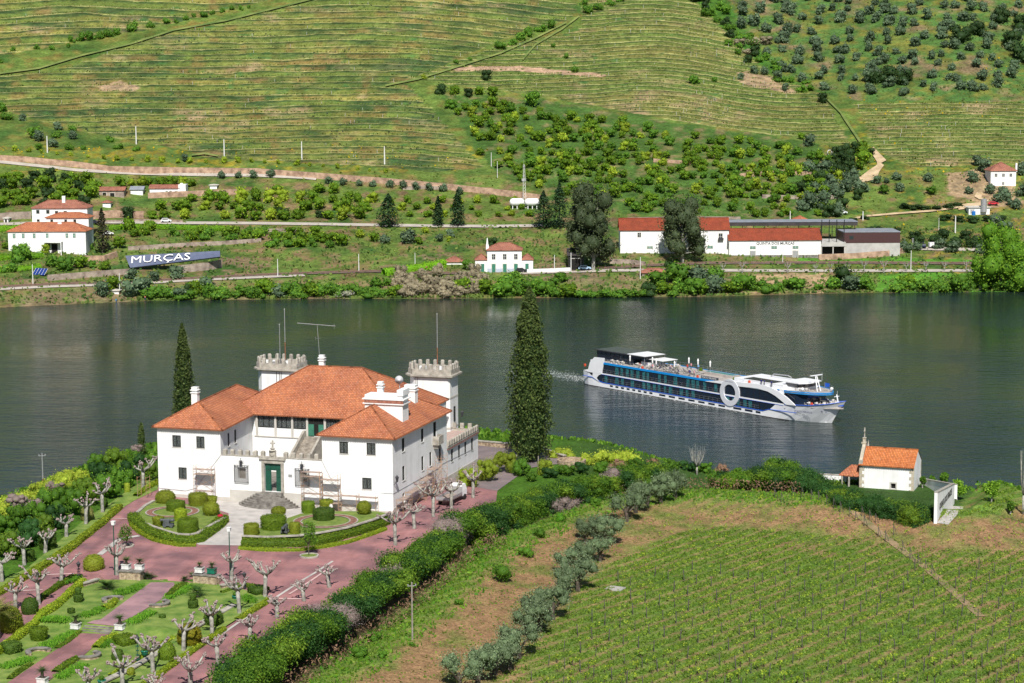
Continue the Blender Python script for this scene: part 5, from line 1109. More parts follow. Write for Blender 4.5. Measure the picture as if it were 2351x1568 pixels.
M_tyre=mat('tyre_rubber',(.02,.02,.02),.8)
for x in (-1.8,2.6):
    for y in (-.95,.95): MB().lathe([(.42,-.13),(.45,0),(.42,.13)],16,M=Matrix.Translation((x,y,.45))@Matrix.Rotation(math.pi/2,4,'X')).obj('wheel',M_tyre,e)
# person under the scaffold
def person(p,rz,label,top_c=(.75,.75,.74),leg_c=(.05,.09,.2),pose='walk',hgt=1.72,hair=(.05,.03,.02),group=None,simple=False):
    sk=(.55,.32,.22); me=bpy.data.meshes.new('person'); k=hgt/1.72
    if pose=='walk': J=[(0,0,.95),(0,.02,1.15),(0,.03,1.42),(0,.04,1.52),(0,.06,1.62),(-.09,0,.9),(-.11,.14,.5),(-.12,.12,.09),(-.12,.26,.04),(.09,0,.9),(.11,-.05,.48),(.12,-.28,.12),(.12,-.16,.04),(-.19,.02,1.4),(-.25,-.03,1.13),(-.2,.1,.93),(.19,.02,1.4),(.26,.06,1.14),(.22,.25,1.02)]
    elif pose=='stand': J=[(0,0,.95),(0,0,1.15),(0,0,1.42),(0,.02,1.52),(0,.03,1.62),(-.09,0,.9),(-.11,.02,.5),(-.11,0,.09),(-.12,.14,.04),(.09,0,.9),(.11,.02,.5),(.11,0,.09),(.12,.14,.04),(-.19,0,1.4),(-.24,0,1.12),(-.22,.08,.88),(.19,0,1.4),(.24,0,1.12),(.22,.08,.88)]
    else: J=[(0,0,.5),(0,-.03,.7),(0,-.02,.98),(0,0,1.08),(0,.02,1.18),(-.09,.03,.48),(-.12,.42,.5),(-.12,.46,.1),(-.12,.6,.05),(.09,.03,.48),(.12,.42,.5),(.12,.46,.1),(.12,.6,.05),(-.19,-.02,.96),(-.25,.06,.7),(-.18,.26,.58),(.19,-.02,.96),(.25,.06,.7),(.18,.26,.58)]
    E=[(0,1),(1,2),(2,3),(3,4),(0,5),(5,6),(6,7),(7,8),(0,9),(9,10),(10,11),(11,12),(2,13),(13,14),(14,15),(2,16),(16,17),(17,18)]
    R=[.13,.125,.14,.06,.105,.1,.065,.045,.04,.1,.065,.045,.04,.06,.045,.035,.06,.045,.035]
    me.from_pydata([(a*k,b*k,c*k) for a,b,c in J],E,[]); o=bpy.data.objects.new('person',me); col.objects.link(o)
    s=o.modifiers.new('skin','SKIN'); 
    for i,v in enumerate(me.skin_vertices[0].data): v.radius=(R[i]*k*(1.15 if i in (1,2) else 1),R[i]*k); v.use_root=(i==0)
    o.modifiers.new('sub','SUBSURF').levels=1; o.modifiers['sub'].render_levels=1
    dg=bpy.context.evaluated_depsgraph_get(); m2=bpy.data.meshes.new_from_object(o.evaluated_get(dg)); o.modifiers.clear(); o.data=m2
    m2.materials.clear()
    for nm,c in (('skin',sk),('shirt',top_c),('trousers',leg_c),('hair',hair)): m2.materials.append(mat('person_%s_%d'%(nm,int(c[0]*1000)),c,.8))
    hip=J[0][2]*k; sh=J[3][2]*k
    for f in m2.polygons:
        c=f.center; z=c.z
        if z>sh: f.material_index=3 if (z>sh+.12 or c.y<J[4][1]*k) else 0
        elif pose!='sit': f.material_index=1 if z>hip else (2 if z>.09*k else 3)
        else: f.material_index=1 if (z>hip+.02 and c.y<.12) else (0 if z>hip+.05 else 2)
        if abs(c.x)>.205*k and z<(1.05*k if pose!='sit' else .66*k) and z>.8*k*(.6 if pose=='sit' else 1): f.material_index=0
        f.use_smooth=True
    o.location=p; o.rotation_euler=(0,0,rz); return tag(o,label,'person',group)
person(lw(-8.3,-2.6,21.15),2.6,'person in a white shirt and blue jeans walking under the scaffold')
# cypresses
def cypress(base,h,r,label,n,leaf=.28,seed=1):
    e=empty('cypress_tree',base,0,label,'cypress'); MB().tube([(0,0,-.3),(0,0,h*.6)],[r*.16,r*.05],7).obj('trunk',M_dbark,e); R=np.random.RandomState(seed)
    t=R.rand(n)**.8; z=h*(.03+.97*t); prof=np.interp(t,[0,.08,.25,.5,.75,.92,1],[.72,.95,1,.88,.6,.3,.04]); a=R.rand(n)*6.283
    lump=1+.22*(vnoise(a*2.2+10,z*.45,seed)-.5)*2+.20*(vnoise(a*5,z*1.3,seed+1)-.5)*2
    rr=r*prof*lump*R.uniform(.74,1.08,n); c=np.stack([rr*np.cos(a),rr*np.sin(a),z],1); nn=np.stack([np.cos(a),np.sin(a),.35*np.ones(n)],1); v=leaves(c,nn,leaf*.85,.55,1.4,R)
    m=MB(); m.lathe([(r*.8*p,h*q) for q,p in ((.02,.5),(.08,.85),(.25,.92),(.5,.8),(.75,.53),(.92,.24),(.985,.05))],12); V=np.array(m.v);F=np.array([f for f in m.f if len(f)==4])
    leafobj('crown',(np.vstack([V,v[0]]),np.vstack([F,v[1]+len(V)]),np.concatenate([np.full(len(V),.1),v[2]])),F_cypr,e); return e
b=gp(1217,1060); s=SC(b); cypress(b,(1060-668)/s*1.03,46/s*1.02,'tall broad cypress standing on the terrace right of the house',15000,.30,3)
b=lw(-50,38,20.4); s=SC(b); bx=420; 
def at_depth(px,py,p): 
    """point at the pixel's direction, at the distance of p"""
    r=ray(px,py); t=p.y/r.y; return Vector((0,0,CH))+r*t
q=at_depth(424,980,b); tp=at_depth(410,742,b); cypress(Vector((q.x,q.y,20)),(tp.z-20)*1.0,24/SC(b)*1.05,'slim cypress behind the left wing of the house',9000,.26,4)
b=gp(326,1050); s=SC(b); cypress(b,82/s,9.5/s,'small narrow cypress left of the house',1200,.2,5)
# river wall, pedestal, poles
stonewall('river_wall',gp(1098,1022),gp(1172,1030),.5,.95,'low stone wall above the river behind the terrace',M_stone); stonewall('river_wall',gp(1253,1042),gp(1296,1058),.5,.95,'low stone wall right of the broad cypress',M_stone)
p=gp(1312,1066); e=empty('round_planter_wall',p,0,'round stone planter wall at the end of the river wall','stone wall'); MB().lathe([(2.3,-.5),(2.3,.8),(1.9,.8),(1.9,.3),(.01,.3)],20).obj('masonry',M_rubble,e)
p=gp(1180,1064); e=empty('stone_pedestal',p,0,'pale stone sundial pedestal near the broad cypress','pedestal'); MB().lathe([(.5,0),(.5,.15),(.28,.2),(.22,.8),(.3,1.0),(.55,1.1),(.6,1.3),(.6,1.4)],12).obj('column',M_stone,e)
def upole(name,px,hpx,label,m=M_dbark,m2=None,arms=True,r=.11,split=.4):
    p=gp(*px); h=hpx/SC(p)*1.02; e=empty(name,p,.3,label,'utility pole'); MB().tube([(0,0,-.3),(0,0,h*(split if m2 else 1))],[r,r*.8],7).obj('pole',m,e)
    if m2: MB().tube([(0,0,h*split),(0,0,h)],[r*.8,r*.6],7).obj('upper_pole',m2,e)
    if arms:
        a=MB(); a.box(-.5,.5,-.04,.04,h-.45,h-.37)
        for x in (-.45,.45): a.lathe([(.05,h-.37),(.08,h-.3),(.05,h-.2)],6,(x,0,0))
        a.obj('crossarm',M_steel,e)
    return e
upole('utility_pole',(100,1138),98,'white topped rusty utility pole on the bank by the river',M_rust,M_steel); upole('utility_pole',(947,1468),132,'weathered wooden utility pole on the bare bank',mat('weathered_pole',(.30,.27,.23),.9,.2,4)); upole('utility_pole',(1236,1085),38,'short wooden utility pole in the bamboo near the cypress',mat('weathered_pole',(.3,.27,.23)),arms=False)
# bamboo and shrubs right of the house
for i,(x,y,r,m,l) in enumerate([(1120,1105,2.3,F_bamb,'yellow green bamboo clump next to the side wall'),(1160,1085,2.2,F_bamb,'bamboo clump below the terrace asphalt'),(1075,1118,1.9,F_bamb,'bamboo clump nearest the truck'),(1200,1092,1.8,F_weed,'low green shrub between bamboo and hedge'),(1250,1090,1.6,F_bamb,'small bamboo clump near the short pole')]): shrub('bamboo_clump',(x,y),r*1.1,m,l,leaf=.3,asp=.22,flat=1.15,lobes=22,n=2600)
for i,(x,y,r) in enumerate([(1280,1050,1.6),(1300,1052,1.5),(1352,1066,1.7),(1378,1062,1.8),(1405,1058,2.0),(1432,1062,1.8),(1455,1066,1.5)]): shrub('variegated_shrub',(x,y),r,F_pitt,'yellow green shrub above the river right of the cypress, '+ORD[i],leaf=.24,group='yellow green shrubs right of the cypress',flat=.8)
for i,(x,y,r) in enumerate([(1722,1082,1.3),(1748,1084,1.3),(1775,1088,1.2),(1835,1098,1.4),(1860,1102,1.0)]): shrub('hedge_shrub',(x,y),r,F_pitt if i>1 else F_weed,'green shrub behind the hedge left of the chapel, '+ORD[i],leaf=.24,group='shrubs left of the chapel')
for i,(x,y,r,q) in enumerate([(1222,1104,1.6,0),(1262,1096,1.8,1),(1300,1090,2.0,0),(1338,1088,1.9,3),(1378,1084,2.0,0),(1420,1080,2.0,2),(1462,1078,1.9,0),(1500,1078,1.9,2),(1540,1078,1.9,0),(1578,1080,1.8,3),(1618,1084,1.7,0),(1655,1088,1.7,2),(1690,1092,1.5,0),(1720,1096,1.4,1)]): shrub('conifer_shrub',(x,y),r,[F_conif,F_conifd,F_deadb,F_conifd][q],['green','dark','brown dry','dark'][q]+' conifer shrub behind the long hedge, '+ORD[i],leaf=.3,asp=.35,flat=.8,lobes=12,group='shrubs behind the upper hedge')
def bare(p,h,label,n=14,spread=.5,m=None,name='bare_tree'):
    e=empty(name,p,0,label,'bare tree'); t=MB(); t.tube([(0,0,-.3),(0,0,h*.3)],[.18,.14],7)
    for i in range(n):
        a=rnd.uniform(0,6.3); o=Vector((math.cos(a),math.sin(a),0)); t.tube([(0,0,h*.25),o*spread*.8*h*.4+Vector((0,0,h*.5)),o*spread*h*.45*rnd.uniform(.7,1.2)+Vector((0,0,h*rnd.uniform(.8,1.05)))],[.07,.045,.015],4)
    t.obj('branches',m or M_bark,e,smooth=True)
bare(gp(1600,1090),4.8,'bare pale tree with upright shoots behind the hedge',18,.55); bare(gp(2348,1192),9.5,'bare pale poplar at the right photo edge',26,.14)
# ---- chapel
KA=math.radians(-21); KC=G(*((3200+612/3.92)/1.70132,(1680+905/3.92)/1.70132),16.6)
e=empty('chapel',KC,KA,'small white chapel with orange tiled roof and stone cross beside the river','chapel'); CH_=e
L_,W_,hE,hR=8.6,6.6,4.1,6.1
m=MB(); ops=[(5.0,5.75,.45,1.3)]; wall(m,(0,0),(1,0),L_,-1,hE,ops,.35); wall(m,(L_,0),(0,1),W_,-1,hE,[],nin=(-1,0)); wall(m,(L_,W_),(-1,0),L_,-1,hE,[],nin=(0,-1)); wall(m,(0,W_),(0,-1),W_,-1,hE,[(2.6,4.0,-1,1.6)],nin=(1,0))
for x in (0,L_): m.add([(x,0,hE),(x,W_,hE),(x,W_/2,hR)],[(0,1,2)])
m.obj('wall',M_wall,e)
m=MB(); m.box(5.05,5.7,.36,.4,.4,1.35); m.obj('window',M_inside,e); m=MB()
for q in ((4.8,5.0,.25,1.5),(5.75,5.95,.25,1.5)): m.box(q[0],q[1],-.03,.02,q[2],q[3])
m.box(4.8,5.95,-.035,.02,1.3,1.52); m.box(4.8,5.95,-.035,.02,.25,.449); m.obj('window_surround',M_plinth,e)
for i in range(9):
    z=-.6+i*.52; w_=.75 if i%2 else .42
    for q in ((-.03,w_,-.03,.03),(L_-w_,L_+.03,-.03,.03),(L_-.03,L_+.031,W_-w_*.7,W_+.03),(-.031,.03,.031,w_)): MB().box(*q,z,z+.51).obj('quoin',mat('sandstone_quoin',(.47,.42,.33),.85,.15,2),e)
r=MB(); y0=-.35;zE=hE-.05
for (a,b,c,d) in (((-.1,y0,zE),(L_+.05,y0,zE),(L_+.05,W_/2,hR+.22),(-.1,W_/2,hR+.22)),((L_+.05,W_-y0,zE),(-.1,W_-y0,zE),(-.1,W_/2,hR+.22),(L_+.05,W_/2,hR+.22))):
    roof_face(r,[a,b,c,d])
r.add([(-.1,y0,zE-.12),(L_+.05,y0,zE-.12),(L_+.05,y0,zE),(-.1,y0,zE)],[(0,1,2,3)]); r.tube([(-.1,W_/2,hR+.24),(L_+.05,W_/2,hR+.24)],.12,6)
for i in range(26): x=-.1+i*.345; r.box(x-.08,x+.08,y0-.08,y0+.08,zE-.14,zE+.05)
r.obj('roof',M_rooflite,e)
g=MB(); g.add([(-.15,-.3,hE-.1),(-.15,W_+.3,hE-.1),(-.15,W_/2+.4,hR+.75),(-.15,W_/2-.4,hR+.75),(.35,-.3,hE-.1),(.35,W_+.3,hE-.1),(.35,W_/2+.4,hR+.75),(.35,W_/2-.4,hR+.75)],[(0,3,2,1),(4,5,6,7),(0,4,7,3),(2,6,5,1),(3,7,6,2)]); g.box(-.35,.4,W_/2-.5,W_/2+.5,hR+.76,hR+.95); g.box(-.15,.3,W_/2-.28,W_/2+.28,hR+.951,hR+1.6); g.box(-.2,.35,W_/2-.35,W_/2+.35,hR+1.6,hR+1.7)
g.obj('gable_stonework',mat('sandstone_quoin',(.47,.42,.33)),e)
g=MB(); g.box(0,.16,W_/2-.08,W_/2+.08,hR+1.7,hR+3.3); g.box(0.005,.155,W_/2-.4,W_/2+.4,hR+2.7,hR+2.88); g.obj('cross',M_stone,e)
g=MB(); g.prism([(-.05,W_*.86),(.45,W_*.86),(.45,W_*.86+.5),(-.05,W_*.86+.5)],hE+.6,hE+2.9,top=[(.19,W_*.86+.24),(.21,W_*.86+.24),(.21,W_*.86+.26),(.19,W_*.86+.26)]); g.box(-.1,.5,-.2,.3,hE-.1,hE+.6); g.obj('pinnacle',M_stone,e)
# porch
P_=MB(); roof_face(P_,[(-3.3,-.1,2.15),(-.05,-.1,2.15),(-.05,1.9,3.35),(-1.9,1.9,3.35)]); roof_face(P_,[(-3.3,4.9,2.15),(-3.3,-.1,2.15),(-1.9,1.9,3.35),(-1.9,2.9,3.35)]); roof_face(P_,[(-.05,4.9,2.15),(-3.3,4.9,2.15),(-1.9,2.9,3.35),(-.05,2.9,3.35)]); P_.add([(-1.9,1.9,3.35),(-.05,1.9,3.35),(-.05,2.9,3.35),(-1.9,2.9,3.35)],[(0,1,2,3)]); P_.add([(-3.3,-.1,2.0),(-.05,-.1,2.0),(-.05,4.9,2.0),(-3.3,4.9,2.0)],[(3,2,1,0)]); P_.add([(-3.3,-.1,2.0),(-.05,-.1,2.0),(-.05,-.1,2.15),(-3.3,-.1,2.15)],[(0,1,2,3)]); P_.obj('porch_roof',M_roof,e)
for x,y in ((-2.8,.1),(-1.7,.1),(-2.8,4.6)): MB().tube([(x,y,-.6),(x,y,2.0)],.16,8).obj('porch_column',M_stone,e)
# churchyard walls
def wwall(p0,p1,z0,z1,h0,h1,th,label,cap=True):
    d=(p1-p0);d.z=0;L=d.length; e=empty('white_wall',(p0.x,p0.y,0),math.atan2(d.y,d.x),label,'wall'); m=MB(); zt0=z0+h0;zt1=z1+h1; m.add([(0,0,z0-1),(L,0,z1-1),(L,0,zt1),(0,0,zt0),(0,th,z0-1),(L,th,z1-1),(L,th,zt1),(0,th,zt0)],[(0,1,2,3),(5,4,7,6),(4,0,3,7),(1,5,6,2),(3,2,6,7)]); m.obj('masonry',M_wall,e)
    m=MB(); m.add([(-.05,-.06,zt0+.002),(L+.05,-.06,zt1+.002),(L+.05,th+.06,zt1+.002),(-.05,th+.06,zt0+.002),(-.05,-.06,zt0+.12),(L+.05,-.06,zt1+.12),(L+.05,th+.06,zt1+.12),(-.05,th+.06,zt0+.12)],[(3,2,1,0),(4,5,6,7),(0,1,5,4),(1,2,6,5),(2,3,7,6),(3,0,4,7)]); m.obj('coping',M_stone,e); return e,L
def text(name,s,size,m,parent,M=None,ext=.01,sx=1.,align='LEFT',bold=0.):
    cu=bpy.data.curves.new(name,'FONT'); cu.body=s; cu.size=size; cu.extrude=ext; cu.align_x=align; cu.resolution_u=2; cu.offset=bold; t=bpy.data.objects.new(name,cu); col.objects.link(t)
    dg=bpy.context.evaluated_depsgraph_get(); me=bpy.data.meshes.new_from_object(t.evaluated_get(dg)); bpy.data.objects.remove(t); me.materials.clear(); me.materials.append(m)
    o=bpy.data.objects.new(name,me); col.objects.link(o); o.parent=parent; o.matrix_local=(M or Matrix())@Matrix.Diagonal((sx,1,1,1)); return o
wa=gp(2151,1203); wb=gp(2191,1156); ta=at_depth(2163,1131,wa); tb=at_depth(2191,1111,wb)
we,wL=wwall(wa,wb,wa.z,wb.z,ta.z-wa.z,tb.z-wb.z,.45,'white wall with black lettering at the chapel corner')
M_black=mat('black_paint',(.02,.02,.02),.6)
def plane_text(name,body,m,parent,A,B,Cc,P0,nrm,capk=.70):
    O_=Vector((0,0,CH)); f=lambda D:O_+ray(*D)*((P0-O_).dot(nrm)/ray(*D).dot(nrm))
    a,b,c=f(A),f(B),f(Cc); nn=nrm if nrm.dot(O_-P0)>0 else -nrm; a+=nn*.03;b+=nn*.03;c+=nn*.03
    u=b-a;L=u.length;u.normalize();v=c-a;v=v-u*v.dot(u);h=v.length;v.normalize();w=u.cross(v)
    t=text(name,body,1,m,None,Matrix(),.012); bb=[q[0] for q in t.bound_box]; tw=max(bb)-min(bb)
    Mt=Matrix(((u.x*L/tw,v.x*h/capk,w.x,a.x),(u.y*L/tw,v.y*h/capk,w.y,a.y),(u.z*L/tw,v.z*h/capk,w.z,a.z),(0,0,0,1)))
    bpy.context.view_layer.update(); t.parent=parent; t.matrix_local=parent.matrix_world.inverted()@Mt; return t
wn=Vector((wb.y-wa.y,-(wb.x-wa.x),0)).normalized()
plane_text('wall_lettering','QUINTA DOS FRADES',M_black,we,Zc(1569,922),Zc(1683,775),Zc(1569,862),wa,wn)
wc=CH_.matrix_world if False else None
kx=lambda x,y:(lambda c,s:Vector((KC.x+x*c-y*s,KC.y+x*s+y*c,0)))(math.cos(KA),math.sin(KA))
wc=kx(9,5.2); e_,_=wwall(kx(8.9,6.2),wb,16.5,tb.z-1.35,1.15,1.2,.4,'low white wall between chapel and lettered wall'); e_,_=wwall(kx(-8.5,5.5),kx(-.1,5.9),16.2,16.3,1.2,1.2,.4,'low white wall behind the chapel porch')
t_=[(1915,1105,52,22,'fig tree with bright leaves left of the chapel'),(2197,1148,42,24,'bright fig tree right of the lettered wall'),(2275,1168,46,24,'fig tree on the bank further right'),(2169,1118,32,14,'slender shrub tree inside the chapel wall'),(2118,1120,24,10,'small shrub right of the chapel gable'),(2320,1178,22,12,'little shrub tree near the right photo edge'),(2140,1112,16,10,'tiny shrub above the low white wall')]
for i,(x,y,h,r,l) in enumerate(t_):
    p=gp(x,y) if y>1115 or x<2000 else gp(x,y); s=SC(p); leafy_tree(p,h/s,r/s,F_fig if h>40 else F_weed,l,'fig tree' if h>40 else 'shrub',name='fig_tree' if h>40 else 'shrub_tree',tr=.12,leaf=.30,n=650,seed=i,shell=(.5,1.0),core=.5,bark=M_bark)
# concrete slab, path, stones in the field
s_=gp(1412,1352); e=MB(); e.box(-1.1,1.1,-1.0,1.0,-.2,.12); o=e.obj('concrete_slab',mat('pale_concrete',(.40,.38,.35),.9,.15,2),loc=s_,rz=-.5); tag(o,'pale concrete slab lying in the vineyard beside the olives','slab')
M_dirt=mat('dirt_path',(.30,.20,.12),.95,.2,.5,.4,c2=(.15,.14,.06))
strip('dirt_path',[gp(*Zc(*p)) for p in [(770,930),(900,1030),(1060,1160),(1230,1290),(1400,1420),(1640,1620),(1950,1900)]],1.1,M_dirt,hn1,.09)
strip('concrete_apron',[gp(*Zc(*p)) for p in [(1600,1050),(1680,960),(1740,890)]],1.7,mat('pale_concrete',(.4,.38,.35)),hn1,.08)
# ---- olives in the field
def olive_src(seed,R=1.9,h=3.0,n=2600,leaf=.15):
    r=random.Random(seed); bl=[]
    for i in range(9): a=r.uniform(0,6.3); d=R*r.uniform(.2,.75); bl.append((math.cos(a)*d,math.sin(a)*d,h*r.uniform(.42,.85),R*r.uniform(.32,.5),1,1,.9))
    t=MB(); t.tube([(0,0,-.3),(.1,0,h*.25),(0,.1,h*.5)],[.24,.18,.12],7)
    for i in range(4): a=i*1.6+r.random(); t.tube([(0,0,h*.25),(math.cos(a)*R*.5,math.sin(a)*R*.5,h*.6)],[.12,.05],5)
    return blobs(bl,n,leaf,jit=.85,shell=(.45,1.1),core=.55,asp=.5,lump=.2),t
OL=[olive_src(i) for i in range(4)]
pts=[(1950,110,1.0),(1885,150,1.15),(1835,200,1.1),(1720,330,1.05),(1655,300,.9),(1600,330,.9),(1680,430,.95),(1580,470,.95),(1480,510,.9),(1555,600,1.15),(1470,640,.95),(1410,760,1.05),(1330,830,1.2),(1265,870,1.0),(1215,990,1.05),(1160,1050,1.0),(1080,1080,1.0),(980,1130,1.05),(870,1170,1.0),(2030,90,1.1),(2110,60,1.0)]
for i,(x,y,sc) in enumerate(sorted(pts)):
    p=gp(*Z5(x,y)); k=i%4; n='olive in the line between bare bank and vineyard, '+(ORD[i] if i<15 else ['16th from the left','17th from the left','18th from the left','19th from the left','last but one','last by the hedge'][i-15])
    e=empty('olive_tree',p,rnd.uniform(0,6),n,'olive tree','olive trees along the vineyard'); e.scale=(sc*1.3,)*3
    leafobj('crown',OL[k][0],F_olive,e); OL[k][1].obj('trunk',M_dbark,e)
for i,(x,y,r,m,l) in enumerate([(1105,540,1.9,F_weed,'bright leafy shrub on the bare bank'),(870,680,.7,F_weed,'small green shrub on the bare bank above the pole'),(1250,400,1.2,F_weed,'leafy shrub climbing toward the olives'),(1330,290,1.2,F_weed,'light green shrub below the brown hedge face'),(600,915,.5,F_weed,'tiny green shrub at the foot of the pole'),(380,880,1.1,F_weed,'shrub under the hedge near the photo bottom'),(440,980,.7,F_weed,'small shrub right of the hedge foot near the photo bottom'),(300,980,1.2,F_weed,'blue green shrub at the hedge foot lower left'),(990,400,1.1,F_weed,'shrub at the hedge foot behind the leafy shrub'),(1650,110,1.1,F_weed,'grassy shrub under the brown hedge'),(1450,200,1.1,F_agap,'bright grass tuft shrub below the hedge')]): shrub('wild_shrub',Z5(x,y),r,m,l,leaf=.18,flat=.8)
# ---- vineyard: stakes, vines, grass
def in_field(x,y):
    d=seg_sd(np.array([x]),np.array([y]),HEDGE)[0]; e=seg_sd(np.array([x]),np.array([y]),EDGE)[0]; return d,e
OLL=[P2(gp(*Z5(x,y))) for x,y in ((2250,40),(2110,100),(1960,170),(1760,400),(1640,560),(1500,720),(1380,900),(1250,1000),(1150,1130),(950,1300),(700,1500))]
OLL=[(p[0],p[1]) for p in OLL][::-1]
xs=[];rowdir=Vector((math.cos(math.radians(52)),math.sin(math.radians(52)),0)); rown=Vector((rowdir.y,-rowdir.x,0)); VP=[];SP=[]
org=Vector((20,240,0))
for i in range(-32,34):
    for j in range(-46,66):
        p=org+rown*(i*2.15+.15*math.sin(j*.3))+rowdir*(j*1.45+rnd.uniform(-.3,.3)); 
        if not(185<p.y<318) or p.x>92: continue
        VP.append((p.x,p.y,i,j))
VPa=np.array(VP); d=seg_sd(VPa[:,0],VPa[:,1],HEDGE); eg=seg_sd(VPa[:,0],VPa[:,1],EDGE); ol=seg_sd(VPa[:,0],VPa[:,1],OLL)
px_=np.array([ (1175.5+FP*((Vector((a,b,16))-Vector((0,0,CH))).dot(_X))/((Vector((a,b,16))-Vector((0,0,CH))).dot(_F))) for a,b in VPa[:,:2]]); 
keep=(d>4.5)&(eg>2.5)&(ol>2.2)&(px_<2420)
VPa=VPa[keep]; VZ=hn(VPa[:,0],VPa[:,1])
order=np.argsort(VPa[:,1])
M_stake=mat('vine_stake_wood',(.10,.09,.08),.9,.3,3); M_vinewood=mat('vine_wood',(.10,.07,.05),.95,.3,4)
sm=MB(); sm.tube([(0,0,-.2),(0,0,1.5)],.06,5); src=sm.obj('vine_stake',M_stake); src['t']=1
sm2=MB(); sm2.tube([(0,0,-.2),(0,0,1.6)],.05,5); sm2.tube([(.55,0,-.1),(.05,0,1.35)],.04,5); src2=sm2.obj('vine_end_stake',M_stake)
vines=[]
for k in range(4):
    e=empty('grape_vine',(0,0,0)); t=MB(); t.tube([(0,0,-.1),(.06,.03,.3),(-.05+.1*k,.02,.5)],[.05,.045,.035],5); t.tube([(0,0,.35),(.2,.05,.45)],[.03,.02],4); t.obj('stem',M_vinewood,e)
    leafobj('young_leaves',blobs([(0,0,.62,.26),(.2,.05,.6,.2),(-.12,.1,.75,.18)],46,.17,jit=.9,core=0,shell=(.1,1.1)),foliage('vine_leaf',(.16,.27,.02),(.42,.48,.05)),e); vines.append(e)
ns=0;nv=0;rest=[]
def region(x,y): return ('very nearest' if y<208 else 'nearest' if y<216 else 'near' if y<226 else 'front' if y<240 else 'middle' if y<260 else 'far' if y<285 else 'farthest')+' '+('far left' if x/y<.03 else 'left' if x/y<.08 else 'centre' if x/y<.13 else 'centre right' if x/y<.19 else 'far right')+' part'
for q in order:
    x,y,i,j=VPa[q]; z=VZ[q]
    if int(j)%4==0 and ns<290 and rnd.random()<.85:
        o=place(src,(x,y,z),rnd.uniform(0,3),rnd.uniform(.75,1.05),'dark wooden vine stake standing in the foreground vineyard','vine stake','vine stakes in the vineyard'); o['label']='dark wooden vine stake in the '+region(x,y)+' of the vineyard'; o.rotation_euler=(rnd.uniform(-.09,.09),rnd.uniform(-.09,.09),0); ns+=1
    elif rnd.random()<.62:
        if nv<296:
            e=vines[nv%4] if nv<4 else copy_tree(vines[nv%4]); e.location=(x,y,z); e.rotation_euler=(0,0,rnd.uniform(0,6)); s=rnd.uniform(.7,1.35); e.scale=(s,s,s); tag(e,'young leafy grape vine in the '+region(x,y)+' of the vineyard','grape vine','young vines in the vineyard'); nv+=1
        else: rest.append((x,y,z))
bpy.data.objects.remove(src)
# end stakes along the path and the upper edge
epts=[Zc(*p) for p in [(220,790),(310,800),(395,830),(460,845),(535,870),(600,905),(660,945),(745,985),(800,1020),(860,985),(880,1070),(930,1020),(985,1040),(1010,1165),(1075,1210),(1150,1150),(1230,1300),(1300,1370),(1375,1420),(1440,1470),(1500,1510),(60,820),(120,850)]]
for p in epts: q=gp(*p); o=place(src2,q,rnd.uniform(-.4,.4),rnd.uniform(.85,1.1),'braced end stake of a vine row beside the dirt path','vine stake','braced end stakes of the vine rows')
bpy.data.objects.remove(src2)
rest=np.array(rest); c=(rest[:,None,:]+NR.normal(size=(len(rest),14,3))*[.16,.16,.14]+[0,0,.5]).reshape(-1,3)
o=leafobj('far_grape_vines',leaves(c,np.tile([[0,-.3,1.]],(len(c),1)),.17,.8,.7),foliage('vine_leaf',(.16,.27,.02),(.42,.48,.05))); tag(o,'more young vines farther up the vineyard','grape vines',kind='stuff')
def grass(n,cond,size,m,label,name='grass',hgt=.12,seed=3,box=(-30,92,188,322),asp=1.6):
    R=np.random.RandomState(seed); x=R.uniform(box[0],box[1],n*3);y=R.uniform(box[2],box[3],n*3); k=cond(x,y,R); x=x[k][:n];y=y[k][:n]; z=hn(x,y); c=np.stack([x,y,z+hgt*.6],1); nn=R.normal(size=(len(x),3))*[1,1,.25]; v=leaves(c,nn,size,.2,asp,R); o=leafobj(name,v,m); tag(o,label,'grass',kind='stuff')
def cA(x,y,R):
    d=seg_sd(x,y,HEDGE); e=seg_sd(x,y,EDGE); q=fbm(x*.3,y*.3,12); n1=fbm(x*.07,y*.07,11); rw=((x-20)*ROWD[1]-(y-240)*ROWD[0])/2.15; rw=np.abs(rw-np.round(rw)); return (d>5)&((d<7.5)|(d>21)|(R.rand(len(x))<.12))&(e>.5)&(R.rand(len(x))<sstep(.06,.26,rw)*1.15+.05)&(R.rand(len(x))<np.clip(1.25-(n1-.5)*2-.3*sstep(276,304,y),0.08,1))
grass(95000,cA,.21,foliage('field_grass',(.07,.15,.014),(.21,.30,.045)),'grass and weeds between the vine rows')
def cB(x,y,R):
    d=seg_sd(x,y,HEDGE); return (d>2.8)&(d<9+3*fbm(x*.2,y*.2,8))&(R.rand(len(x))<.9*fbm(x*.15,y*.15,5)**.7)
grass(24000,cB,.30,foliage('bank_weeds',(.05,.17,.015),(.20,.36,.03)),'tall weeds along the foot of the hedge','weeds',.25,4,(-40,60,165,308))
def cC(x,y,R):
    e=-seg_sd(x,y,EDGE); return (e>-2)&(e<3)&(x>-5)
grass(9000,cC,.4,F_weed,'scrub on the river edge of the field','scrub',.3,6,(0,95,280,335))
def cD(x,y,R):
    d=seg_sd(x,y,HEDGE); e=-seg_sd(x,y,EDGE); return (e>-9)&(e<9)&(x<0)&(d<0)
grass(14000,cD,.55,F_weed,'scrub on the river bank behind the left shrubs','scrub',.6,7,(-100,0,215,352))
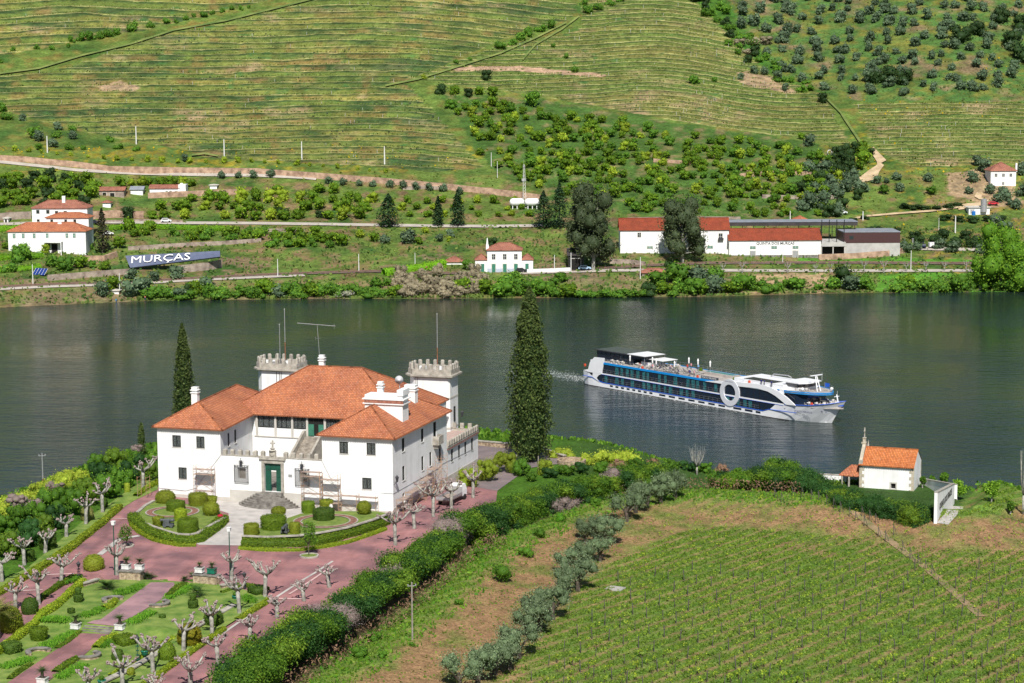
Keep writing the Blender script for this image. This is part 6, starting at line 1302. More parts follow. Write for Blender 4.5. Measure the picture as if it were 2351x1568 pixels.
# ================================================================= RIVER CRUISE SHIP
M_hull=mat('ship_white_paint',(.80,.81,.83),.35,.03,.4,spec=.5)
M_blue=mat('ship_blue_paint',(.015,.10,.55),.4,.05,1); M_cyan=mat('ship_sky_blue_band',(.01,.26,.66),.4,.05,1)
M_sglass=mat('ship_dark_glass',(.010,.018,.035),.06,.1,.8,spec=.8); M_curt=mat('cabin_curtain',(.03,.16,.17),.6,.3,1.5,c2=(.01,.05,.07))
M_deck=mat('ship_sun_deck',(.42,.38,.34),.8,.15,.8,c2=(.30,.27,.26)); M_navy=mat('navy_fabric',(.02,.03,.12),.8,.2,2)
SA=-math.radians(51.5); SO=Vector((18.7,528.3,0)); SH=empty('river_cruise_ship',SO,SA,'long white and blue river cruise ship with a big white ring on its side','cruise ship')
sx_=lambda x,y:Vector((SO.x+x*math.cos(SA)-y*math.sin(SA),SO.y+x*math.sin(SA)+y*math.cos(SA),0))
Wd=11.6
def build_ship():
    # hull: stations (x at waterline, x at sheer, half beam WL, half beam sheer, sheer z)
    st=[(0.2,0,4.9,5.3,3.5),(2.5,2.4,5.6,5.75,3.5),(4.6,4.4,5.75,5.8,2.6),(7.5,7.5,5.8,5.8,1.3),(20,20,5.8,5.8,1.25),(40,40,5.8,5.8,1.25),(60,60,5.8,5.8,1.25),(67,67,5.8,5.8,1.25),(69.5,69.6,5.7,5.8,1.9),(71.4,71.6,5.55,5.8,3.45),(74,74.5,5.2,5.8,3.75),(77,78,4.5,5.6,3.95),(80,81.5,3.3,4.9,4.2),(82.3,85,2.0,3.6,4.7),(83.8,86.9,.9,2.0,5.1),(84.6,88.6,.08,.12,5.6)]
    mb=MB(); C_=Wd/2
    for sg in (-1,1):
        b=len(mb.v)
        for xw,xs,bw,bs,z in st:
            mb.v+= [(xw-.2,C_+sg*bw*.9,-.6),(xw,C_+sg*bw,.05),((xw*.55+xs*.45),C_+sg*(bw*.45+bs*.55),z*.5),(xs,C_+sg*bs,z)]
        for i in range(len(st)-1):
            for k in range(3):
                a=b+i*4+k; f=[a,a+4,a+5,a+1]; mb.f.append(f if sg<0 else f[::-1])
    n=len(st)*4; 
    for k in range(3): mb.f.append([k,k+1,n+k+1,n+k])
    mb.f.append([3]+[0]*0+[3+4*0]) if False else None
    mb.obj('hull',M_hull,SH)
    b=MB(); pts=[]
    # boot stripe, rubbing strakes
    for sg,y in ((-1,-.03),(1,Wd+.03)):
        b.box(1,76,y-.03 if sg>0 else y-.02,y+.02 if sg>0 else y+.03,-.05,.10)
    b.obj('boot_stripe',mat('boot_stripe_black',(.03,.015,.02),.6),SH)
    for y in (-.08,Wd+.0):
        b=MB(); b.box(8.5,67.5,y,y+.08,1.22,1.42); b.tube([(0.5,y+.04,2.35),(4.2,y+.04,2.3),(6,y+.04,1.75),(8.5,y+.04,1.32)],.09,5); b.tube([(67.4,y+.04,1.32),(69.4,y+.04,1.95),(78.3,y+.04+(.1 if y<0 else -.1),2.15)],.09,5); b.obj('rubbing_strake',M_blue,SH)
    # superstructure core (glass bands) and white frames
    b=MB(); b.box(6.6,71.0,.12,Wd-.12,1.25,3.55); b.obj('lower_cabin_windows',M_sglass,SH)
    b=MB(); b.box(7.6,73.8,.12,Wd-.12,3.85,6.25); b.obj('upper_cabin_windows',M_sglass,SH)
    b=MB(); b.box(7.2,74.4,-.02,Wd+.02,3.5,3.82); b.obj('deck_edge_band',M_hull,SH)
    b=MB(); b.box(7.4,74.0,-.045,-.02,3.40,3.499); b.obj('deck_edge_line',M_blue,SH)
    b=MB(); b.box(8.6,51,-.04,.14,6.2,6.74); b.obj('sky_blue_band',M_cyan,SH); b=MB(); b.box(8.6,51,Wd-.14,Wd+.04,6.2,6.74); b.obj('sky_blue_band',M_cyan,SH)
    for y0,y1 in ((-.12,.14),(Wd-.14,Wd+.12)):
        b=MB(); up=[(47.5,6.25),(52,6.9),(59,7.35),(64,7.6),(67,7.62),(70,7.35),(73,6.6),(75.5,5.5),(78.2,3.95)]; dn=[(47.5,6.2),(52,6.25),(59,6.3),(63,6.5),(66,6.55),(69,6.25),(71.5,5.5),(73.5,4.6),(75,3.8)]
        for i in range(len(up)-1):
            q=[(up[i][0],up[i][1]),(up[i+1][0],up[i+1][1]),(dn[i+1][0],dn[i+1][1]),(dn[i][0],dn[i][1])]
            b.add([(x,y0,z) for x,z in q]+[(x,y1,z) for x,z in q],[(3,2,1,0),(4,5,6,7)]+[(i_,(i_+1)%4,4+(i_+1)%4,4+i_) for i_ in range(4)])
        b.obj('arch_band',M_hull,SH)
        b=MB(); P=[(2.4,3.5),(3.4,6.2),(5.2,7.75),(9.2,7.9),(8.1,3.55)]; b.add([(x,y0,z) for x,z in P]+[(x,y1,z) for x,z in P],[(4,3,2,1,0),(5,6,7,8,9)]+[(i,(i+1)%5,5+(i+1)%5,5+i) for i in range(5)]); b.obj('stern_wing',M_hull,SH)
        b=MB(); P=[(4.4,2.4),(4.6,3.5),(8.1,3.52),(7.0,3.1),(6.2,2.3),(7.5,1.2)]; b.add([(x,y0,z) for x,z in P],[(0,1,2,3,4,5)]); b.obj('stern_panel',M_hull,SH)
        b=MB(); n=40; 
        for r0,r1 in ((3.35,2.02),):
            V=[(56.1+r*math.cos(2*math.pi*k/n),y,4.4+r*math.sin(2*math.pi*k/n)) for y in (y0-.1,y1+.1) for r in (r0,r1) for k in range(n)]
            b.add(V,[(k,(k+1)%n,n+(k+1)%n,n+k) for k in range(n)]+[(2*n+k,3*n+k,3*n+(k+1)%n,2*n+(k+1)%n) for k in range(n)]+[(k,2*n+k,2*n+(k+1)%n,(k+1)%n) for k in range(n)]+[(n+k,n+(k+1)%n,3*n+(k+1)%n,3*n+k) for k in range(n)])
        b.obj('ring_emblem',mat('ring_grey_white',(.60,.62,.66),.4,.03,1),SH)
    # cabin mullions, curtains and balcony rails on the starboard side
    mu=MB(); cu=MB(); ra=MB(); x=8.8
    while x<72.5:
        for z0,z1,xm in ((1.45,3.45,70.2),(3.88,6.15,73)):
            if x<xm: mu.box(x-.05,x+.05,.05,.11,z0,z1)
        for z0,z1,xm in ((1.5,3.3,66),(3.95,5.95,53)):
            if x+2<xm and rnd.random()<.72: a=x+rnd.uniform(.3,.9); MB().box(a,a+rnd.uniform(.8,1.3),.085,.115,z0,z1).obj('cabin_curtain',M_curt,SH)
        x+=2.05
    mu.obj('window_mullions',M_black,SH); cu.obj('cabin_curtains',M_curt,SH)
    for z,x1 in ((1.42,66),(3.82,54)):
        for k in (0,.5,1.0): ra.tube([(8.5,-.02,z+k),(x1,-.02,z+k)],.018,4)
        x=8.5
        while x<x1: ra.tube([(x,-.02,z),(x,-.02,z+1.0)],.016,4); x+=1.6
    ra.obj('balcony_rail',M_steel,SH)
    for i in range(8): x=11.4+i*2.2; b=MB(); b.box(x,x+1.15,-.025,.03,.52,.98); b.obj('hull_window',M_sglass,SH)
    for i in range(7): x=30.5+i*3.6; b=MB(); b.box(x,x+2.3,-.025,.03,.5,.95); b.obj('hull_window',M_sglass,SH)
    for x,w_ in ((57.3,2.8),(61.3,2.6),(65,1.6)): b=MB(); b.box(x,x+w_,-.025,.03,.5,1.0); b.obj('hull_window',M_sglass,SH)
    for x in (74.3,75.9): 
        y=.25 if x<75 else .5; MB().lathe([(.42,-.08),(.42,.05),(.01,.06)],16,M=Matrix.Translation((x,y-.05,3.0))@Matrix.Rotation(math.pi/2,4,'X')).obj('porthole',M_sglass,SH)
    # decks
    b=MB(); b.box(3.8,60,.15,Wd-.15,6.25,6.6); b.obj('sun_deck',M_deck,SH)
    b=MB(); b.box(56.5,73,1.0,Wd-1.0,6.26,8.1); b.box(56.6,60.5,.15,Wd-.15,6.61,6.7); b.obj('lounge_roof',M_hull,SH)
    b=MB(); b.prism([(60,.15),(74,.15),(75,Wd-.15),(60,Wd-.15)],6.27,7.2); b.obj('forward_roof',M_hull,SH)
    b=MB(); b.box(59.2,69.2,1.6,5.0,8.1,8.17); b.obj('solar_panel',mat('solar_cells',(.03,.025,.02),.3,.2,4),SH)
    # aft lounge with solar roof
    b=MB(); b.box(3.0,17,2.9,9.6,6.6,9.15); b.obj('aft_lounge_glass',M_sglass,SH)
    m=MB()
    for i in range(9): x=3+i*1.75; m.box(x-.05,x+.05,2.84,2.9,6.6,9.15)
    m.box(3,17,2.83,2.899,7.85,7.95); m.obj('lounge_mullions',M_black,SH)
    b=MB(); b.box(2.4,22.4,2.3,10.2,9.2,9.38); b.obj('lounge_canopy',mat('canopy_dark_edge',(.04,.04,.045),.5),SH)
    b=MB(); b.box(15.2,22.1,2.6,9.9,9.38,9.46); b.obj('white_canopy_panel',M_hull,SH)
    s_=MB()
    for i in range(7):
        for j in range(4): s_.box(2.8+i*1.76,2.8+i*1.76+1.62,2.7+j*1.85,2.7+j*1.85+1.72,9.38,9.43)
    s_.obj('solar_panel_field',mat('solar_roof',(.07,.08,.09),.25,.2,2,spec=.7),SH)
    b=MB(); b.box(20.8,27.2,4.2,9.6,8.55,8.63); b.obj('awning',M_hull,SH)
    for x,y in ((22,2.6),(22,9.8),(27,4.5),(27,9.3)): MB().tube([(x,y,6.6),(x,y,9.2 if x<25 else 8.6)],.06,6).obj('canopy_post',M_steel,SH)
    b=MB(); b.box(18.5,23,4.6,7.6,6.6,7.6); b.obj('deck_bar',M_hull,SH)
    b=MB(); b.box(40,51,6.2,8.6,6.6,7.3); o=b.obj('pool_surround',M_deck,SH); MB().box(40.6,50.4,6.6,8.2,7.3,7.33).obj('pool_water',mat('pool_water',(.02,.25,.32),.1,.1,2),o)
    leafobj('deck_plants',blobs([(52.5,5,6.8,.45),(53.3,5.2,6.8,.45),(54.1,5.4,6.8,.45),(36,9.4,6.9,.5),(30,6.5,6.8,.5)],260,.25),F_hedge,SH)
    # rails round the sun deck
    r=MB()
    for y in (.15,Wd-.15):
        for z in (7.1,7.6): r.tube([(9.2,y,z),(57,y,z)],.02,4)
        x=9.2
        while x<57: r.tube([(x,y,6.6),(x,y,7.6)],.018,4); x+=1.7
    for z in (7.7,8.2): r.tube([(60,.3,z),(73,.3,z-.1),(79,1.2,z),(82.8,3.5,z),(83.8,5.8,z),(82.8,8.1,z),(79,10.4,z)],.02,4)
    r.obj('deck_rail',M_steel,SH)
    b=MB(); b.box(45.8,52.0,.02,.06,6.75,7.5); o=b.obj('name_board',mat('name_board_dark',(.06,.06,.08),.4),SH)
    text('ship_name','PORTO MIRANTE',.66,M_white,SH,Matrix.Translation((46.1,0.0,6.9))@Matrix.Rotation(math.radians(90),4,'X'),.005,1.0)
    text('ring_name','PORTO MIRANTE',.36,mat('grey_letters',(.3,.32,.36)),SH,Matrix.Translation((54.5,-.25,7.0))@Matrix.Rotation(math.radians(90),4,'X'),.005)
    # forward balcony with blue rim and saloon glass
    fr=[(72,.1),(76,.4),(79.5,1.3),(82,2.8),(83.6,4.4),(84.1,5.8),(83.6,7.2),(82,8.8),(79.5,10.3),(76,11.2),(72,11.5)]
    b=MB(); b.prism(fr,6.75,7.0); b.obj('forward_balcony',M_deck,SH)
    b=MB(); 
    for p,q in zip(fr[:-1],fr[1:]):
        b.add([(p[0],p[1],6.6),(q[0],q[1],6.6),(q[0],q[1],7.2),(p[0],p[1],7.2),(p[0]-.15,p[1]+(.1 if p[1]<5.8 else -.1),6.6),(q[0]-.15,q[1]+(.1 if q[1]<5.8 else -.1),6.6),(q[0]-.15,q[1]+(.1 if q[1]<5.8 else -.1),7.2),(p[0]-.15,p[1]+(.1 if p[1]<5.8 else -.1),7.2)],[(0,1,2,3),(7,6,5,4),(3,2,6,7),(0,4,5,1)])
    b.obj('balcony_rim',M_cyan,SH)
    b=MB(); b.prism([(70,.5),(77,.9),(79.5,2.6),(80.4,5.8),(79.5,9),(77,10.7),(70,11.1)],3.9,6.74); b.obj('bow_saloon_glass',M_sglass,SH)
    b=MB(); b.prism([(71,.3),(78,.3),(82,1.3),(85.0,2.9),(87.0,4.6),(88.0,5.8),(87.0,7.0),(85.0,8.7),(82,10.3),(78,11.3),(71,11.3)],3.7,3.92); b.obj('bow_deck',M_deck,SH)
    b=MB()
    for sg in (-1,1): b.tube([(74.5,5.8+sg*5.85,3.85),(78,5.8+sg*5.7,4.05),(81.5,5.8+sg*5.0,4.3),(85,5.8+sg*3.7,4.8),(86.9,5.8+sg*2.1,5.2),(88.6,5.8+sg*.15,5.7)],.1,5)
    b.obj('bulwark_rail',M_blue,SH)
    b=MB(); b.prism([(85.6,4.4),(87.2,4.9),(88.0,5.8),(87.2,6.7),(85.6,7.2)],4.4,4.75); b.obj('forepeak',M_blue,SH)
    # wheelhouse
    b=MB(); b.box(72.2,76.6,2.6,9.0,6.9,7.75); b.obj('wheelhouse_base',M_hull,SH); b=MB(); b.prism([(72.6,2.5),(76.3,2.5),(77.2,4),(77.2,7.6),(76.3,9.1),(72.6,9.1)],7.76,8.75,top=[(72.6,2.3),(76.8,2.3),(77.8,3.8),(77.8,7.8),(76.8,9.3),(72.6,9.3)]); b.obj('wheelhouse_windows',M_sglass,SH)
    b=MB(); b.prism([(72,2),(77.2,2),(78.3,3.8),(78.3,7.8),(77.2,9.6),(72,9.6)],8.76,9.0); b.obj('wheelhouse_roof',M_hull,SH)
    m=MB(); m.tube([(80.2,5.2,7.0),(79.2,5.6,10.6)],.13,6); m.tube([(80.2,6.4,7.0),(79.2,6.0,10.6)],.13,6); m.tube([(79.0,4.3,9.3),(79.6,7.3,9.3)],.06,5); m.box(78.9,79.4,3.9,7.8,10.7,10.85); m.tube([(79.8,7.2,9.4),(79.8,7.2,11.3)],.03,4); m.obj('radar_mast',M_hull,SH)
    for x,y in ((78.5,1.9),(82.6,7.6),(70.5,8.6)): MB().ball((x,y,7.75),.42,6).obj('radar_dome',M_white,SH,smooth=True)
    m=MB(); m.box(81.2,82.6,6.8,6.83,8.2,9.1); m.obj('company_flag',M_blue,SH); MB().tube([(81.1,6.8,7),(81.1,6.8,9.3)],.04,5).obj('flag_staff',M_steel,SH)
    m=MB(); m.tube([(86.6,5.6,4.7),(86.0,5.6,7.0)],.16,6); m.tube([(86,4.8,6.5),(86,6.5,6.5)],.08,5); m.tube([(86.2,5.6,7),(86.2,5.6,7.9)],.03,4); m.obj('bow_mast',M_hull,SH)
    m=MB(); m.tube([(61.5,8.8,8.2),(62.5,8.8,8.9),(67,9.0,9.0),(68,9.2,8.6)],.14,6); m.obj('deck_crane',M_steel,SH)
    # bow lettering and lines
    def hullM(x,z,y,ang): return Matrix.Translation((x,y,z))@Matrix.Rotation(ang,4,'Z')@Matrix.Rotation(math.radians(90),4,'X')
    text('bow_name','PORTO MIRANTE',.62,mat('navy_letters',(.03,.04,.15)),SH,hullM(77.5,2.35,.28,.22),.005)
    text('bow_monogram','S',1.5,mat('purple_letters',(.14,.08,.35)),SH,hullM(84.4,2.75,3.35,.75),.005)
    b=MB()
    for i in range(4): 
        z=3.85-i*.26; b.tube([(81.2+i*.35,1.15+i*.33,z),(84.3,2.95-i*.05,z)],.04,4)
    b.obj('bow_stripes',mat('purple_letters',(.14,.08,.35)),SH)
    for x,y,z in ((1.3,.0,5.2),(44.5,.1,7.0),(61.8,.9,7.6),(24,.1,7.0),(82,1.4,4.6)): MB().lathe([(.2,-.08),(.42,-.05),(.42,.05),(.2,.08)],14,M=Matrix.Translation((x,y,z))@Matrix.Rotation(math.pi/2,4,'X')).obj('life_ring',mat('life_ring_orange',(.75,.10,.04),.6),SH)
    b=MB(); b.box(-.6,2.6,1.2,10.4,3.4,3.55); b.box(1.8,3.4,1.5,10.1,3.55,6.6); b.obj('stern_platform',M_hull,SH)
build_ship()
def onship(x,y,z): p=sx_(x,y); p.z=z; return p
# things standing on the decks
pr=None
for i,(x,y) in enumerate([(17.5,1.6),(26.5,2.6),(30.5,10.4),(33.9,10.4),(38.6,10.2),(24,3.6),(33,3.0)]):
    e=empty('closed_parasol',onship(x,y,6.6),0,'closed white parasol on the ship sun deck, '+ORD[i],'parasol','closed parasols on the ship'); MB().tube([(0,0,0),(0,0,2.9)],.04,5).obj('pole',M_steel,e); MB().lathe([(.05,1.2),(.16,1.35),(.2,2.2),(.26,2.4),(.06,2.9)],8).obj('canopy',M_white,e)
lg=MB(); lg.box(0,1.3,-.3,.3,.28,.36); lg.add([(0,-.3,.36),(0,.3,.36),(-.55,.3,.95),(-.55,-.3,.95),(0,-.3,.3),(0,.3,.3),(-.6,.3,.9),(-.6,-.3,.9)],[(0,1,2,3),(7,6,5,4),(3,2,6,7),(0,3,7,4),(1,5,6,2)])
for a in ((.1,-.25),(.1,.25),(1.2,-.25),(1.2,.25)): lg.box(a[0]-.03,a[0]+.03,a[1]-.03,a[1]+.03,0,.28)
src=lg.obj('sun_lounger',mat('lounger_fabric',(.40,.38,.36),.8)); used_=0
for i,x in enumerate(np.arange(27.5,41,1.15)):
    for j,y in enumerate((1.0,3.2,5.2)):
        if rnd.random()<.75:
            o=place(src,onship(x+rnd.uniform(-.2,.2),y,6.6),SA+1.3+rnd.uniform(-.3,.3),1.1,'grey sun lounger standing on the ship sun deck','sun lounger','loungers on the ship sun deck')
bpy.data.objects.remove(src)
tb=MB(); tb.lathe([(.04,0),(.04,.7)],6); tb.lathe([(.4,.7),(.4,.74)],12); tb.lathe([(.22,0),(.22,.03)],10); src=tb.obj('round_table',M_white)
ch=MB(); ch.box(-.22,.22,-.22,.22,.4,.46); ch.box(-.24,-.19,-.22,.22,.46,.85)
for a in ((-.2,-.2),(.2,-.2),(.2,.2),(-.2,.2)): ch.box(a[0]-.02,a[0]+.02,a[1]-.02,a[1]+.02,0,.4)
csrc=ch.obj('deck_chair',mat('chair_weave',(.5,.46,.42),.7))
for zone,z,grp in (([(80.5,1.9),(82,2.9),(83.6,3.9),(82.5,5.2),(84.3,5.6),(82.6,7.2),(84.2,7.4),(81.5,9.2)],3.93,'on the bow terrace'),([(10.5,1.3),(12.5,1.3),(14.5,1.3),(19.5,2.2),(22,1.2),(24.6,1.2),(24.5,5.2),(26,7.2),(28,8.6),(23.5,3.0)],6.6,'on the aft sun deck'),([(77.6,1.8),(79,2.6)],7.0,'on the forward balcony')):
    for x,y in zone:
        place(src,onship(x,y,z),0,1.1,'small white round table '+grp+' of the ship','table','ship tables '+grp)
        for a in (0,2.1,4.2): q=onship(x+.75*math.cos(a),y+.75*math.sin(a),z); place(csrc,q,a+SA+math.pi,1.05,'woven deck chair '+grp+' of the ship','deck chair','ship chairs '+grp)
bpy.data.objects.remove(src); bpy.data.objects.remove(csrc)
cols=[('white',(.7,.7,.7)),('navy',(.02,.03,.15)),('red',(.5,.05,.04)),('pink',(.7,.3,.35)),('black',(.02,.02,.02)),('light blue',(.2,.4,.65)),('grey',(.3,.3,.3))]
P0=None
for i,(x,y,pose,c) in enumerate([(21.5,1.5,'sit',2),(23.8,1.9,'stand',1),(24.8,3.0,'sit',3),(26,1.3,'sit',4),(28.4,2.2,'sit',1),(29.6,5,'sit',0),(31.2,3.1,'sit',1),(33.0,7.5,'stand',2),(35.2,9.3,'stand',5),(36.4,1.2,'sit',4),(38,3.2,'sit',1),(40.6,1.1,'stand',4),(42.1,1.2,'stand',0),(66.2,.55,'stand',4),(67.2,.6,'stand',1),(69.6,.6,'stand',4),(32.2,9.6,'stand',0),(27.3,8.8,'sit',5)]):
    n,cc=cols[c]; z=6.6 if x<60 else 7.25
    person(onship(x,y,z),SA+rnd.uniform(-1,1)+3.1,'passenger in %s top %s, %s'%(n,'seated on the sun deck' if pose=='sit' else ('at the sun deck rail' if x<60 else 'leaning at the forward roof rail'),ORD[i] if i<15 else 'near the '+['foremost parasol','aft end of the roof','far rail'][i-15]),top_c=cc,leg_c=(.08,.08,.1),pose=pose,group='passengers on the ship')
# wake and bow wave: foam on the water
def foam(name,pts,w0,w1,n,label):
    c=[];
    for i in range(n):
        t=rnd.random(); a=Vector(pts[0]).lerp(Vector(pts[1]),t); d=(Vector(pts[1])-Vector(pts[0])).normalized(); nn=Vector((-d.y,d.x,0)); w=w0+(w1-w0)*t; q=a+nn*rnd.gauss(0,.35)*w
        if rnd.random()>t*.75: c.append((q.x,q.y,.035+rnd.random()*.05))
    c=np.array(c); v=leaves(c,np.tile([[0,0,1.]],(len(c),1)),.42,.08,.35); o=npmesh(name,v[0],v[1],mat('water_foam',(.62,.66,.64),.8,.1,3)); tag(o,label,'foam',kind='stuff')
foam('wake_foam',[onship(-.5,5.8,0),onship(-34,4.6,0)],6,9,2600,'white churned wake behind the ship stern'); foam('bow_foam',[onship(84,4.8,0),onship(60,-.6,0)],.7,1.6,260,'thin foam along the ship waterline'); foam('bow_foam',[onship(60,-.5,0),onship(3,-.8,0)],1.6,2.0,420,'foam flecks along the ship side')
# ================================================================= FAR BANK
def fpx(px,py,p): return at_depth(px,py,p)
def scl(p): return SC(p)
M_rail=mat('rail_ballast',(.20,.15,.12),.9,.2,.6); M_road=mat('far_gravel_road',(.42,.38,.33),.9,.1,.3); M_track=mat('sandy_track',(.50,.38,.24),.95,.2,.3,c2=(.36,.27,.16)); M_railm=mat('rusty_rails',(.30,.17,.12),.6,.2,1)
M_wallst=mat('schist_wall',(.44,.30,.21),.95,.3,.5,.8,c2=(.22,.14,.10),bscale=2.2,detail=9); M_wallg=mat('grey_schist_wall',(.34,.28,.23),.95,.3,.5,.8,c2=(.17,.13,.11),bscale=2.2,detail=9)
def fstrip(name,pts,wpx,m,off=.35,**k):
    Q=[]
    for p,q in zip(pts[:-1],pts[1:]):
        n=max(1,int(math.dist(p,q)/12)); Q+=[(p[0]+(q[0]-p[0])*i/n,p[1]+(q[1]-p[1])*i/n) for i in range(n)]
    Q.append(pts[-1]); mb=MB(); n=len(Q)
    for i,(x,y) in enumerate(Q):
        a,b=Q[max(i-1,0)],Q[min(i+1,n-1)]; dx,dy=b[0]-a[0],b[1]-a[1]; l=math.hypot(dx,dy); nx,ny=-dy/l,dx/l
        if ny<0: nx,ny=-nx,-ny
        w=wpx*(1 if abs(ny)>.6 else 1.5)
        for t in (-.5,0,.5): mb.v.append(fp(x+nx*w*t,y+ny*w*t,off)[:])
    for i in range(n-1):
        for k_ in (0,1): a=i*3+k_; mb.f.append([a,a+1,a+4,a+3])
    o=mb.obj(name,m); tag(o,kind='structure',**k)
for lo_ in ([(-60,664),(0,660),(120,654),(289,649),(450,640),(588,633),(720,628),(860,624),(1000,628),(1100,629)],[(1210,626),(1300,622),(1400,616),(1500,610),(1626,605),(1900,604),(2238,606),(2500,606)]):
    fstrip('railway_bed',lo_,5.5,M_rail,.35)
    for dy in (-1,1): fstrip('rail',[(a,b+dy*1.0) for a,b in lo_],.7,M_railm,.55)
fstrip('river_road',[(1190,628),(1330,624),(1420,622),(1626,622),(1900,623),(2351,622),(2600,621)],6,M_road,.3)
fstrip('embankment_path',[(-60,672),(0,665),(120,659),(289,654),(450,644),(588,638),(700,633)],5,M_road,.3)
fstrip('estate_road',[(0,516),(60,514),(200,511),(380,513),(588,514),(740,516),(860,518),(1000,520),(1130,521),(1250,519)],6,M_road,.35)
fstrip('upper_road',[(-60,366),(0,373),(60,379),(180,392),(300,399),(420,402),(588,404),(700,409),(726,412)],6.5,M_road,.35)
fstrip('dirt_track',[(2000,345),(2012,358),(2024,372),(2016,388),(1996,402),(1975,418)],15,M_track,.6); fstrip('dirt_track',[(2024,378),(2012,395),(2010,410),(1988,415)],9,M_track,.62); fstrip('dirt_track',[(2240,448),(2262,461),(2250,472),(2200,478)],12,M_track,.5)
fstrip('dirt_track',[(1955,505),(1990,498),(2060,492),(2140,486),(2200,478)],4,M_track,.5)
fstrip('car_park',[(2070,568),(2120,572),(2230,574),(2351,574)],7,M_road,.3); fstrip('yard',[(1880,588),(1960,585),(2030,580)],6,M_road,.5)
for pts in ([(440,360),(470,356),(500,362)],[(885,200),(960,185),(1040,160),(1150,125),(1230,90),(1300,55)],[(0,172),(90,160),(190,130),(300,104),(400,72),(520,50),(620,25),(720,0)],[(1200,140),(1230,105),(1290,70),(1330,40)],[(1890,222),(1930,262),(1962,310),(1985,345)]):
    fstrip('grass_track',pts,3.6,mat('grass_track',(.17,.20,.055),.95,.3,.12,c2=(.08,.13,.03)),.9)
def fwall(pts,h,m,label,th=.9,name='terrace_wall'):
    P=resample([fp(*p) for p in pts],5); mb=MB()
    for a,b in zip(P[:-1],P[1:]):
        ha=h*(.92+.16*rnd.random()); d=(b-a).normalized(); n=Vector((-d.y,d.x,0))*th
        A=[a-Vector((0,0,1.2)),b-Vector((0,0,1.2)),b+Vector((0,0,h)),a+Vector((0,0,h))]; mb.add([q[:] for q in A]+[(q+n)[:] for q in A],[(0,1,2,3),(3,2,6,7),(5,4,7,6)])
    o=mb.obj(name,m); return tag(o,label,'stone wall')
W1=[(-60,366),(0,371),(60,374),(113,380),(180,386),(251,396),(420,399),(588,401),(738,412),(888,424),(1038,438),(1140,449),(1240,462)]
fwall([(a,b-1) for a,b in W1],2.7,M_wallst,'long rust coloured stone wall above the upper road')
for pts,h,m,l in [([(210,512),(330,509),(420,512)],1.0,M_wallg,'low stone wall under the white car road'),([(340,455),(480,449),(560,446)],2.4,M_wallst,'stone terrace wall right of the long farmhouse'),([(205,503),(260,500),(330,502)],3.2,M_wallst,'ochre retaining wall behind the dark conifer'),([(295,575),(400,568),(520,562),(600,556)],1.6,M_wallg,'stone wall above the lettered banner'),([(410,628),(480,620),(510,614)],3.0,M_wallg,'grey stone wall right of the banner end'),([(180,600),(240,600),(270,590)],2.2,M_wallst,'stone wall left of the banner'),([(110,645),(220,636),(300,630)],2.2,M_wallg,'stone embankment above the railway on the left'),([(590,533),(640,532),(700,534)],1.3,M_wallg,'stone wall under the estate road in the middle'),([(925,436),(980,434),(1010,436)],1.5,M_wallg,'grey stone wall among the orchard rows'),([(0,506),(40,503),(72,502)],3.0,M_wallg,'stone wall left of the tall white house'),([(560,480),(600,484)],1.5,M_wallg,'short stone wall in the left orchard'),([(1500,372),(1560,376),(1600,380)],1.6,M_wallst,'short stone wall in the middle of the orchard'),([(1690,408),(1800,400),(1880,404)],1.8,M_wallst,'stone wall below the concrete pipes'),([(1750,455),(1850,458),(1930,456)],1.6,M_wallg,'stone wall across the lower orchard'),([(1700,392),(1740,394)],1.2,M_wallst,'short wall under the red crate'),([(1440,505),(1560,502),(1700,503)],1.0,M_wallg,'low wall behind the winery roofs'),([(1400,605),(1450,607),(1480,612)],1.8,M_wallg,'wall beside the river road'),([(1880,597),(1960,594),(2040,588),(2080,580)],2.2,M_wallst,'ramp wall below the parked cars'),([(1210,628),(1270,626),(1310,624)],1.6,M_wall,'white garden wall right of the station')]:
    fwall(pts,h,m,l)
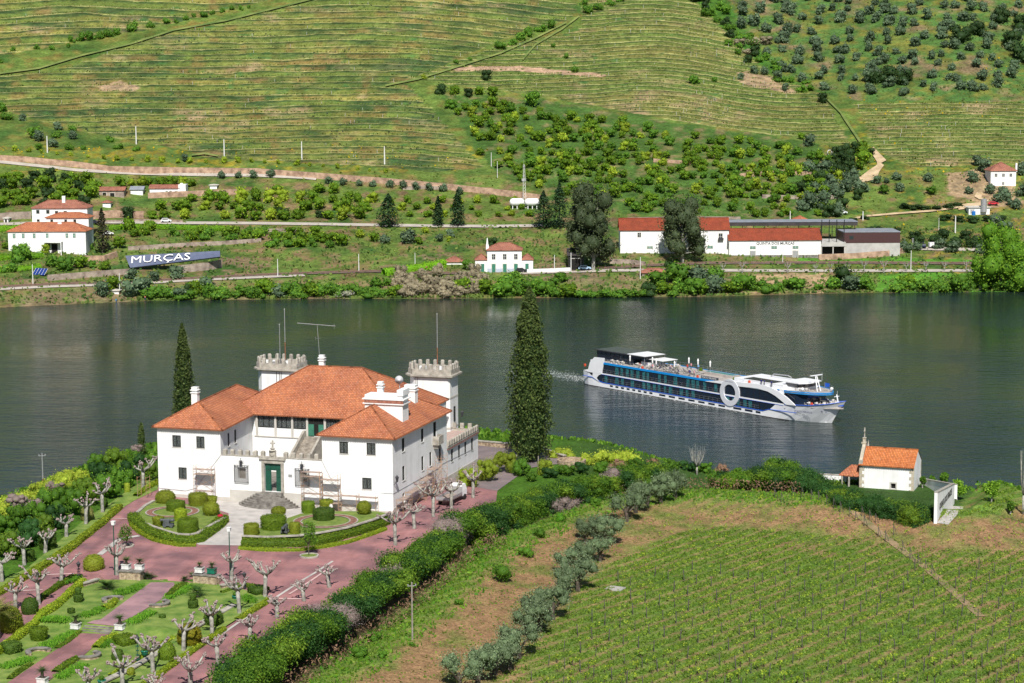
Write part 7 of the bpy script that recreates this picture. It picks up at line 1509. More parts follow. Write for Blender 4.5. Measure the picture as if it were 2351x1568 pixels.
def fhouse(name,x0,x1,yb,he,hr,depth,label,cat='house',rot=0.,roofm=M_roofold,hip=True,wins=(),doors=(),frame=M_plinth,base=None,oh=.5,winm=None,sink=2,chim=None,wm=None):
    pb=fp((x0+x1)/2,yb) if base is None else base; A=fpx(x0,yb,pb); B=fpx(x1,yb,pb); L=B.x-A.x; he=he/scl(pb); hr=hr/scl(pb); k=1/scl(pb)
    e=empty(name,(A.x,pb.y,pb.z),rot,label,cat); m=MB(); m.box(0,L,0,depth,-sink,he); m.obj('wall',wm or M_wall,e)
    if hip: d=min(depth,L)/2; hip_roof(e,[(0,0),(L,0),(L,depth),(0,depth)],*(((d,depth/2),(L-d,depth/2)) if L>depth else ((L/2,d),(L/2,depth-d))),he,he+hr,roofm,oh,dots=False,capr=.16)
    else:
        r=MB(); roof_face(r,[(-oh,-oh,he),(L+oh,-oh,he),(L+oh,depth/2,he+hr),(-oh,depth/2,he+hr)]); roof_face(r,[(L+oh,depth+oh,he),(-oh,depth+oh,he),(-oh,depth/2,he+hr),(L+oh,depth/2,he+hr)]); r.add([(-oh,-oh,he-.15),(L+oh,-oh,he-.15),(L+oh,-oh,he),(-oh,-oh,he)],[(0,1,2,3)]); r.tube([(-oh,depth/2,he+hr+.05),(L+oh,depth/2,he+hr+.05)],.16,5); r.obj('roof',roofm,e)
        g=MB(); 
        for x in (.02,L-.02): g.add([(x,0,he),(x,depth,he),(x,depth/2,he+hr-.1)],[(0,1,2)])
        g.obj('gable',wm or M_wall,e)
    for (wx,wy,ww,wh,*mm) in wins:   # pixel centre x, height above base px, size px
        x=(wx-x0)*k; z=wy*k; w_=ww*k/2; h=wh*k/2; f=MB(); f.box(x-w_-.16,x+w_+.16,-.09,.02,z-h-.16,z+h+.2); o=f.obj('window',frame,e); g=MB(); g.box(x-w_,x+w_,-.13,-.09,z-h,z+h); g.obj('pane',(mm[0] if mm else (winm or M_glass)),o)
        c=MB(); c.box(x-.04,x+.04,-.15,-.13,z-h,z+h); c.box(x-w_,x+w_,-.155,-.13,z-.03,z+.03); c.obj('glazing_bar',M_white,o)
    for (wx,ww,wh,mm) in doors:
        x=(wx-x0)*k; w_=ww*k/2; h=wh*k; f=MB(); f.box(x-w_-.18,x+w_+.18,-.09,.02,-.5,h+.2); o=f.obj('door',frame,e); MB().box(x-w_,x+w_,-.14,-.09,-.4,h).obj('door_leaf',mm,o)
    if chim:
        for cx,ch,cw in chim: x=(cx-x0)*k; MB().box(x-cw*k/2,x+cw*k/2,depth*.4,depth*.4+cw*k,he*.9,he+hr+ch*k).obj('chimney',M_wall,e)
    return e,k,pb
Zx=lambda Z,a,b:Z(a,b)
# winery
hall,k,pb=fhouse('winery_hall',1674,1884,590,39,24,13,'long white winery hall with red roof and lettering QUINTA DOS MURÇAS','winery',roofm=M_roofred,hip=False,doors=[(1728,12,14,M_steel),(1826,12,14,M_steel)],wins=[(1728,22,12,5,M_lgreen),(1777,22,12,5,M_lgreen),(1826,22,12,5,M_lgreen)])
text('winery_lettering','QUINTA DOS MURÇAS',1.45,mat('dark_grey_letters',(.05,.05,.055)),hall,Matrix.Translation(((1736-1674)*k,-.06,28.8*k))@Matrix.Rotation(math.radians(90),4,'X'),.02,1.02,bold=.02)
MB().box(-.05,(1884-1674)*k+.05,-.06,.0,-1,.8).obj('plinth',M_dstone,hall)
wing,k2,pw=fhouse('winery_wing',1424,1673,590,62,25,12,'tall white winery wing with long red roof behind the eucalyptus','winery',roofm=M_roofred,hip=False,wins=[(1467.5,51,7,9),(1654,46,8,14),(1492,22,12,4,M_lgreen),(1630,22,12,5,M_lgreen)],base=Vector((0,pb.y+3,pb.z)))
b=MB(); x=(1654-1424)*k2; b.box(x-1.1,x+1.1,-1.0,-.1,38*k2,40*k2); b.box(x-1.1,x+1.1,-1.0,-.95,40*k2,43.5*k2); b.obj('balcony',M_iron,wing)
fw_=MB(); x1=(1500-1424)*k2; fw_.add([(-.4,-2.2,9.2),(x1+6,-2.2,6.2),(x1+6,-2.2,-2),(-.4,-2.2,-2)],[(3,2,1,0)]); fw_.box(-.4,x1+6,-2.2,-.0,-2,-1.9)
def fbox(name,x0,x1,yt,yb,depthoff,dep,m,label,cat,z_base=None,p0=None):
    p=p0 or Vector((0,pb.y+depthoff,0)); A=fpx(x0,yb,p); B=fpx(x1,yt,p); e=empty(name,(A.x,p.y,A.z),0,label,cat); return e,B.x-A.x,B.z-A.z
e,L,h=fbox('steel_canopy',1673,1969,509,519,16,20,M_dark,'long dark steel canopy roof on slim posts behind the winery hall','canopy')
MB().box(0,L,0,14,0,h).obj('roof_slab',mat('dark_metal_cladding',(.055,.05,.05),.5,.15,.5),e); MB().box(-.2,L+.2,-.2,14.2,h,h+.15).obj('roof_sheet',mat('grey_sheet_roof',(.26,.28,.32),.5,.1,.4),e)
for i in range(12): x=L*(.02+.96*i/11); MB().tube([(x,.6,-9),(x,.6,0)],.13,6).obj('post',M_dark,e)
e,L,h=fbox('winery_shed',1935,2067,533,558,4,20,M_dark,'brown clad winery shed on a pale concrete base','shed')
MB().box(0,L,0,18,0,h).obj('metal_cladding',mat('brown_cladding',(.075,.035,.035),.5,.15,3,c2=(.05,.025,.025)),e); MB().box(-.1,L+.1,-.1,18.1,h,h+.3).obj('roof',mat('grey_sheet_roof',(.26,.28,.32)),e)
MB().box(.2,L,.1,18,-6.5,-.001).obj('concrete_base',mat('board_concrete',(.44,.43,.41),.85,.1,.4),e); w_=MB(); w_.box(2.6,4.2,-.05,.1,h*.35,h*.68); w_.obj('window',M_glass,e)
e,L,h=fbox('winery_terrace',1884,1942,556,566,1,20,M_dark,'concrete loading terrace between hall and brown shed with barrels below','terrace')
MB().box(0,L,0,18,0,h).obj('slab',mat('board_concrete',(.44,.43,.41)),e); MB().box(.2,L,3,17,-5.5,-.01).obj('cellar_opening',M_inside,e)
for x in (.4,L*.5,L-.4): MB().box(x-.2,x+.2,.2,.6,-5.5,0).obj('pillar',M_plinth,e)
for i,x in enumerate((4.2,5.8,7.2)): o=MB().lathe([(.5,-.5),(.62,0),(.5,.5)],12,M=Matrix.Rotation(math.pi/2,4,'X')).obj('wine_barrel',mat('barrel_oak',(.40,.22,.08),.7,.2,4),loc=(e.location.x+x,e.location.y+1.6,e.location.z-4.4)); tag(o,'oak barrel in the winery cellar opening, '+ORD[i],'barrel')
o=MB().box(-.9,.9,-.5,.5,0,1.6).obj('yellow_container',mat('yellow_plastic',(.65,.42,.02),.6),loc=(e.location.x+L-2.2,e.location.y+1.4,e.location.z-5.3)); tag(o,'yellow container in the winery cellar opening','container')
for x in (.0,3,6,9): MB().tube([(x+.5,1,h),(x+.5,1,h+9)],.16,6).obj('column',M_dark,e)
fhouse('red_roof_annex',1815,1865,517,6,14,9,'small building with orange hip roof behind the steel canopy','building',base=Vector((0,pb.y+34,0)) if False else fp(1840,517),roofm=M_roof)
# railway station
st_,k,ps=fhouse('station_building',1119,1198,625,51,15,9,'white two storey railway station with faded tile roof and green doors','station',roofm=M_roofpink,wins=[(1133.5,36,7,11),(1159,36,7,11),(1184.5,36,7,11)],doors=[(1133.5,8,19,M_lgreen),(1159,8,19,M_lgreen),(1184.5,8,19,M_lgreen)])
for x0,x1,dx in ((1091,1118.8,1108),(1198.2,1224,1210)):
    A=(x0-1119)*k;B=(x1-1119)*k; MB().box(A,B,1,8,-2,28*k).obj('side_wing_wall',M_wall,st_); hip_roof(st_,[(A,1),(B,1),(B,8),(A,8)],((A+B)/2-.2,4.5),((A+B)/2+.2,4.5),28*k,40*k,M_roofpink,.3,dots=False,name='side_roof')
    x=(dx-1119)*k; MB().box(x-.65,x+.65,.86,1,-.4,19*k).obj('door_leaf',M_lgreen,st_)
MB().box(-.25,79*k+.25,-.2,9.2,49*k,51.5*k).obj('cornice',M_plinth,st_); c=MB(); c.box(-.5,.6,2,3.2,40*k,62*k); c.prism([(-.4,2),(.4,2),(.4,2.8),(-.4,2.8)],62*k,78*k,top=[(-.12,2.3),(.12,2.3),(.12,2.5),(-.12,2.5)]); c.obj('chimney',M_wall,st_)
t=MB(); t.box(0,79*k,-.06,0,.0,1.5); t.obj('tile_dado',mat('blue_tile_dado',(.45,.5,.6),.5),st_)
fhouse('station_shed',1024,1062,607,6,10,5,'small faded roofed shed left of the station','shed',roofm=M_roofpink)
fhouse('brick_hut',970,979,622,9,3,3,'tiny brick signal hut beside the railway','hut',roofm=M_roofpink)
# big white house at the left, three levels
low,k,pl_=fhouse('estate_house',20,198,580,49,18,12,'large white estate house with three stepped terracotta roofs at the left','house',roofm=M_roof,wins=[(x,39,5,9,M_lgreen) for x in (34,55,80,110,155,172)],doors=[(126,13,20,M_inside)],chim=[(133,0,9)])
mid_z=28; 
def addblk(x0,x1,ye,yr,off,depth,rm,wins=()):
    p=Vector((0,pl_.y+off,0)); A=fpx(x0,ye,p);B=fpx(x1,ye,p);R_=fpx(x0,yr,Vector((0,p.y+depth/2,0))); X0=A.x-low.location.x;X1=B.x-low.location.x;ze=A.z-low.location.z;zr=R_.z-low.location.z
    MB().box(X0,X1,off,off+depth,-2,ze).obj('wall',M_wall,low); d=min(depth,X1-X0)/2; hip_roof(low,[(X0,off),(X1,off),(X1,off+depth),(X0,off+depth)],(X0+d,off+depth/2),(X1-d,off+depth/2),ze,zr,rm,.5,dots=False,capr=.16)
    for wx,wy,ww,wh in wins:
        C_=fpx(wx,wy,p); x=C_.x-low.location.x;z=C_.z-low.location.z; o=MB().box(x-ww*.1-.1,x+ww*.1+.1,off-.09,off,z-wh*.1-.15,z+wh*.1+.15).obj('window',M_plinth,low); MB().box(x-ww*.1,x+ww*.1,off-.13,off-.09,z-wh*.1,z+wh*.1).obj('pane',M_glass,o)
addblk(106,203,500,488,12.3,9,M_roof,[(119,509,5,9),(151,509,5,9),(172,509,5,9)]); addblk(73,200,478,460,21.5,11,M_roofpink,[(87,486,6,7),(110,486,6,7),(130,488,6,6),(150,488,6,6),(88,506,5,4)])
MB().box(16.3,17.6,25,26.2,14,21.0).obj('chimney',M_wall,low); b=MB(); x=(128-20)*k; b.box(x-4.2,x+3,-3,0,24*k,26.5*k); b.box(x-4.2,x-3.9,-3,-2.7,-1,24*k); b.box(x+2.7,x+3,-3,-2.7,-1,24*k)
for z in (29,32): b.tube([(x-4.2,-3,z*k),(x+3,-3,z*k)],.05,4)
b.obj('terrace_balcony',M_wall,low)
# farmhouses
fh,k,_=fhouse('farm_cottage',344,412,449,17,7,6,'low white cottage with reddish roof and green doors among orange trees','cottage',roofm=M_roofpink,hip=False,wins=[(392,8,4,5)],doors=[(383,4,10,M_lgreen),(405,4,10,M_lgreen)])
MB().box(66*k,83*k,-.4,6,-2,25*k).obj('end_block',M_wall,fh); MB().box(70*k,75*k,1,2,25*k,28*k).obj('chimney',M_wall,fh)
fhouse('farm_shed',228,285,451,14,7,6,'old low farm shed with grey and rusty roof left of the cottage','shed',roofm=M_roofpink,hip=False,wm=M_wallg,doors=[(240,8,9,M_inside),(258,10,8,M_inside)]); fhouse('farm_shed',300,328,447,12,6,5,'pale grey roofed shed between the farm shed and the cottage','shed',roofm=mat('grey_sheet_roof',(.26,.28,.32)),hip=False)
fhouse('stone_hut',236,254,476,11,5,3,'small stone hut below the old farm shed','hut',roofm=M_roofpink); fhouse('stone_hut',482,498,434,9,1.5,3,'little stone hut right of the cottage','hut',roofm=M_plinth); fhouse('white_hut',9,19,511,10,2,3,'tiny white hut left of the estate house','hut',roofm=M_plinth,doors=[(14,4,7,M_inside)])
rh,k,_=fhouse('hill_house',2274,2332,427,35,18,11,'pale two storey house with pinkish hip roof at the right edge','house',roofm=M_roofpink,wins=[(2286,25,5,6),(2303,25,5,6),(2320,25,5,6),(2303,6,4,5)],chim=[(2338,-2,4)])
fhouse('pump_house',2224,2272,493,17,2,6,'small white flat roofed pump house beside a metal silo','hut',roofm=M_plinth,wins=[(2232,8,8,8,M_steel)])
def fcyl(name,px,py,w,h,m,label,cat,horiz=False,dz=0):
    p=fp(px,py,dz); s=scl(p); r=w/s/2
    if not horiz: o=MB().lathe([(r,-.5),(r,h/s),(r*.1,h/s*1.06)],18).obj(name,m,loc=p,smooth=False)
    else: 
        L=w/s;R=h/s/2; o=MB().lathe([(R*.1,-L/2),(R*.7,-L/2+.15*L*.5),(R,-L/2+.14*L),(R,L/2-.14*L),(R*.7,L/2-.15*L*.5),(R*.1,L/2)],18,M=Matrix.Translation((0,0,R+.9))@Matrix.Rotation(math.pi/2,4,'Y')).obj(name,m,loc=p,smooth=True)
    return tag(o,label,cat)
fcyl('metal_silo',2258,494,14,26,M_steel,'grey metal silo beside the pump house','silo',dz=2); fcyl('blue_tank',2235,493,9,8,mat('blue_plastic',(.02,.16,.5),.5),'blue plastic tank in front of the pump house','tank')
for px,l in ((1187,'left white gas tank beside the lattice mast'),(1222,'right white gas tank beside the lattice mast')):
    p=fp(px,478); s=scl(p); e=empty('gas_tank',p,.05,l,'tank','white gas tanks'); L=34/s;R=9/s; MB().lathe([(R*.1,-L/2),(R*.7,-L/2+.3),(R,-L/2+1.1),(R,L/2-1.1),(R*.7,L/2-.3),(R*.1,L/2)],18,M=Matrix.Translation((0,0,R+.9))@Matrix.Rotation(math.pi/2,4,'Y')).obj('vessel',M_white,e,smooth=True)
    for x in (-L*.3,0,L*.3): MB().box(x-.15,x+.15,-.9,.9,-.3,1.2).obj('saddle',M_white,e)
p=fp(1203,478); s=scl(p); h=100/s; e=empty('lattice_mast',p,0,'tall lattice telecom mast between the white tanks','mast'); m=MB(); n=14
for a in range(3):
    x=math.cos(a*2.094);y=math.sin(a*2.094); m.tube([(x*1.0,y*1.0,0),(x*.35,y*.35,h)],.07,4)
    x2=math.cos((a+1)*2.094);y2=math.sin((a+1)*2.094)
    for i in range(n):
        t0=i/n;t1=(i+1)/n; r0=1-.65*t0;r1=1-.65*t1; m.tube([(x*r0,y*r0,h*t0),(x2*r1,y2*r1,h*t1)],.035,3); m.tube([(x2*r0,y2*r0,h*t0),(x*r1,y*r1,h*t1)],.035,3)
m.obj('lattice',M_white,e); MB().box(-.9,.9,-.5,.5,h*.62,h*.68).lathe([(.4,h*.72),(.45,h*.76)],10).obj('antenna',M_steel,e); MB().tube([(0,0,h),(0,0,h*1.12)],.05,4).obj('spike',M_steel,e)
M_pole=mat('white_concrete_pole',(.66,.66,.64),.8,.05,1)
for i,(x,y0,y1,w_,l) in enumerate([(109,350,312,.22,'above the left yellow bushes'),(313,331,290,.22,'beside the round shrubs of the left hill'),(515,361,320,.22,'on the lower terraces left of centre'),(693,365,325,.22,'on the lower terraces near the centre'),(883,375,336,.22,'above the row of yellow bushes'),(1128,382,350,.12,'at the corner of the orchard'),(1142,408,370,.1,'above the road wall end'),(638,636,594,.13,'by the railway left of centre'),(824,624,583,.13,'by the railway near the brick hut'),(953,607,580,.1,'on the slope left of the station shed'),(1273,622,585,.12,'right of the station'),(2193,535,495,.2,'on the grassy slope right of the brown shed'),(1981,506,485,.2,'at the end of the steel canopy'),(1814,510,484,.16,'behind the hall roof'),(76,654,607,.13,'beside the solar panels'),(275,672,627,.13,'at the little quay house'),(1311,626,580,.13,'left of the big eucalyptus'),(2091,622,575,.12,'on the river road right side'),(1470,640,590,.12,'at the bank below the winery'),(1797,605,577,.1,'in front of the winery hall'),(2155,535,500,.08,'left of the white pole on the right slope')]):
    p=fp(x,y0); o=MB().tube([(0,0,-.5),(0,0,(y0-y1)/scl(p))],w_*1.5,6,r2=w_).obj('utility_pole',M_pole,loc=p); tag(o,'slim pale pole '+l,'utility pole','slim pale poles on the far bank')
# lettered banner
bp=fp(Z1(1600,1140)[0],Z1(1600,1140)[1]); q=[fpx(*Z1(*c),Vector((0,bp.y+o_,0))) for c,o_ in (((1190,1160),-9),((2012,1058),-9),((2010,1005),-5.5),((1145,1050),-5.5))]
m=MB(); nn=(q[1]-q[0]).cross(q[3]-q[0]).normalized()*.5; m.add([(v+nn*.0)[:] for v in q]+[(v-nn*1.5)[:] for v in q],[(0,1,2,3),(7,6,5,4),(0,4,5,1),(1,5,6,2),(2,6,7,3),(3,7,4,0)]); e=empty('lettered_bank',(0,0,0),0,'dark blue grey sloping panel with large white letters MURÇAS','sign'); m.obj('panel',mat('slate_panel',(.10,.12,.19),.7,.1,.5),e)
a=fpx(*Z1(1190,1120),Vector((0,bp.y-8,0)));b=fpx(*Z1(1728,1086),Vector((0,bp.y-8,0)));c=fpx(*Z1(1205,1058),Vector((0,bp.y-6,0))); u=(b-a);L=u.length;u.normalize();v=(c-a);v=v-u*v.dot(u);hh=v.length;v.normalize();w_=u.cross(v)
# fit letters onto the panel plane
pn=(q[1]-q[0]).cross(q[3]-q[0]).normalized(); pn=pn if pn.y<0 else -pn
def onpl(p): d=(p-Vector((0,0,CH))); t=((q[0]-Vector((0,0,CH))).dot(pn))/d.dot(pn); return Vector((0,0,CH))+d*t
a=onpl(a)+pn*.12;b=onpl(b)+pn*.12;c=onpl(c)+pn*.12; u=(b-a);L=u.length;u.normalize();v=(c-a);v=v-u*v.dot(u);hh=v.length;v.normalize();w_=u.cross(v)
t=text('panel_letters','MURÇAS',1,M_white,None,Matrix(),.05); bb=[Vector(x) for x in t.bound_box]; tw=max(x.x for x in bb)-min(x.x for x in bb)
t.parent=e; t.matrix_local=Matrix(((u.x*L/tw,v.x*hh/.70,w_.x,a.x),(u.y*L/tw,v.y*hh/.70,w_.y,a.y),(u.z*L/tw,v.z*hh/.70,w_.z,a.z),(0,0,0,1)))
e2=empty('solar_array',fp(*Z1(350,1232)),-.5,'small blue solar panel array on the grass at the left','solar panels'); m=MB(); m.add([(-3,0,.3),(3,0,.3),(3,2.2,2.6),(-3,2.2,2.6)],[(0,1,2,3)]); m.obj('panels',mat('solar_blue',(.02,.05,.22),.2,.2,2,spec=.8),e2); m=MB()
for i in range(5): m.tube([(-3+i*1.5,0,.33),(-3+i*1.5,2.2,2.63)],.05,4)
m.obj('frame',M_white,e2); 
# vehicles
def car(px,py,c,label,L=4.3,hgt=1.5,rz=0.,kind='car',van=False):
    p=fp(px,py,.45); e=empty('parked_car',p,rz,label,'van' if van else 'car'); m=mat('car_paint_%d_%d'%(c[0]*100,c[2]*100),c,.3,.02,1,spec=.6); b=MB(); h=hgt
    pr=[(-L/2,.3),(-L/2,.8*h*.62),(-L*.42,h*.62),(-L*.36,h*.98),(L*.12,h),(L*.27,h*.66),(L*.47,h*.55),(L/2,.45),(L/2,.3)] if not van else [(-L/2,.3),(-L/2,h*.95),(-L*.45,h),(L*.12,h),(L*.3,h*.58),(L*.47,h*.5),(L/2,.4),(L/2,.3)]
    n=len(pr); b.add([(x,-.85,z) for x,z in pr]+[(x,.85,z) for x,z in pr],[tuple(range(n)),tuple(range(2*n-1,n-1,-1))]+[(i,n+i,n+(i+1)%n,(i+1)%n) for i in range(n)]); b.obj('body',m,e)
    g=MB(); g.box(-L*.34 if not van else -L*.02,L*.17,-.87,.87,h*.64,h*.9); g.obj('windows',M_glass,e)
    for x in (-L*.3,L*.3):
        for y in (-.8,.8): MB().lathe([(.33,-.1),(.35,0),(.33,.1)],12,M=Matrix.Translation((x,y,.33))@Matrix.Rotation(math.pi/2,4,'X')).obj('wheel',M_tyre,e)
car(*Z1(1520,752),(.75,.75,.76),'white SUV parked on the estate road in front of the orange trees',4.6,1.7,.1); car(*Z1(860,765),(.02,.025,.04),'dark car behind the estate house',4.4,1.6); car(*Z1(990,868),(.7,.7,.7),'white car half hidden by the tall conifer beside the estate house',4.4,1.5,.3)
car(*Z3(110,336),(.35,.5,.65),'pale blue pickup parked under the big eucalyptus',5,1.7); car(*Z3(1425,50),(.7,.72,.75),'white car among trees above the winery wing',4.2,1.5); car(*Z3(1525,248),(.02,.02,.025),'left black car on the ramp before the brown shed',4.4,1.4,.15); car(*Z3(1570,243),(.03,.03,.035),'right black car on the ramp before the brown shed',4.2,1.5,.15)
car(*Z3(1800,224),(.7,.7,.7),'white hatchback parked between two olives at right',3.9,1.5,1.4); car(*Z3(1840,223),(.015,.02,.05),'dark blue car parked left of the white van',4.1,1.5,1.3); car(*Z3(1893,222),(.72,.72,.72),'white delivery van parked between olives at right',4.9,2.1,.2,van=True); car(*Z2(2030,814),(.03,.03,.035),'black car in front of the station',4.4,1.5,.05)
car(*Z7(1513,662),(.55,.03,.05),'red farm trailer among olives near the silo',4.5,1.5); 
o=MB().box(-2.5,2.5,-1,1,0,2).box(-2.2,1.2,-1.05,-1,.8,1.8).obj('bus_shelter',M_steel,loc=fp(*Z7(745,1045))); tag(o,'grey container shelter between olive trees at right','container')
for i in range(4):
    o=MB(); n=16; R=1.3; V=[(R_*math.cos(6.283*k_/n),y,R+R_*math.sin(6.283*k_/n)) for y in (-.8,.8) for R_ in (R,R-.18) for k_ in range(n)]; o.add(V,[(k_,(k_+1)%n,n+(k_+1)%n,n+k_) for k_ in range(n)]+[(k_,2*n+k_,2*n+(k_+1)%n,(k_+1)%n) for k_ in range(n)]+[(n+k_,n+(k_+1)%n,3*n+(k_+1)%n,3*n+k_) for k_ in range(n)]); o=o.obj('concrete_pipe',M_pole,loc=fp(1905+i*8.3,356.5)); tag(o,'upright concrete pipe ring above the orchard, '+ORD[i],'pipe','concrete pipe rings')
fhouse('quay_hut',257,273,675,8,2,2.5,'tiny pinkish hut on the little quay','hut',roofm=M_plinth); fwall([(207,703),(260,704),(338,702)],1.0,M_wallg,'low stone quay at the left waterline',3,'quay')
fhouse('riverside_shed',1474,1530,634,8,9,5,'ruined shed with rusty tiled roof at the river road','shed',roofm=M_roofpink,wm=M_wallg)
fhouse('dark_barn',1305,1340,622,36,14,9,'dark open timber barn hidden behind the eucalyptus','barn',roofm=mat('dark_metal_cladding',(.055,.05,.05)),hip=False,doors=[(1322,22,28,M_inside)],wm=M_dark)
person(fp(*Z1(1328,1465),.3),.5,'person in an orange shirt standing at the end of the quay',top_c=(.6,.2,.1),pose='stand',hgt=1.9); person(fp(*Z1(1063,1490),.3),.5,'person in blue on the little quay',top_c=(.05,.25,.6),leg_c=(.05,.2,.5),pose='stand',hgt=1.7)
person(fp(*Z2(1990,800),.2),.5,'person in dark clothes in front of the station door',top_c=(.05,.05,.06),pose='stand'); person(fp(*Z2(2082,795),.2),.5,'person in a yellow vest right of the black station car',top_c=(.6,.6,.05),pose='stand')
# ---------------------------------------------------------------- far vegetation (shared crowns)
def crown(seed,n,leaf,lobes=7,sq=.85,core=.72,shell=(.7,1.12),jit=.6,tall=1.,asp=.8,spread=.5):
    r=random.Random(seed); bl=[]
    for i in range(lobes): a=r.uniform(0,6.3); d=r.uniform(.15,spread); bl.append((math.cos(a)*d,math.sin(a)*d,(.35+.75*r.random())*tall,r.uniform(.38,.55),1,1,sq))
    return blobs(bl,n,leaf,jit=jit,core=core,shell=shell,asp=asp,rs=np.random.RandomState(seed))
F_fol=foliage('hill_olive_leaf',(.035,.07,.035),(.17,.235,.13),.12); F_cit=foliage('citrus_leaf',(.035,.11,.007),(.25,.37,.025)); F_city=foliage('yellow_citrus_leaf',(.13,.23,.01),(.44,.50,.05)); F_fdk=foliage('dark_oak_leaf',(.012,.035,.010),(.05,.085,.02),.1); F_fgr=foliage('riverside_leaf',(.035,.12,.015),(.20,.36,.035)); F_reed=foliage('dry_reed',(.17,.145,.09),(.38,.33,.22),.1); F_flow=foliage('blossom_shrub',(.12,.16,.06),(.55,.50,.46),.1); F_vine=foliage('pergola_vine_leaf',(.10,.28,.01),(.30,.50,.03)); F_euc=foliage('eucalyptus_leaf',(.025,.045,.02),(.13,.16,.07),.1); F_fcon=foliage('far_conifer',(.008,.028,.012),(.04,.08,.025),.05); F_pop=foliage('poplar_leaf',(.04,.13,.01),(.20,.34,.025))
def srcs(nm,m,k=3,n=330,leaf=.2,**kw):
    out=[]
    for i in range(k):
        o=leafobj(nm,crown(hash(nm)%97+i if False else i+len(nm)*3,n,leaf,**kw),m); t=o; out.append(o)
    return out
SRC={'olive':srcs('olive_tree',F_fol,4,300,.2,jit=.7),'citrus':srcs('citrus_tree',F_cit,4,280,.2),'ycitrus':srcs('lemon_tree',F_city,3,260,.2),'oak':srcs('oak_tree',F_fdk,3,420,.16),'bush':srcs('riverside_bush',F_fgr,4,420,.16,tall=.8),'reed':srcs('reed_clump',F_reed,2,520,.22,asp=.25,jit=.3),'flow':srcs('blossom_bush',F_flow,2,360,.15,tall=.7),'weed':srcs('green_shrub',F_weed,3,280,.2)}
def far(kind,px,py,wpx,label,cat,group=None,zs=1.,sink=.12,name=None):
    p=fp(px,py); s=scl(p); r=wpx/s/2/.9; src=rnd.choice(SRC[kind]); o=place(src,(p.x,p.y,p.z-r*sink*zs),rnd.uniform(0,6.3),(r,r,r*zs),label,cat,group)
    if name: o.name=name
    return o
def inp(x,y,poly): return bool(inpoly(np.array([x]),np.array([y]),poly)[0])
def rows(poly,dx,dy,kinds,size,label,cat,group,jit=.3,skip=.1,wave=0.,zs=1.,cap=290,drift=0):
    xs_=[p[0] for p in poly];ys_=[p[1] for p in poly]; y=min(ys_); n=0;row=0; L=[]
    while y<max(ys_):
        x=min(xs_)+(row%2)*dx*.5
        while x<max(xs_):
            X_=x+rnd.uniform(-jit,jit)*dx; Y_=y+rnd.uniform(-jit,jit)*dy*.6+wave*math.sin(x/110.)+drift*(x-min(xs_))
            if inp(X_,Y_,poly) and rnd.random()>skip: L.append((X_,Y_))
            x+=dx
        y+=dy;row+=1
    rnd.shuffle(L); L=L[:cap]
    xa,xb,ya,yb=min(xs_),max(xs_),min(ys_),max(ys_)
    for X_,Y_ in L:
        kd=rnd.choice(kinds); wd=rnd.uniform(*size); fx=(X_-xa)/(xb-xa); fy=(Y_-ya)/(yb-ya)
        lb='%s %s %s in the %s %s of the %s'%('larger' if wd>(size[0]+size[1])/2 else 'smaller',{'olive':'grey green','citrus':'round green','ycitrus':'yellow green','oak':'dark green','bush':'mid green','weed':'light green','reed':'straw coloured','flow':'pale flowering'}[kd],cat.split()[-1],'upper' if fy<.34 else 'middle' if fy<.67 else 'lower','left' if fx<.25 else 'centre left' if fx<.5 else 'centre right' if fx<.75 else 'right',group)
        far(kd,X_,Y_,wd,' '.join(lb.split()[:16]),cat,group,zs*rnd.uniform(.85,1.15))
    return len(L)
rows([(1030,242),(1130,236),(1250,262),(1560,305),(1840,345),(1930,362),(1965,425),(1880,500),(1700,500),(1430,492),(1240,440),(1150,402),(1100,352)],24,15.5,['citrus','citrus','citrus','ycitrus','weed'],(21,34),'small round citrus tree in the rows of the hillside orchard','citrus tree','citrus trees of the hillside orchard',.28,.12,6)
rows([(1640,-10),(2370,-10),(2370,225),(2120,225),(2000,228),(1880,215),(1800,168),(1730,100)],38,23,['olive'],(22,36),'small grey green olive tree on the upper right slope','olive tree','olive trees on the upper right slope',.42,.10,8)
rows([(0,398),(215,412),(240,455),(200,488),(0,482)],32,19,['citrus','citrus','oak','citrus'],(30,46),'dark green orange tree in the dense grove above the estate house','orange tree','orange grove above the estate house',.3,.05)
rows([(250,415),(455,425),(470,436),(345,436),(240,424)],24,12,['citrus','ycitrus'],(24,34),'yellow green orange tree in the row behind the cottage','orange tree','orange trees behind the cottage',.25,.0)
rows([(480,455),(640,442),(870,442),(875,505),(590,508),(480,500),(330,505),(350,478)],34,21,['citrus','citrus','ycitrus'],(28,42),'rounded orange tree in the terrace orchard above the estate road','orange tree','orange trees above the estate road',.25,.08)
rows([(880,462),(1240,452),(1240,508),(885,512)],40,15,['citrus','ycitrus','citrus'],(17,27),'young citrus tree on the grassy slope near the dark conifers','citrus tree','young citrus trees near the dark conifers',.15,.12)
rows([(290,528),(560,530),(700,540),(830,548),(820,575),(620,570),(420,552),(300,550)],30,13,['citrus','bush','citrus'],(26,42),'bushy tree on the terrace below the estate road','tree','bushy trees below the estate road',.35,.12)
rows([(1980,395),(2110,410),(2350,400),(2351,500),(2270,440),(2180,400),(2120,470),(1990,460)],36,24,['olive','olive','weed'],(20,34),'grey green olive on the rough slope below the right vineyard','olive tree','olives on the rough right slope',.45,.2)
rows([(1830,400),(1960,400),(1990,440),(1930,500),(1850,505),(1800,480)],30,20,['olive','oak','olive'],(32,48),'big olive at the ravine right of the orchard','olive tree','big olives by the ravine',.4,.05)
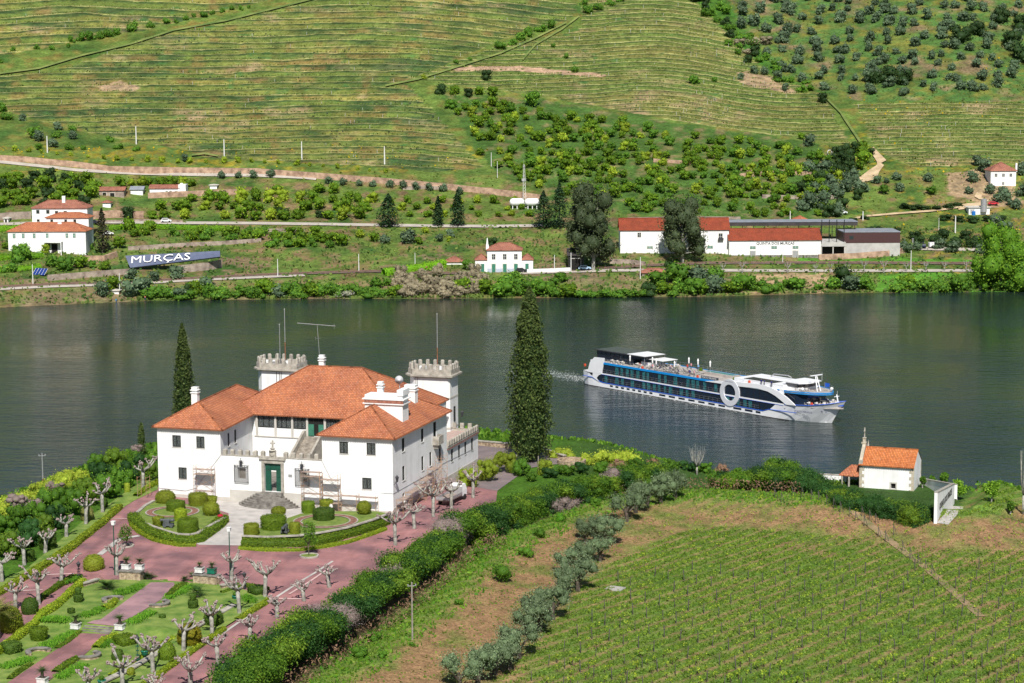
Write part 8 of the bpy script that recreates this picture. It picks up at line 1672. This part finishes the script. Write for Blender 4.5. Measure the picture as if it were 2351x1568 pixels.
rows([(1560,-30),(1640,-20),(1720,80),(1800,165),(1895,210),(1870,235),(1790,190),(1700,135),(1610,40)],26,17,['bush','weed','bush','oak'],(22,38),'green scrub tree in the ravine at the vineyard edge','scrub tree','scrub trees in the ravine',.45,.05)
rows([(1925,345),(2000,350),(1990,395),(1900,420),(1905,375)],28,16,['oak','citrus','oak'],(30,46),'dark leafy tree left of the sandy track','tree','leafy trees left of the sandy track',.4,.0)
rows([(0,255),(110,275),(230,320),(420,350),(440,372),(0,345)],40,22,['weed','bush','olive'],(20,40),'shrubby tree at the left foot of the terraces','shrub tree','shrubby trees at the foot of the terraces',.45,.25)
rows([(970,205),(1130,210),(1160,232),(985,225)],30,14,['citrus','oak'],(24,36),'leafy tree in the cluster at the terrace edge','tree','tree cluster at the terrace edge',.4,.1)
for i in range(26):
    x=33+i*34+rnd.uniform(-6,6); y=np.interp(x,[0,113,251,420,588,738,888],[344,352,366,374,372,382,396]); far('ycitrus',x,y+1,rnd.uniform(9,21),'small yellow green bush in the row above the long stone wall','bush','yellow bushes above the stone wall')
for i,x in enumerate([756,790,826,856,893,925,955,986,1018,1055,583,620,548,510]): far('olive',x,np.interp(x,[500,620,756,893,1018,1060],[410,408,423,431,440,447]),rnd.uniform(22,28),'olive under the long stone wall, '+(ORD[sorted([756,790,826,856,893,925,955,986,1018,1055,583,620,548,510]).index(x)]),'olive tree','olives under the stone wall')
for x,y,w_ in [(165,93,22),(185,90,28),(207,88,30),(228,84,30),(250,80,30),(268,76,26),(302,66,38),(345,58,24),(382,50,22),(405,48,16),(426,42,18),(445,36,16),(468,35,22),(488,29,16),(511,25,16),(531,19,18),(554,19,16),(572,15,12),(85,108,18),(120,110,18),(158,105,14),(3,140,16),(30,112,14)]: far('bush',x,y+4,w_,'shrubby tree in the line on the upper left terraces, '+('left' if x<200 else 'middle' if x<360 else 'right')+' part','tree','tree line on the upper left terraces',1.15)
for x,y,w_,k in [(1222,245,42,'weed'),(1115,182,34,'oak'),(1148,112,34,'bush'),(1178,104,26,'bush'),(1195,92,34,'bush'),(1215,82,34,'bush'),(1240,72,34,'bush'),(1262,66,34,'bush'),(1048,145,18,'bush'),(1078,138,15,'bush'),(1270,108,16,'bush'),(1298,134,20,'bush'),(1318,165,26,'bush'),(1594,192,32,'bush'),(1640,187,20,'bush'),(1700,182,20,'olive'),(1732,170,26,'olive'),(1755,172,28,'olive'),(1785,185,32,'olive'),(1802,208,24,'olive'),(1890,235,34,'oak'),(1350,30,34,'bush'),(1375,22,30,'bush'),(1400,12,30,'bush'),(1340,12,26,'bush'),(1425,4,24,'bush'),(974,182,16,'ycitrus'),(1858,335,36,'olive'),(1840,320,22,'citrus')]: far(k,x,y,w_,('tall' if w_>32 else 'small')+' solitary tree on the terraced hillside, '+('left' if x<1150 else 'centre' if x<1500 else 'right')+' part, '+('high' if y<100 else 'middle' if y<190 else 'low')+' on the slope','tree','solitary trees on the terraced hillside',1.2 if (x,y)==(1222,245) else 1.)
for x,y,w_ in [(2040,185,52),(2075,190,46),(2010,190,40),(2210,95,60),(2240,80,50),(2320,110,64),(2345,70,60),(2300,50,50),(2350,140,60)]: far('oak',x,y,w_,'large dark cork oak among small olives, '+('centre' if x<2100 else 'upper right')+' of the slope','oak','dark cork oaks on the right slope',.95)
for x,y,w_,zs in [(1700,100,34,.7),(1730,98,40,.7),(1760,96,38,.7),(1715,118,30,.6)]: far('reed',x,y+6,w_,'pale dry reed clump at the top of the ravine','reeds','dry reeds in the ravine',zs)
# right, near the silo
for x,y,w_ in [(2080,478,36),(2100,480,34),(2125,482,32),(2150,482,30),(2175,478,34),(2200,474,28),(2170,505,40),(2200,508,38),(2235,510,40),(2270,508,38),(2300,505,30),(1960,508,26),(1985,503,26)]: far('oak',x,y,w_,'clipped dark hedge bush around the water ponds','hedge bush','hedge bushes around the ponds',.5)
for x,y,w_ in [(2110,560,34),(2150,565,44),(2190,568,44),(2230,570,40),(2165,548,40),(2215,550,40),(2100,548,34),(2060,535,24),(2245,560,36),(2020,535,30),(1995,533,26),(2040,538,22)]: far('oak',x,y,w_,'dark hedge tree behind the parked cars','hedge tree','hedge trees behind the parked cars',.8)
for x,y,w_ in [(2080,580,40),(2105,575,30),(2155,572,34),(2185,580,38),(2250,582,30),(2310,460,40),(2330,480,36),(2290,465,34),(2270,445,32),(2350,450,44),(2260,395,44),(2245,380,34),(2235,418,36),(2345,400,40),(2290,520,40),(2310,540,44),(2225,445,26),(2065,440,30)]: far('olive',x,y,w_,'rounded olive '+('beside the parked cars' if y>560 else 'around the hill house' if y<470 and x>2220 else 'near the water ponds'),'olive tree','rounded olives near the car park')
# riverside scrub all along the shore
x=344
while x<2400:
    sh=float(shore(x)); 
    dense=1 if x<1300 or 1480<x<1720 or x>2080 else .45
    if 1330<x<1480:
        far('bush',x,sh-1,rnd.uniform(40,52),'low trimmed looking green mass on the river edge','riverside bush','green mass of the river edge',.62)
        x+=20; continue
    if rnd.random()<dense:
        k='bush' if rnd.random()<.7 else rnd.choice(['oak','weed','olive','citrus','weed','citrus'])
        if 925<x<1110: k='reed'
        far(k,x,sh-2-rnd.uniform(0,12),rnd.uniform(34,62),'riverside shrub on the far waterline, '+('far left' if x<650 else 'left' if x<900 else 'below the station' if x<1330 else 'below the winery' if x<1750 else 'right'),'riverside bush','riverside shrubs on the far shore',rnd.uniform(.7,1.05))
    x+=rnd.uniform(13,20)
for x,y,w_,k,zs in [(1150,670,74,'bush',.8),(1200,674,80,'bush',.8),(1180,650,60,'bush',.7),(1260,660,60,'bush',.8),(1290,645,40,'weed',.8),(1060,672,54,'citrus',.9),(1640,645,60,'bush',.9),(1560,650,80,'bush',1.0),(1510,660,60,'weed',.9),(1600,655,70,'olive',.9),(1540,625,40,'oak',.9),(1935,655,60,'oak',1.1),(1975,655,54,'bush',1.1),(1950,665,60,'olive',.8),(1810,660,30,'weed',.9),(1880,665,26,'weed',.8),(1790,665,26,'bush',1.1),(690,670,60,'bush',.9),(720,672,60,'bush',.8),(560,675,50,'bush',.9),(600,670,40,'weed',.8),(330,668,50,'olive',.9),(305,680,60,'olive',.9),(260,668,44,'citrus',1.1),(235,680,46,'olive',1.1),(355,645,36,'olive',.9),(405,640,44,'olive',.9),(300,640,36,'olive',.9),(790,680,50,'flow',.6),(470,655,40,'weed',.8),(440,665,40,'bush',.8),(860,660,40,'weed',.8),(890,655,36,'bush',.8)]: far(k,x,y,w_,('grey green' if k=='olive' else 'leafy')+' broad shrub between railway and river, '+('far left' if x<420 else 'left' if x<800 else 'near the station' if x<1350 else 'below the winery' if x<1750 else 'at right'),'shrub','broad shrubs between railway and river',zs)
for i in range(34):
    x=905+i*6.2+rnd.uniform(-3,3); far('reed',x,rnd.uniform(632,672),rnd.uniform(24,40),'dry straw coloured reed clump left of the station','reeds','dry reeds left of the station',rnd.uniform(.8,1.3))
for i,(x,y,w_,k) in enumerate([(885,560,32,'olive'),(932,560,48,'olive'),(962,560,26,'citrus'),(1008,555,26,'olive'),(1035,545,26,'olive'),(978,535,22,'ycitrus'),(1030,555,18,'ycitrus'),(827,545,28,'ycitrus'),(860,555,30,'citrus'),(1130,565,30,'oak'),(1075,620,34,'weed'),(650,500,36,'oak'),(735,500,26,'oak'),(293,500,40,'oak'),(150,620,60,'bush'),(185,615,40,'citrus'),(120,612,50,'bush'),(50,600,60,'bush'),(20,625,44,'bush'),(238,620,30,'citrus'),(213,615,26,'weed'),(105,582,32,'ycitrus'),(280,570,40,'citrus'),(15,572,22,'citrus'),(36,576,20,'weed'),(55,576,26,'weed'),(72,576,22,'weed'),(165,575,26,'bush'),(182,575,22,'bush'),(202,573,26,'bush')]): far(k,x,y,w_,{'olive':'grey green','citrus':'green','ycitrus':'yellow green','oak':'dark','bush':'bushy','weed':'light green'}[k]+' garden tree '+('beside the estate house' if x<240 else 'near the banner' if x<500 else 'on the middle terraces' if x<800 else 'on the slope above the station'),'tree','garden trees of the far bank',1.7 if x in (165,182,202) else 1.0)
def fhedge(pts,w_,h,m,label,leaf=.5): 
    hedge('vine_trellis',[fp(*p) for p in pts],w_,h,m,label,'vines',leaf,2.6,zf=None)
fhedge([(250,527),(350,524),(430,527),(550,530)],3.5,1.9,F_vine,'bright green trellised vines below the estate road'); fhedge([(-20,531),(40,529),(88,528)],4,2.2,F_vine,'bright green vines left of the estate house'); fhedge([(-20,598),(60,592),(98,590)],6,1.8,F_vine,'bright green creeper bank below the estate house'); fhedge([(880,632),(960,622),(1020,612)],4.5,2.6,F_vine,'bright green vine pergola left of the station'); fhedge([(-20,625),(50,620),(90,615)],5,1.4,F_vine,'green creeper patch left of the solar panels')
# notable trees
def conifer(px,yb,yt,w_,label,m=F_fcon,n=1500,seed=1,ragged=.35,name='conifer_tree',leaf=1.0):
    p=fp(px,yb); s=scl(p); h=(yb-yt)/s; r=w_/s/2; e=empty(name,p,0,label,'conifer'); MB().tube([(0,0,-.5),(0,0,h*.9)],[.45,.1],7).obj('trunk',M_dbark,e); R=np.random.RandomState(seed); t=R.rand(n)**.9; z=h*(.08+.92*t); tier=.75+.25*np.abs(np.sin(z*1.1+R.normal(size=n)*.2)); a=R.rand(n)*6.283; pr=np.interp(t,[0,.1,.5,.85,1],[.7,1,.75,.3,.02])
    lump=1+ragged*(vnoise(a*1.6+5,z*.5,seed)-.5)*2; rr=r*pr*tier*lump*R.uniform(.35,1.05,n); c=np.stack([rr*np.cos(a),rr*np.sin(a),z-rr*.12],1); nn=np.stack([np.cos(a)*.4,np.sin(a)*.4,np.ones(n)],1); leafobj('crown',leaves(c,nn,leaf,.3,.6,R),m,e)
conifer(892,520,445,66,'broad dark conifer on the grass left of two slimmer ones',n=1700,seed=1); conifer(1006,519,450,36,'slim dark conical conifer in the middle of the bank',n=1100,seed=2); conifer(1051,520,436,42,'tall dark columnar conifer beside the slim conical one',n=1500,seed=3); conifer(236,580,478,42,'tall sparse conifer beside the estate house',foliage('sparse_spruce',(.03,.035,.02),(.10,.09,.05)),1300,4)
conifer(1285,524,420,62,'dark cedar right of the lattice mast, taller one',n=1700,seed=5); conifer(1248,524,438,56,'dark cedar right behind the white gas tanks',n=1500,seed=6)
def bigtree(px,yb,yt,w_,m,label,n,seed,leaf=.95,name='eucalyptus_tree',cat='eucalyptus',bark=M_bark,lobes=16,z0=.2,sqz=1.1):
    p=fp(px,yb); s=scl(p); h=(yb-yt)/s; r=w_/s/2; q=random.Random(seed); e=empty(name,p,0,label,cat); t=MB(); bl=[]
    t.tube([(0,0,-.5),(.3,0,h*.3),(-.2,.2,h*.75)],[.75,.55,.2],8)
    for i in range(lobes):
        zf_=z0+(.95-z0)*(i+.5)/lobes; a=q.uniform(0,6.3); d=r*q.uniform(.2,.72)*(1.15-.5*zf_); c=(math.cos(a)*d,math.sin(a)*d,h*zf_); bl.append((*c,r*q.uniform(.28,.46),1,1,sqz)); t.tube([(0,0,h*max(.15,zf_-.2)),(c[0]*.6,c[1]*.6,c[2]-.8),c],[.25,.15,.06],5)
    t.obj('trunk',bark,e); leafobj('crown',blobs(bl,n,leaf,jit=.8,shell=(.35,1.15),core=.72,asp=.55,lump=.25),m,e)
bigtree(1362,622,425,118,F_euc,'huge dark eucalyptus left of the winery wing',11000,1,.8,lobes=30); bigtree(1325,616,470,60,F_euc,'smaller dark eucalyptus leaning on the huge one',3500,3,.8); bigtree(1566,604,462,112,F_euc,'dark eucalyptus in front of the winery wing',9500,2,.8,lobes=28)
bigtree(2296,664,520,150,F_pop,'large bright green poplar at the right river edge',9000,4,.9,'poplar_tree','poplar',lobes=22,z0=.1); bigtree(2352,664,560,90,F_pop,'second green poplar cut by the right photo edge',1800,5,.9,'poplar_tree','poplar',z0=.1); bigtree(2250,664,590,60,F_pop,'smaller green poplar at the left foot of the large one',1200,6,.8,'poplar_tree','poplar',z0=.1)
# pollards along the river road
for i,(a,b,h) in enumerate([(815,346,40),(912,347,45),(1145,347,42),(1287,349,38),(1362,347,40),(1450,346,36),(1535,345,50),(1635,345,48),(1750,343,40),(1850,342,42),(1945,340,40),(2055,338,42)]):
    D=Z3(a,b); p=fp(*D); hh=h/2.222/scl(p)*1.25; e=empty('pollarded_tree',p,rnd.uniform(0,6),'pale pollarded tree along the far river road, '+ORD[i],'pollarded tree','pollards on the far river road'); t=MB(); t.tube([(0,0,-.3),(0,0,hh*.5)],[.22,.18],6)
    for k in range(6): a_=k*1.05+rnd.random()*.4; t.tube([(0,0,hh*.45),(math.cos(a_)*hh*.25,math.sin(a_)*hh*.25,hh*.75),(math.cos(a_)*hh*.33,math.sin(a_)*hh*.33,hh)],[.13,.09,.05],5)
    t.obj('trunk',M_bark,e)
# vine rows on the terraces: too many to count
def vinerows():
    C_=[];N_=[]
    P_=[];
    for zone,pol,sp in (('A',POLA,13.6),('U',POLU,16.),('B',POLB,9.4),('C',POLC,8.4)):
        for n in range(-14,50):
            xs_=np.arange(-60,2420,2.1); ph=n+.93; ys_=phase_inv(xs_,ph,zone); k=inpoly(xs_,ys_,pol)&(ys_>-25)
            gap=vnoise(xs_/22.+n*13,np.full_like(xs_,n*1.7),77)>.22; k&=gap&(NR.rand(len(xs_))<.82)
            if not k.any(): continue
            X_,Y_,Z_=farP(xs_[k]+NR.uniform(-1,1,k.sum()),ys_[k]+NR.uniform(-.5,.5,k.sum())); C_.append(np.stack([X_,Y_,Z_+.75],1))
            kk=k&(NR.rand(len(xs_))<.045)
            if kk.any(): X_,Y_,Z_=farP(xs_[kk],ys_[kk]); P_.append(np.stack([X_,Y_,Z_],1))
    c=np.vstack(C_); v=leaves(c,np.tile([[0,-1.,.5]],(len(c),1)),.85,.5,.8); o=leafobj('terrace_vine_rows',v,foliage('terrace_vine',(.05,.09,.015),(.16,.22,.04))); tag(o,'thin green vine rows along the edges of the hillside terraces','vine rows',kind='stuff')
    P=np.vstack(P_); NR.shuffle(P); m=MB(); m.box(-.09,.09,-.09,.09,-.3,1.9); src=m.obj('trellis_post',mat('grey_post',(.42,.41,.36),.8,.1,1))
    for q in P[:220]: place(src,tuple(q),0,1.,'thin pale trellis post on the hillside terraces','trellis post','trellis posts on the terraces')
    bpy.data.objects.remove(src)
vinerows()
def fscat(n,cond,size,m,label,name,cat='scrub',h=.5,seed=1,asp=.8):
    R=np.random.RandomState(seed); U_=R.uniform(-60,2420,n*4);V_=R.uniform(-20,700,n*4); V_=np.minimum(V_,shore(U_)-1); k=cond(U_,V_,R); U_=U_[k][:n];V_=V_[k][:n]; X_,Y_,Z_=farP(U_,V_); c=np.stack([X_,Y_,Z_+h],1); nn=R.normal(size=(len(c),3))*[.6,.6,.3]+[0,-.6,.5]; o=leafobj(name,leaves(c,nn,size,.4,asp,R),m); tag(o,label,cat,kind='stuff')
fscat(20000,lambda u,v,R:(v>520)&(R.rand(len(u))<fbm(u/40,v/20,61)*1.2-.25),1.3,foliage('bank_scrub_leaf',(.04,.10,.02),(.17,.23,.05)),'low scrub covering the far river bank','river_bank_scrub',h=.5)
fscat(11000,lambda u,v,R:(v>395)&(v<600)&(R.rand(len(u))<fbm(u/30,v/14,62)*1.3-.45),1.1,foliage('terrace_scrub_leaf',(.06,.12,.02),(.20,.24,.05)),'rough grass and weeds on the lower far terraces','terrace_scrub',h=.35,seed=2)
fscat(9000,lambda u,v,R:(u>1560)&(v<420)&(inpoly(u,v,[(1560,-40),(2500,-40),(2500,232),(1960,232),(1880,212),(1760,130)])|((v>355)&(u>1900)))&(R.rand(len(u))<fbm(u/30,v/14,63)*1.4-.45),1.3,foliage('gorse_leaf',(.05,.11,.03),(.22,.24,.05)),'low scrub between the olives on the right slope','slope_scrub',h=.4,seed=3)
fscat(1500,lambda u,v,R:(((u>1950)&(v>225))|((v>330)&(v<398)&(u<1200))|((u>2250)&(v>130)))&(v<545)&(fbm(u/60,v/22,64)>.55),1.0,foliage('yellow_broom',(.42,.30,.01),(.70,.52,.02)),'yellow broom flowers on the slopes','yellow_flowers','flowers',h=.5,seed=4)
fscat(3600,lambda u,v,R:(u>130)&(u<1150)&(v<345)&(fbm(u/70,v/9,65)>.62)&inpoly(u,v,POLA),1.2,foliage('dark_bramble',(.015,.03,.018),(.07,.10,.05)),'dark bramble patches on the terrace banks','bramble',h=.45,seed=5,asp=.6)
for L in SRC.values():
    for o in L: bpy.data.objects.remove(o)
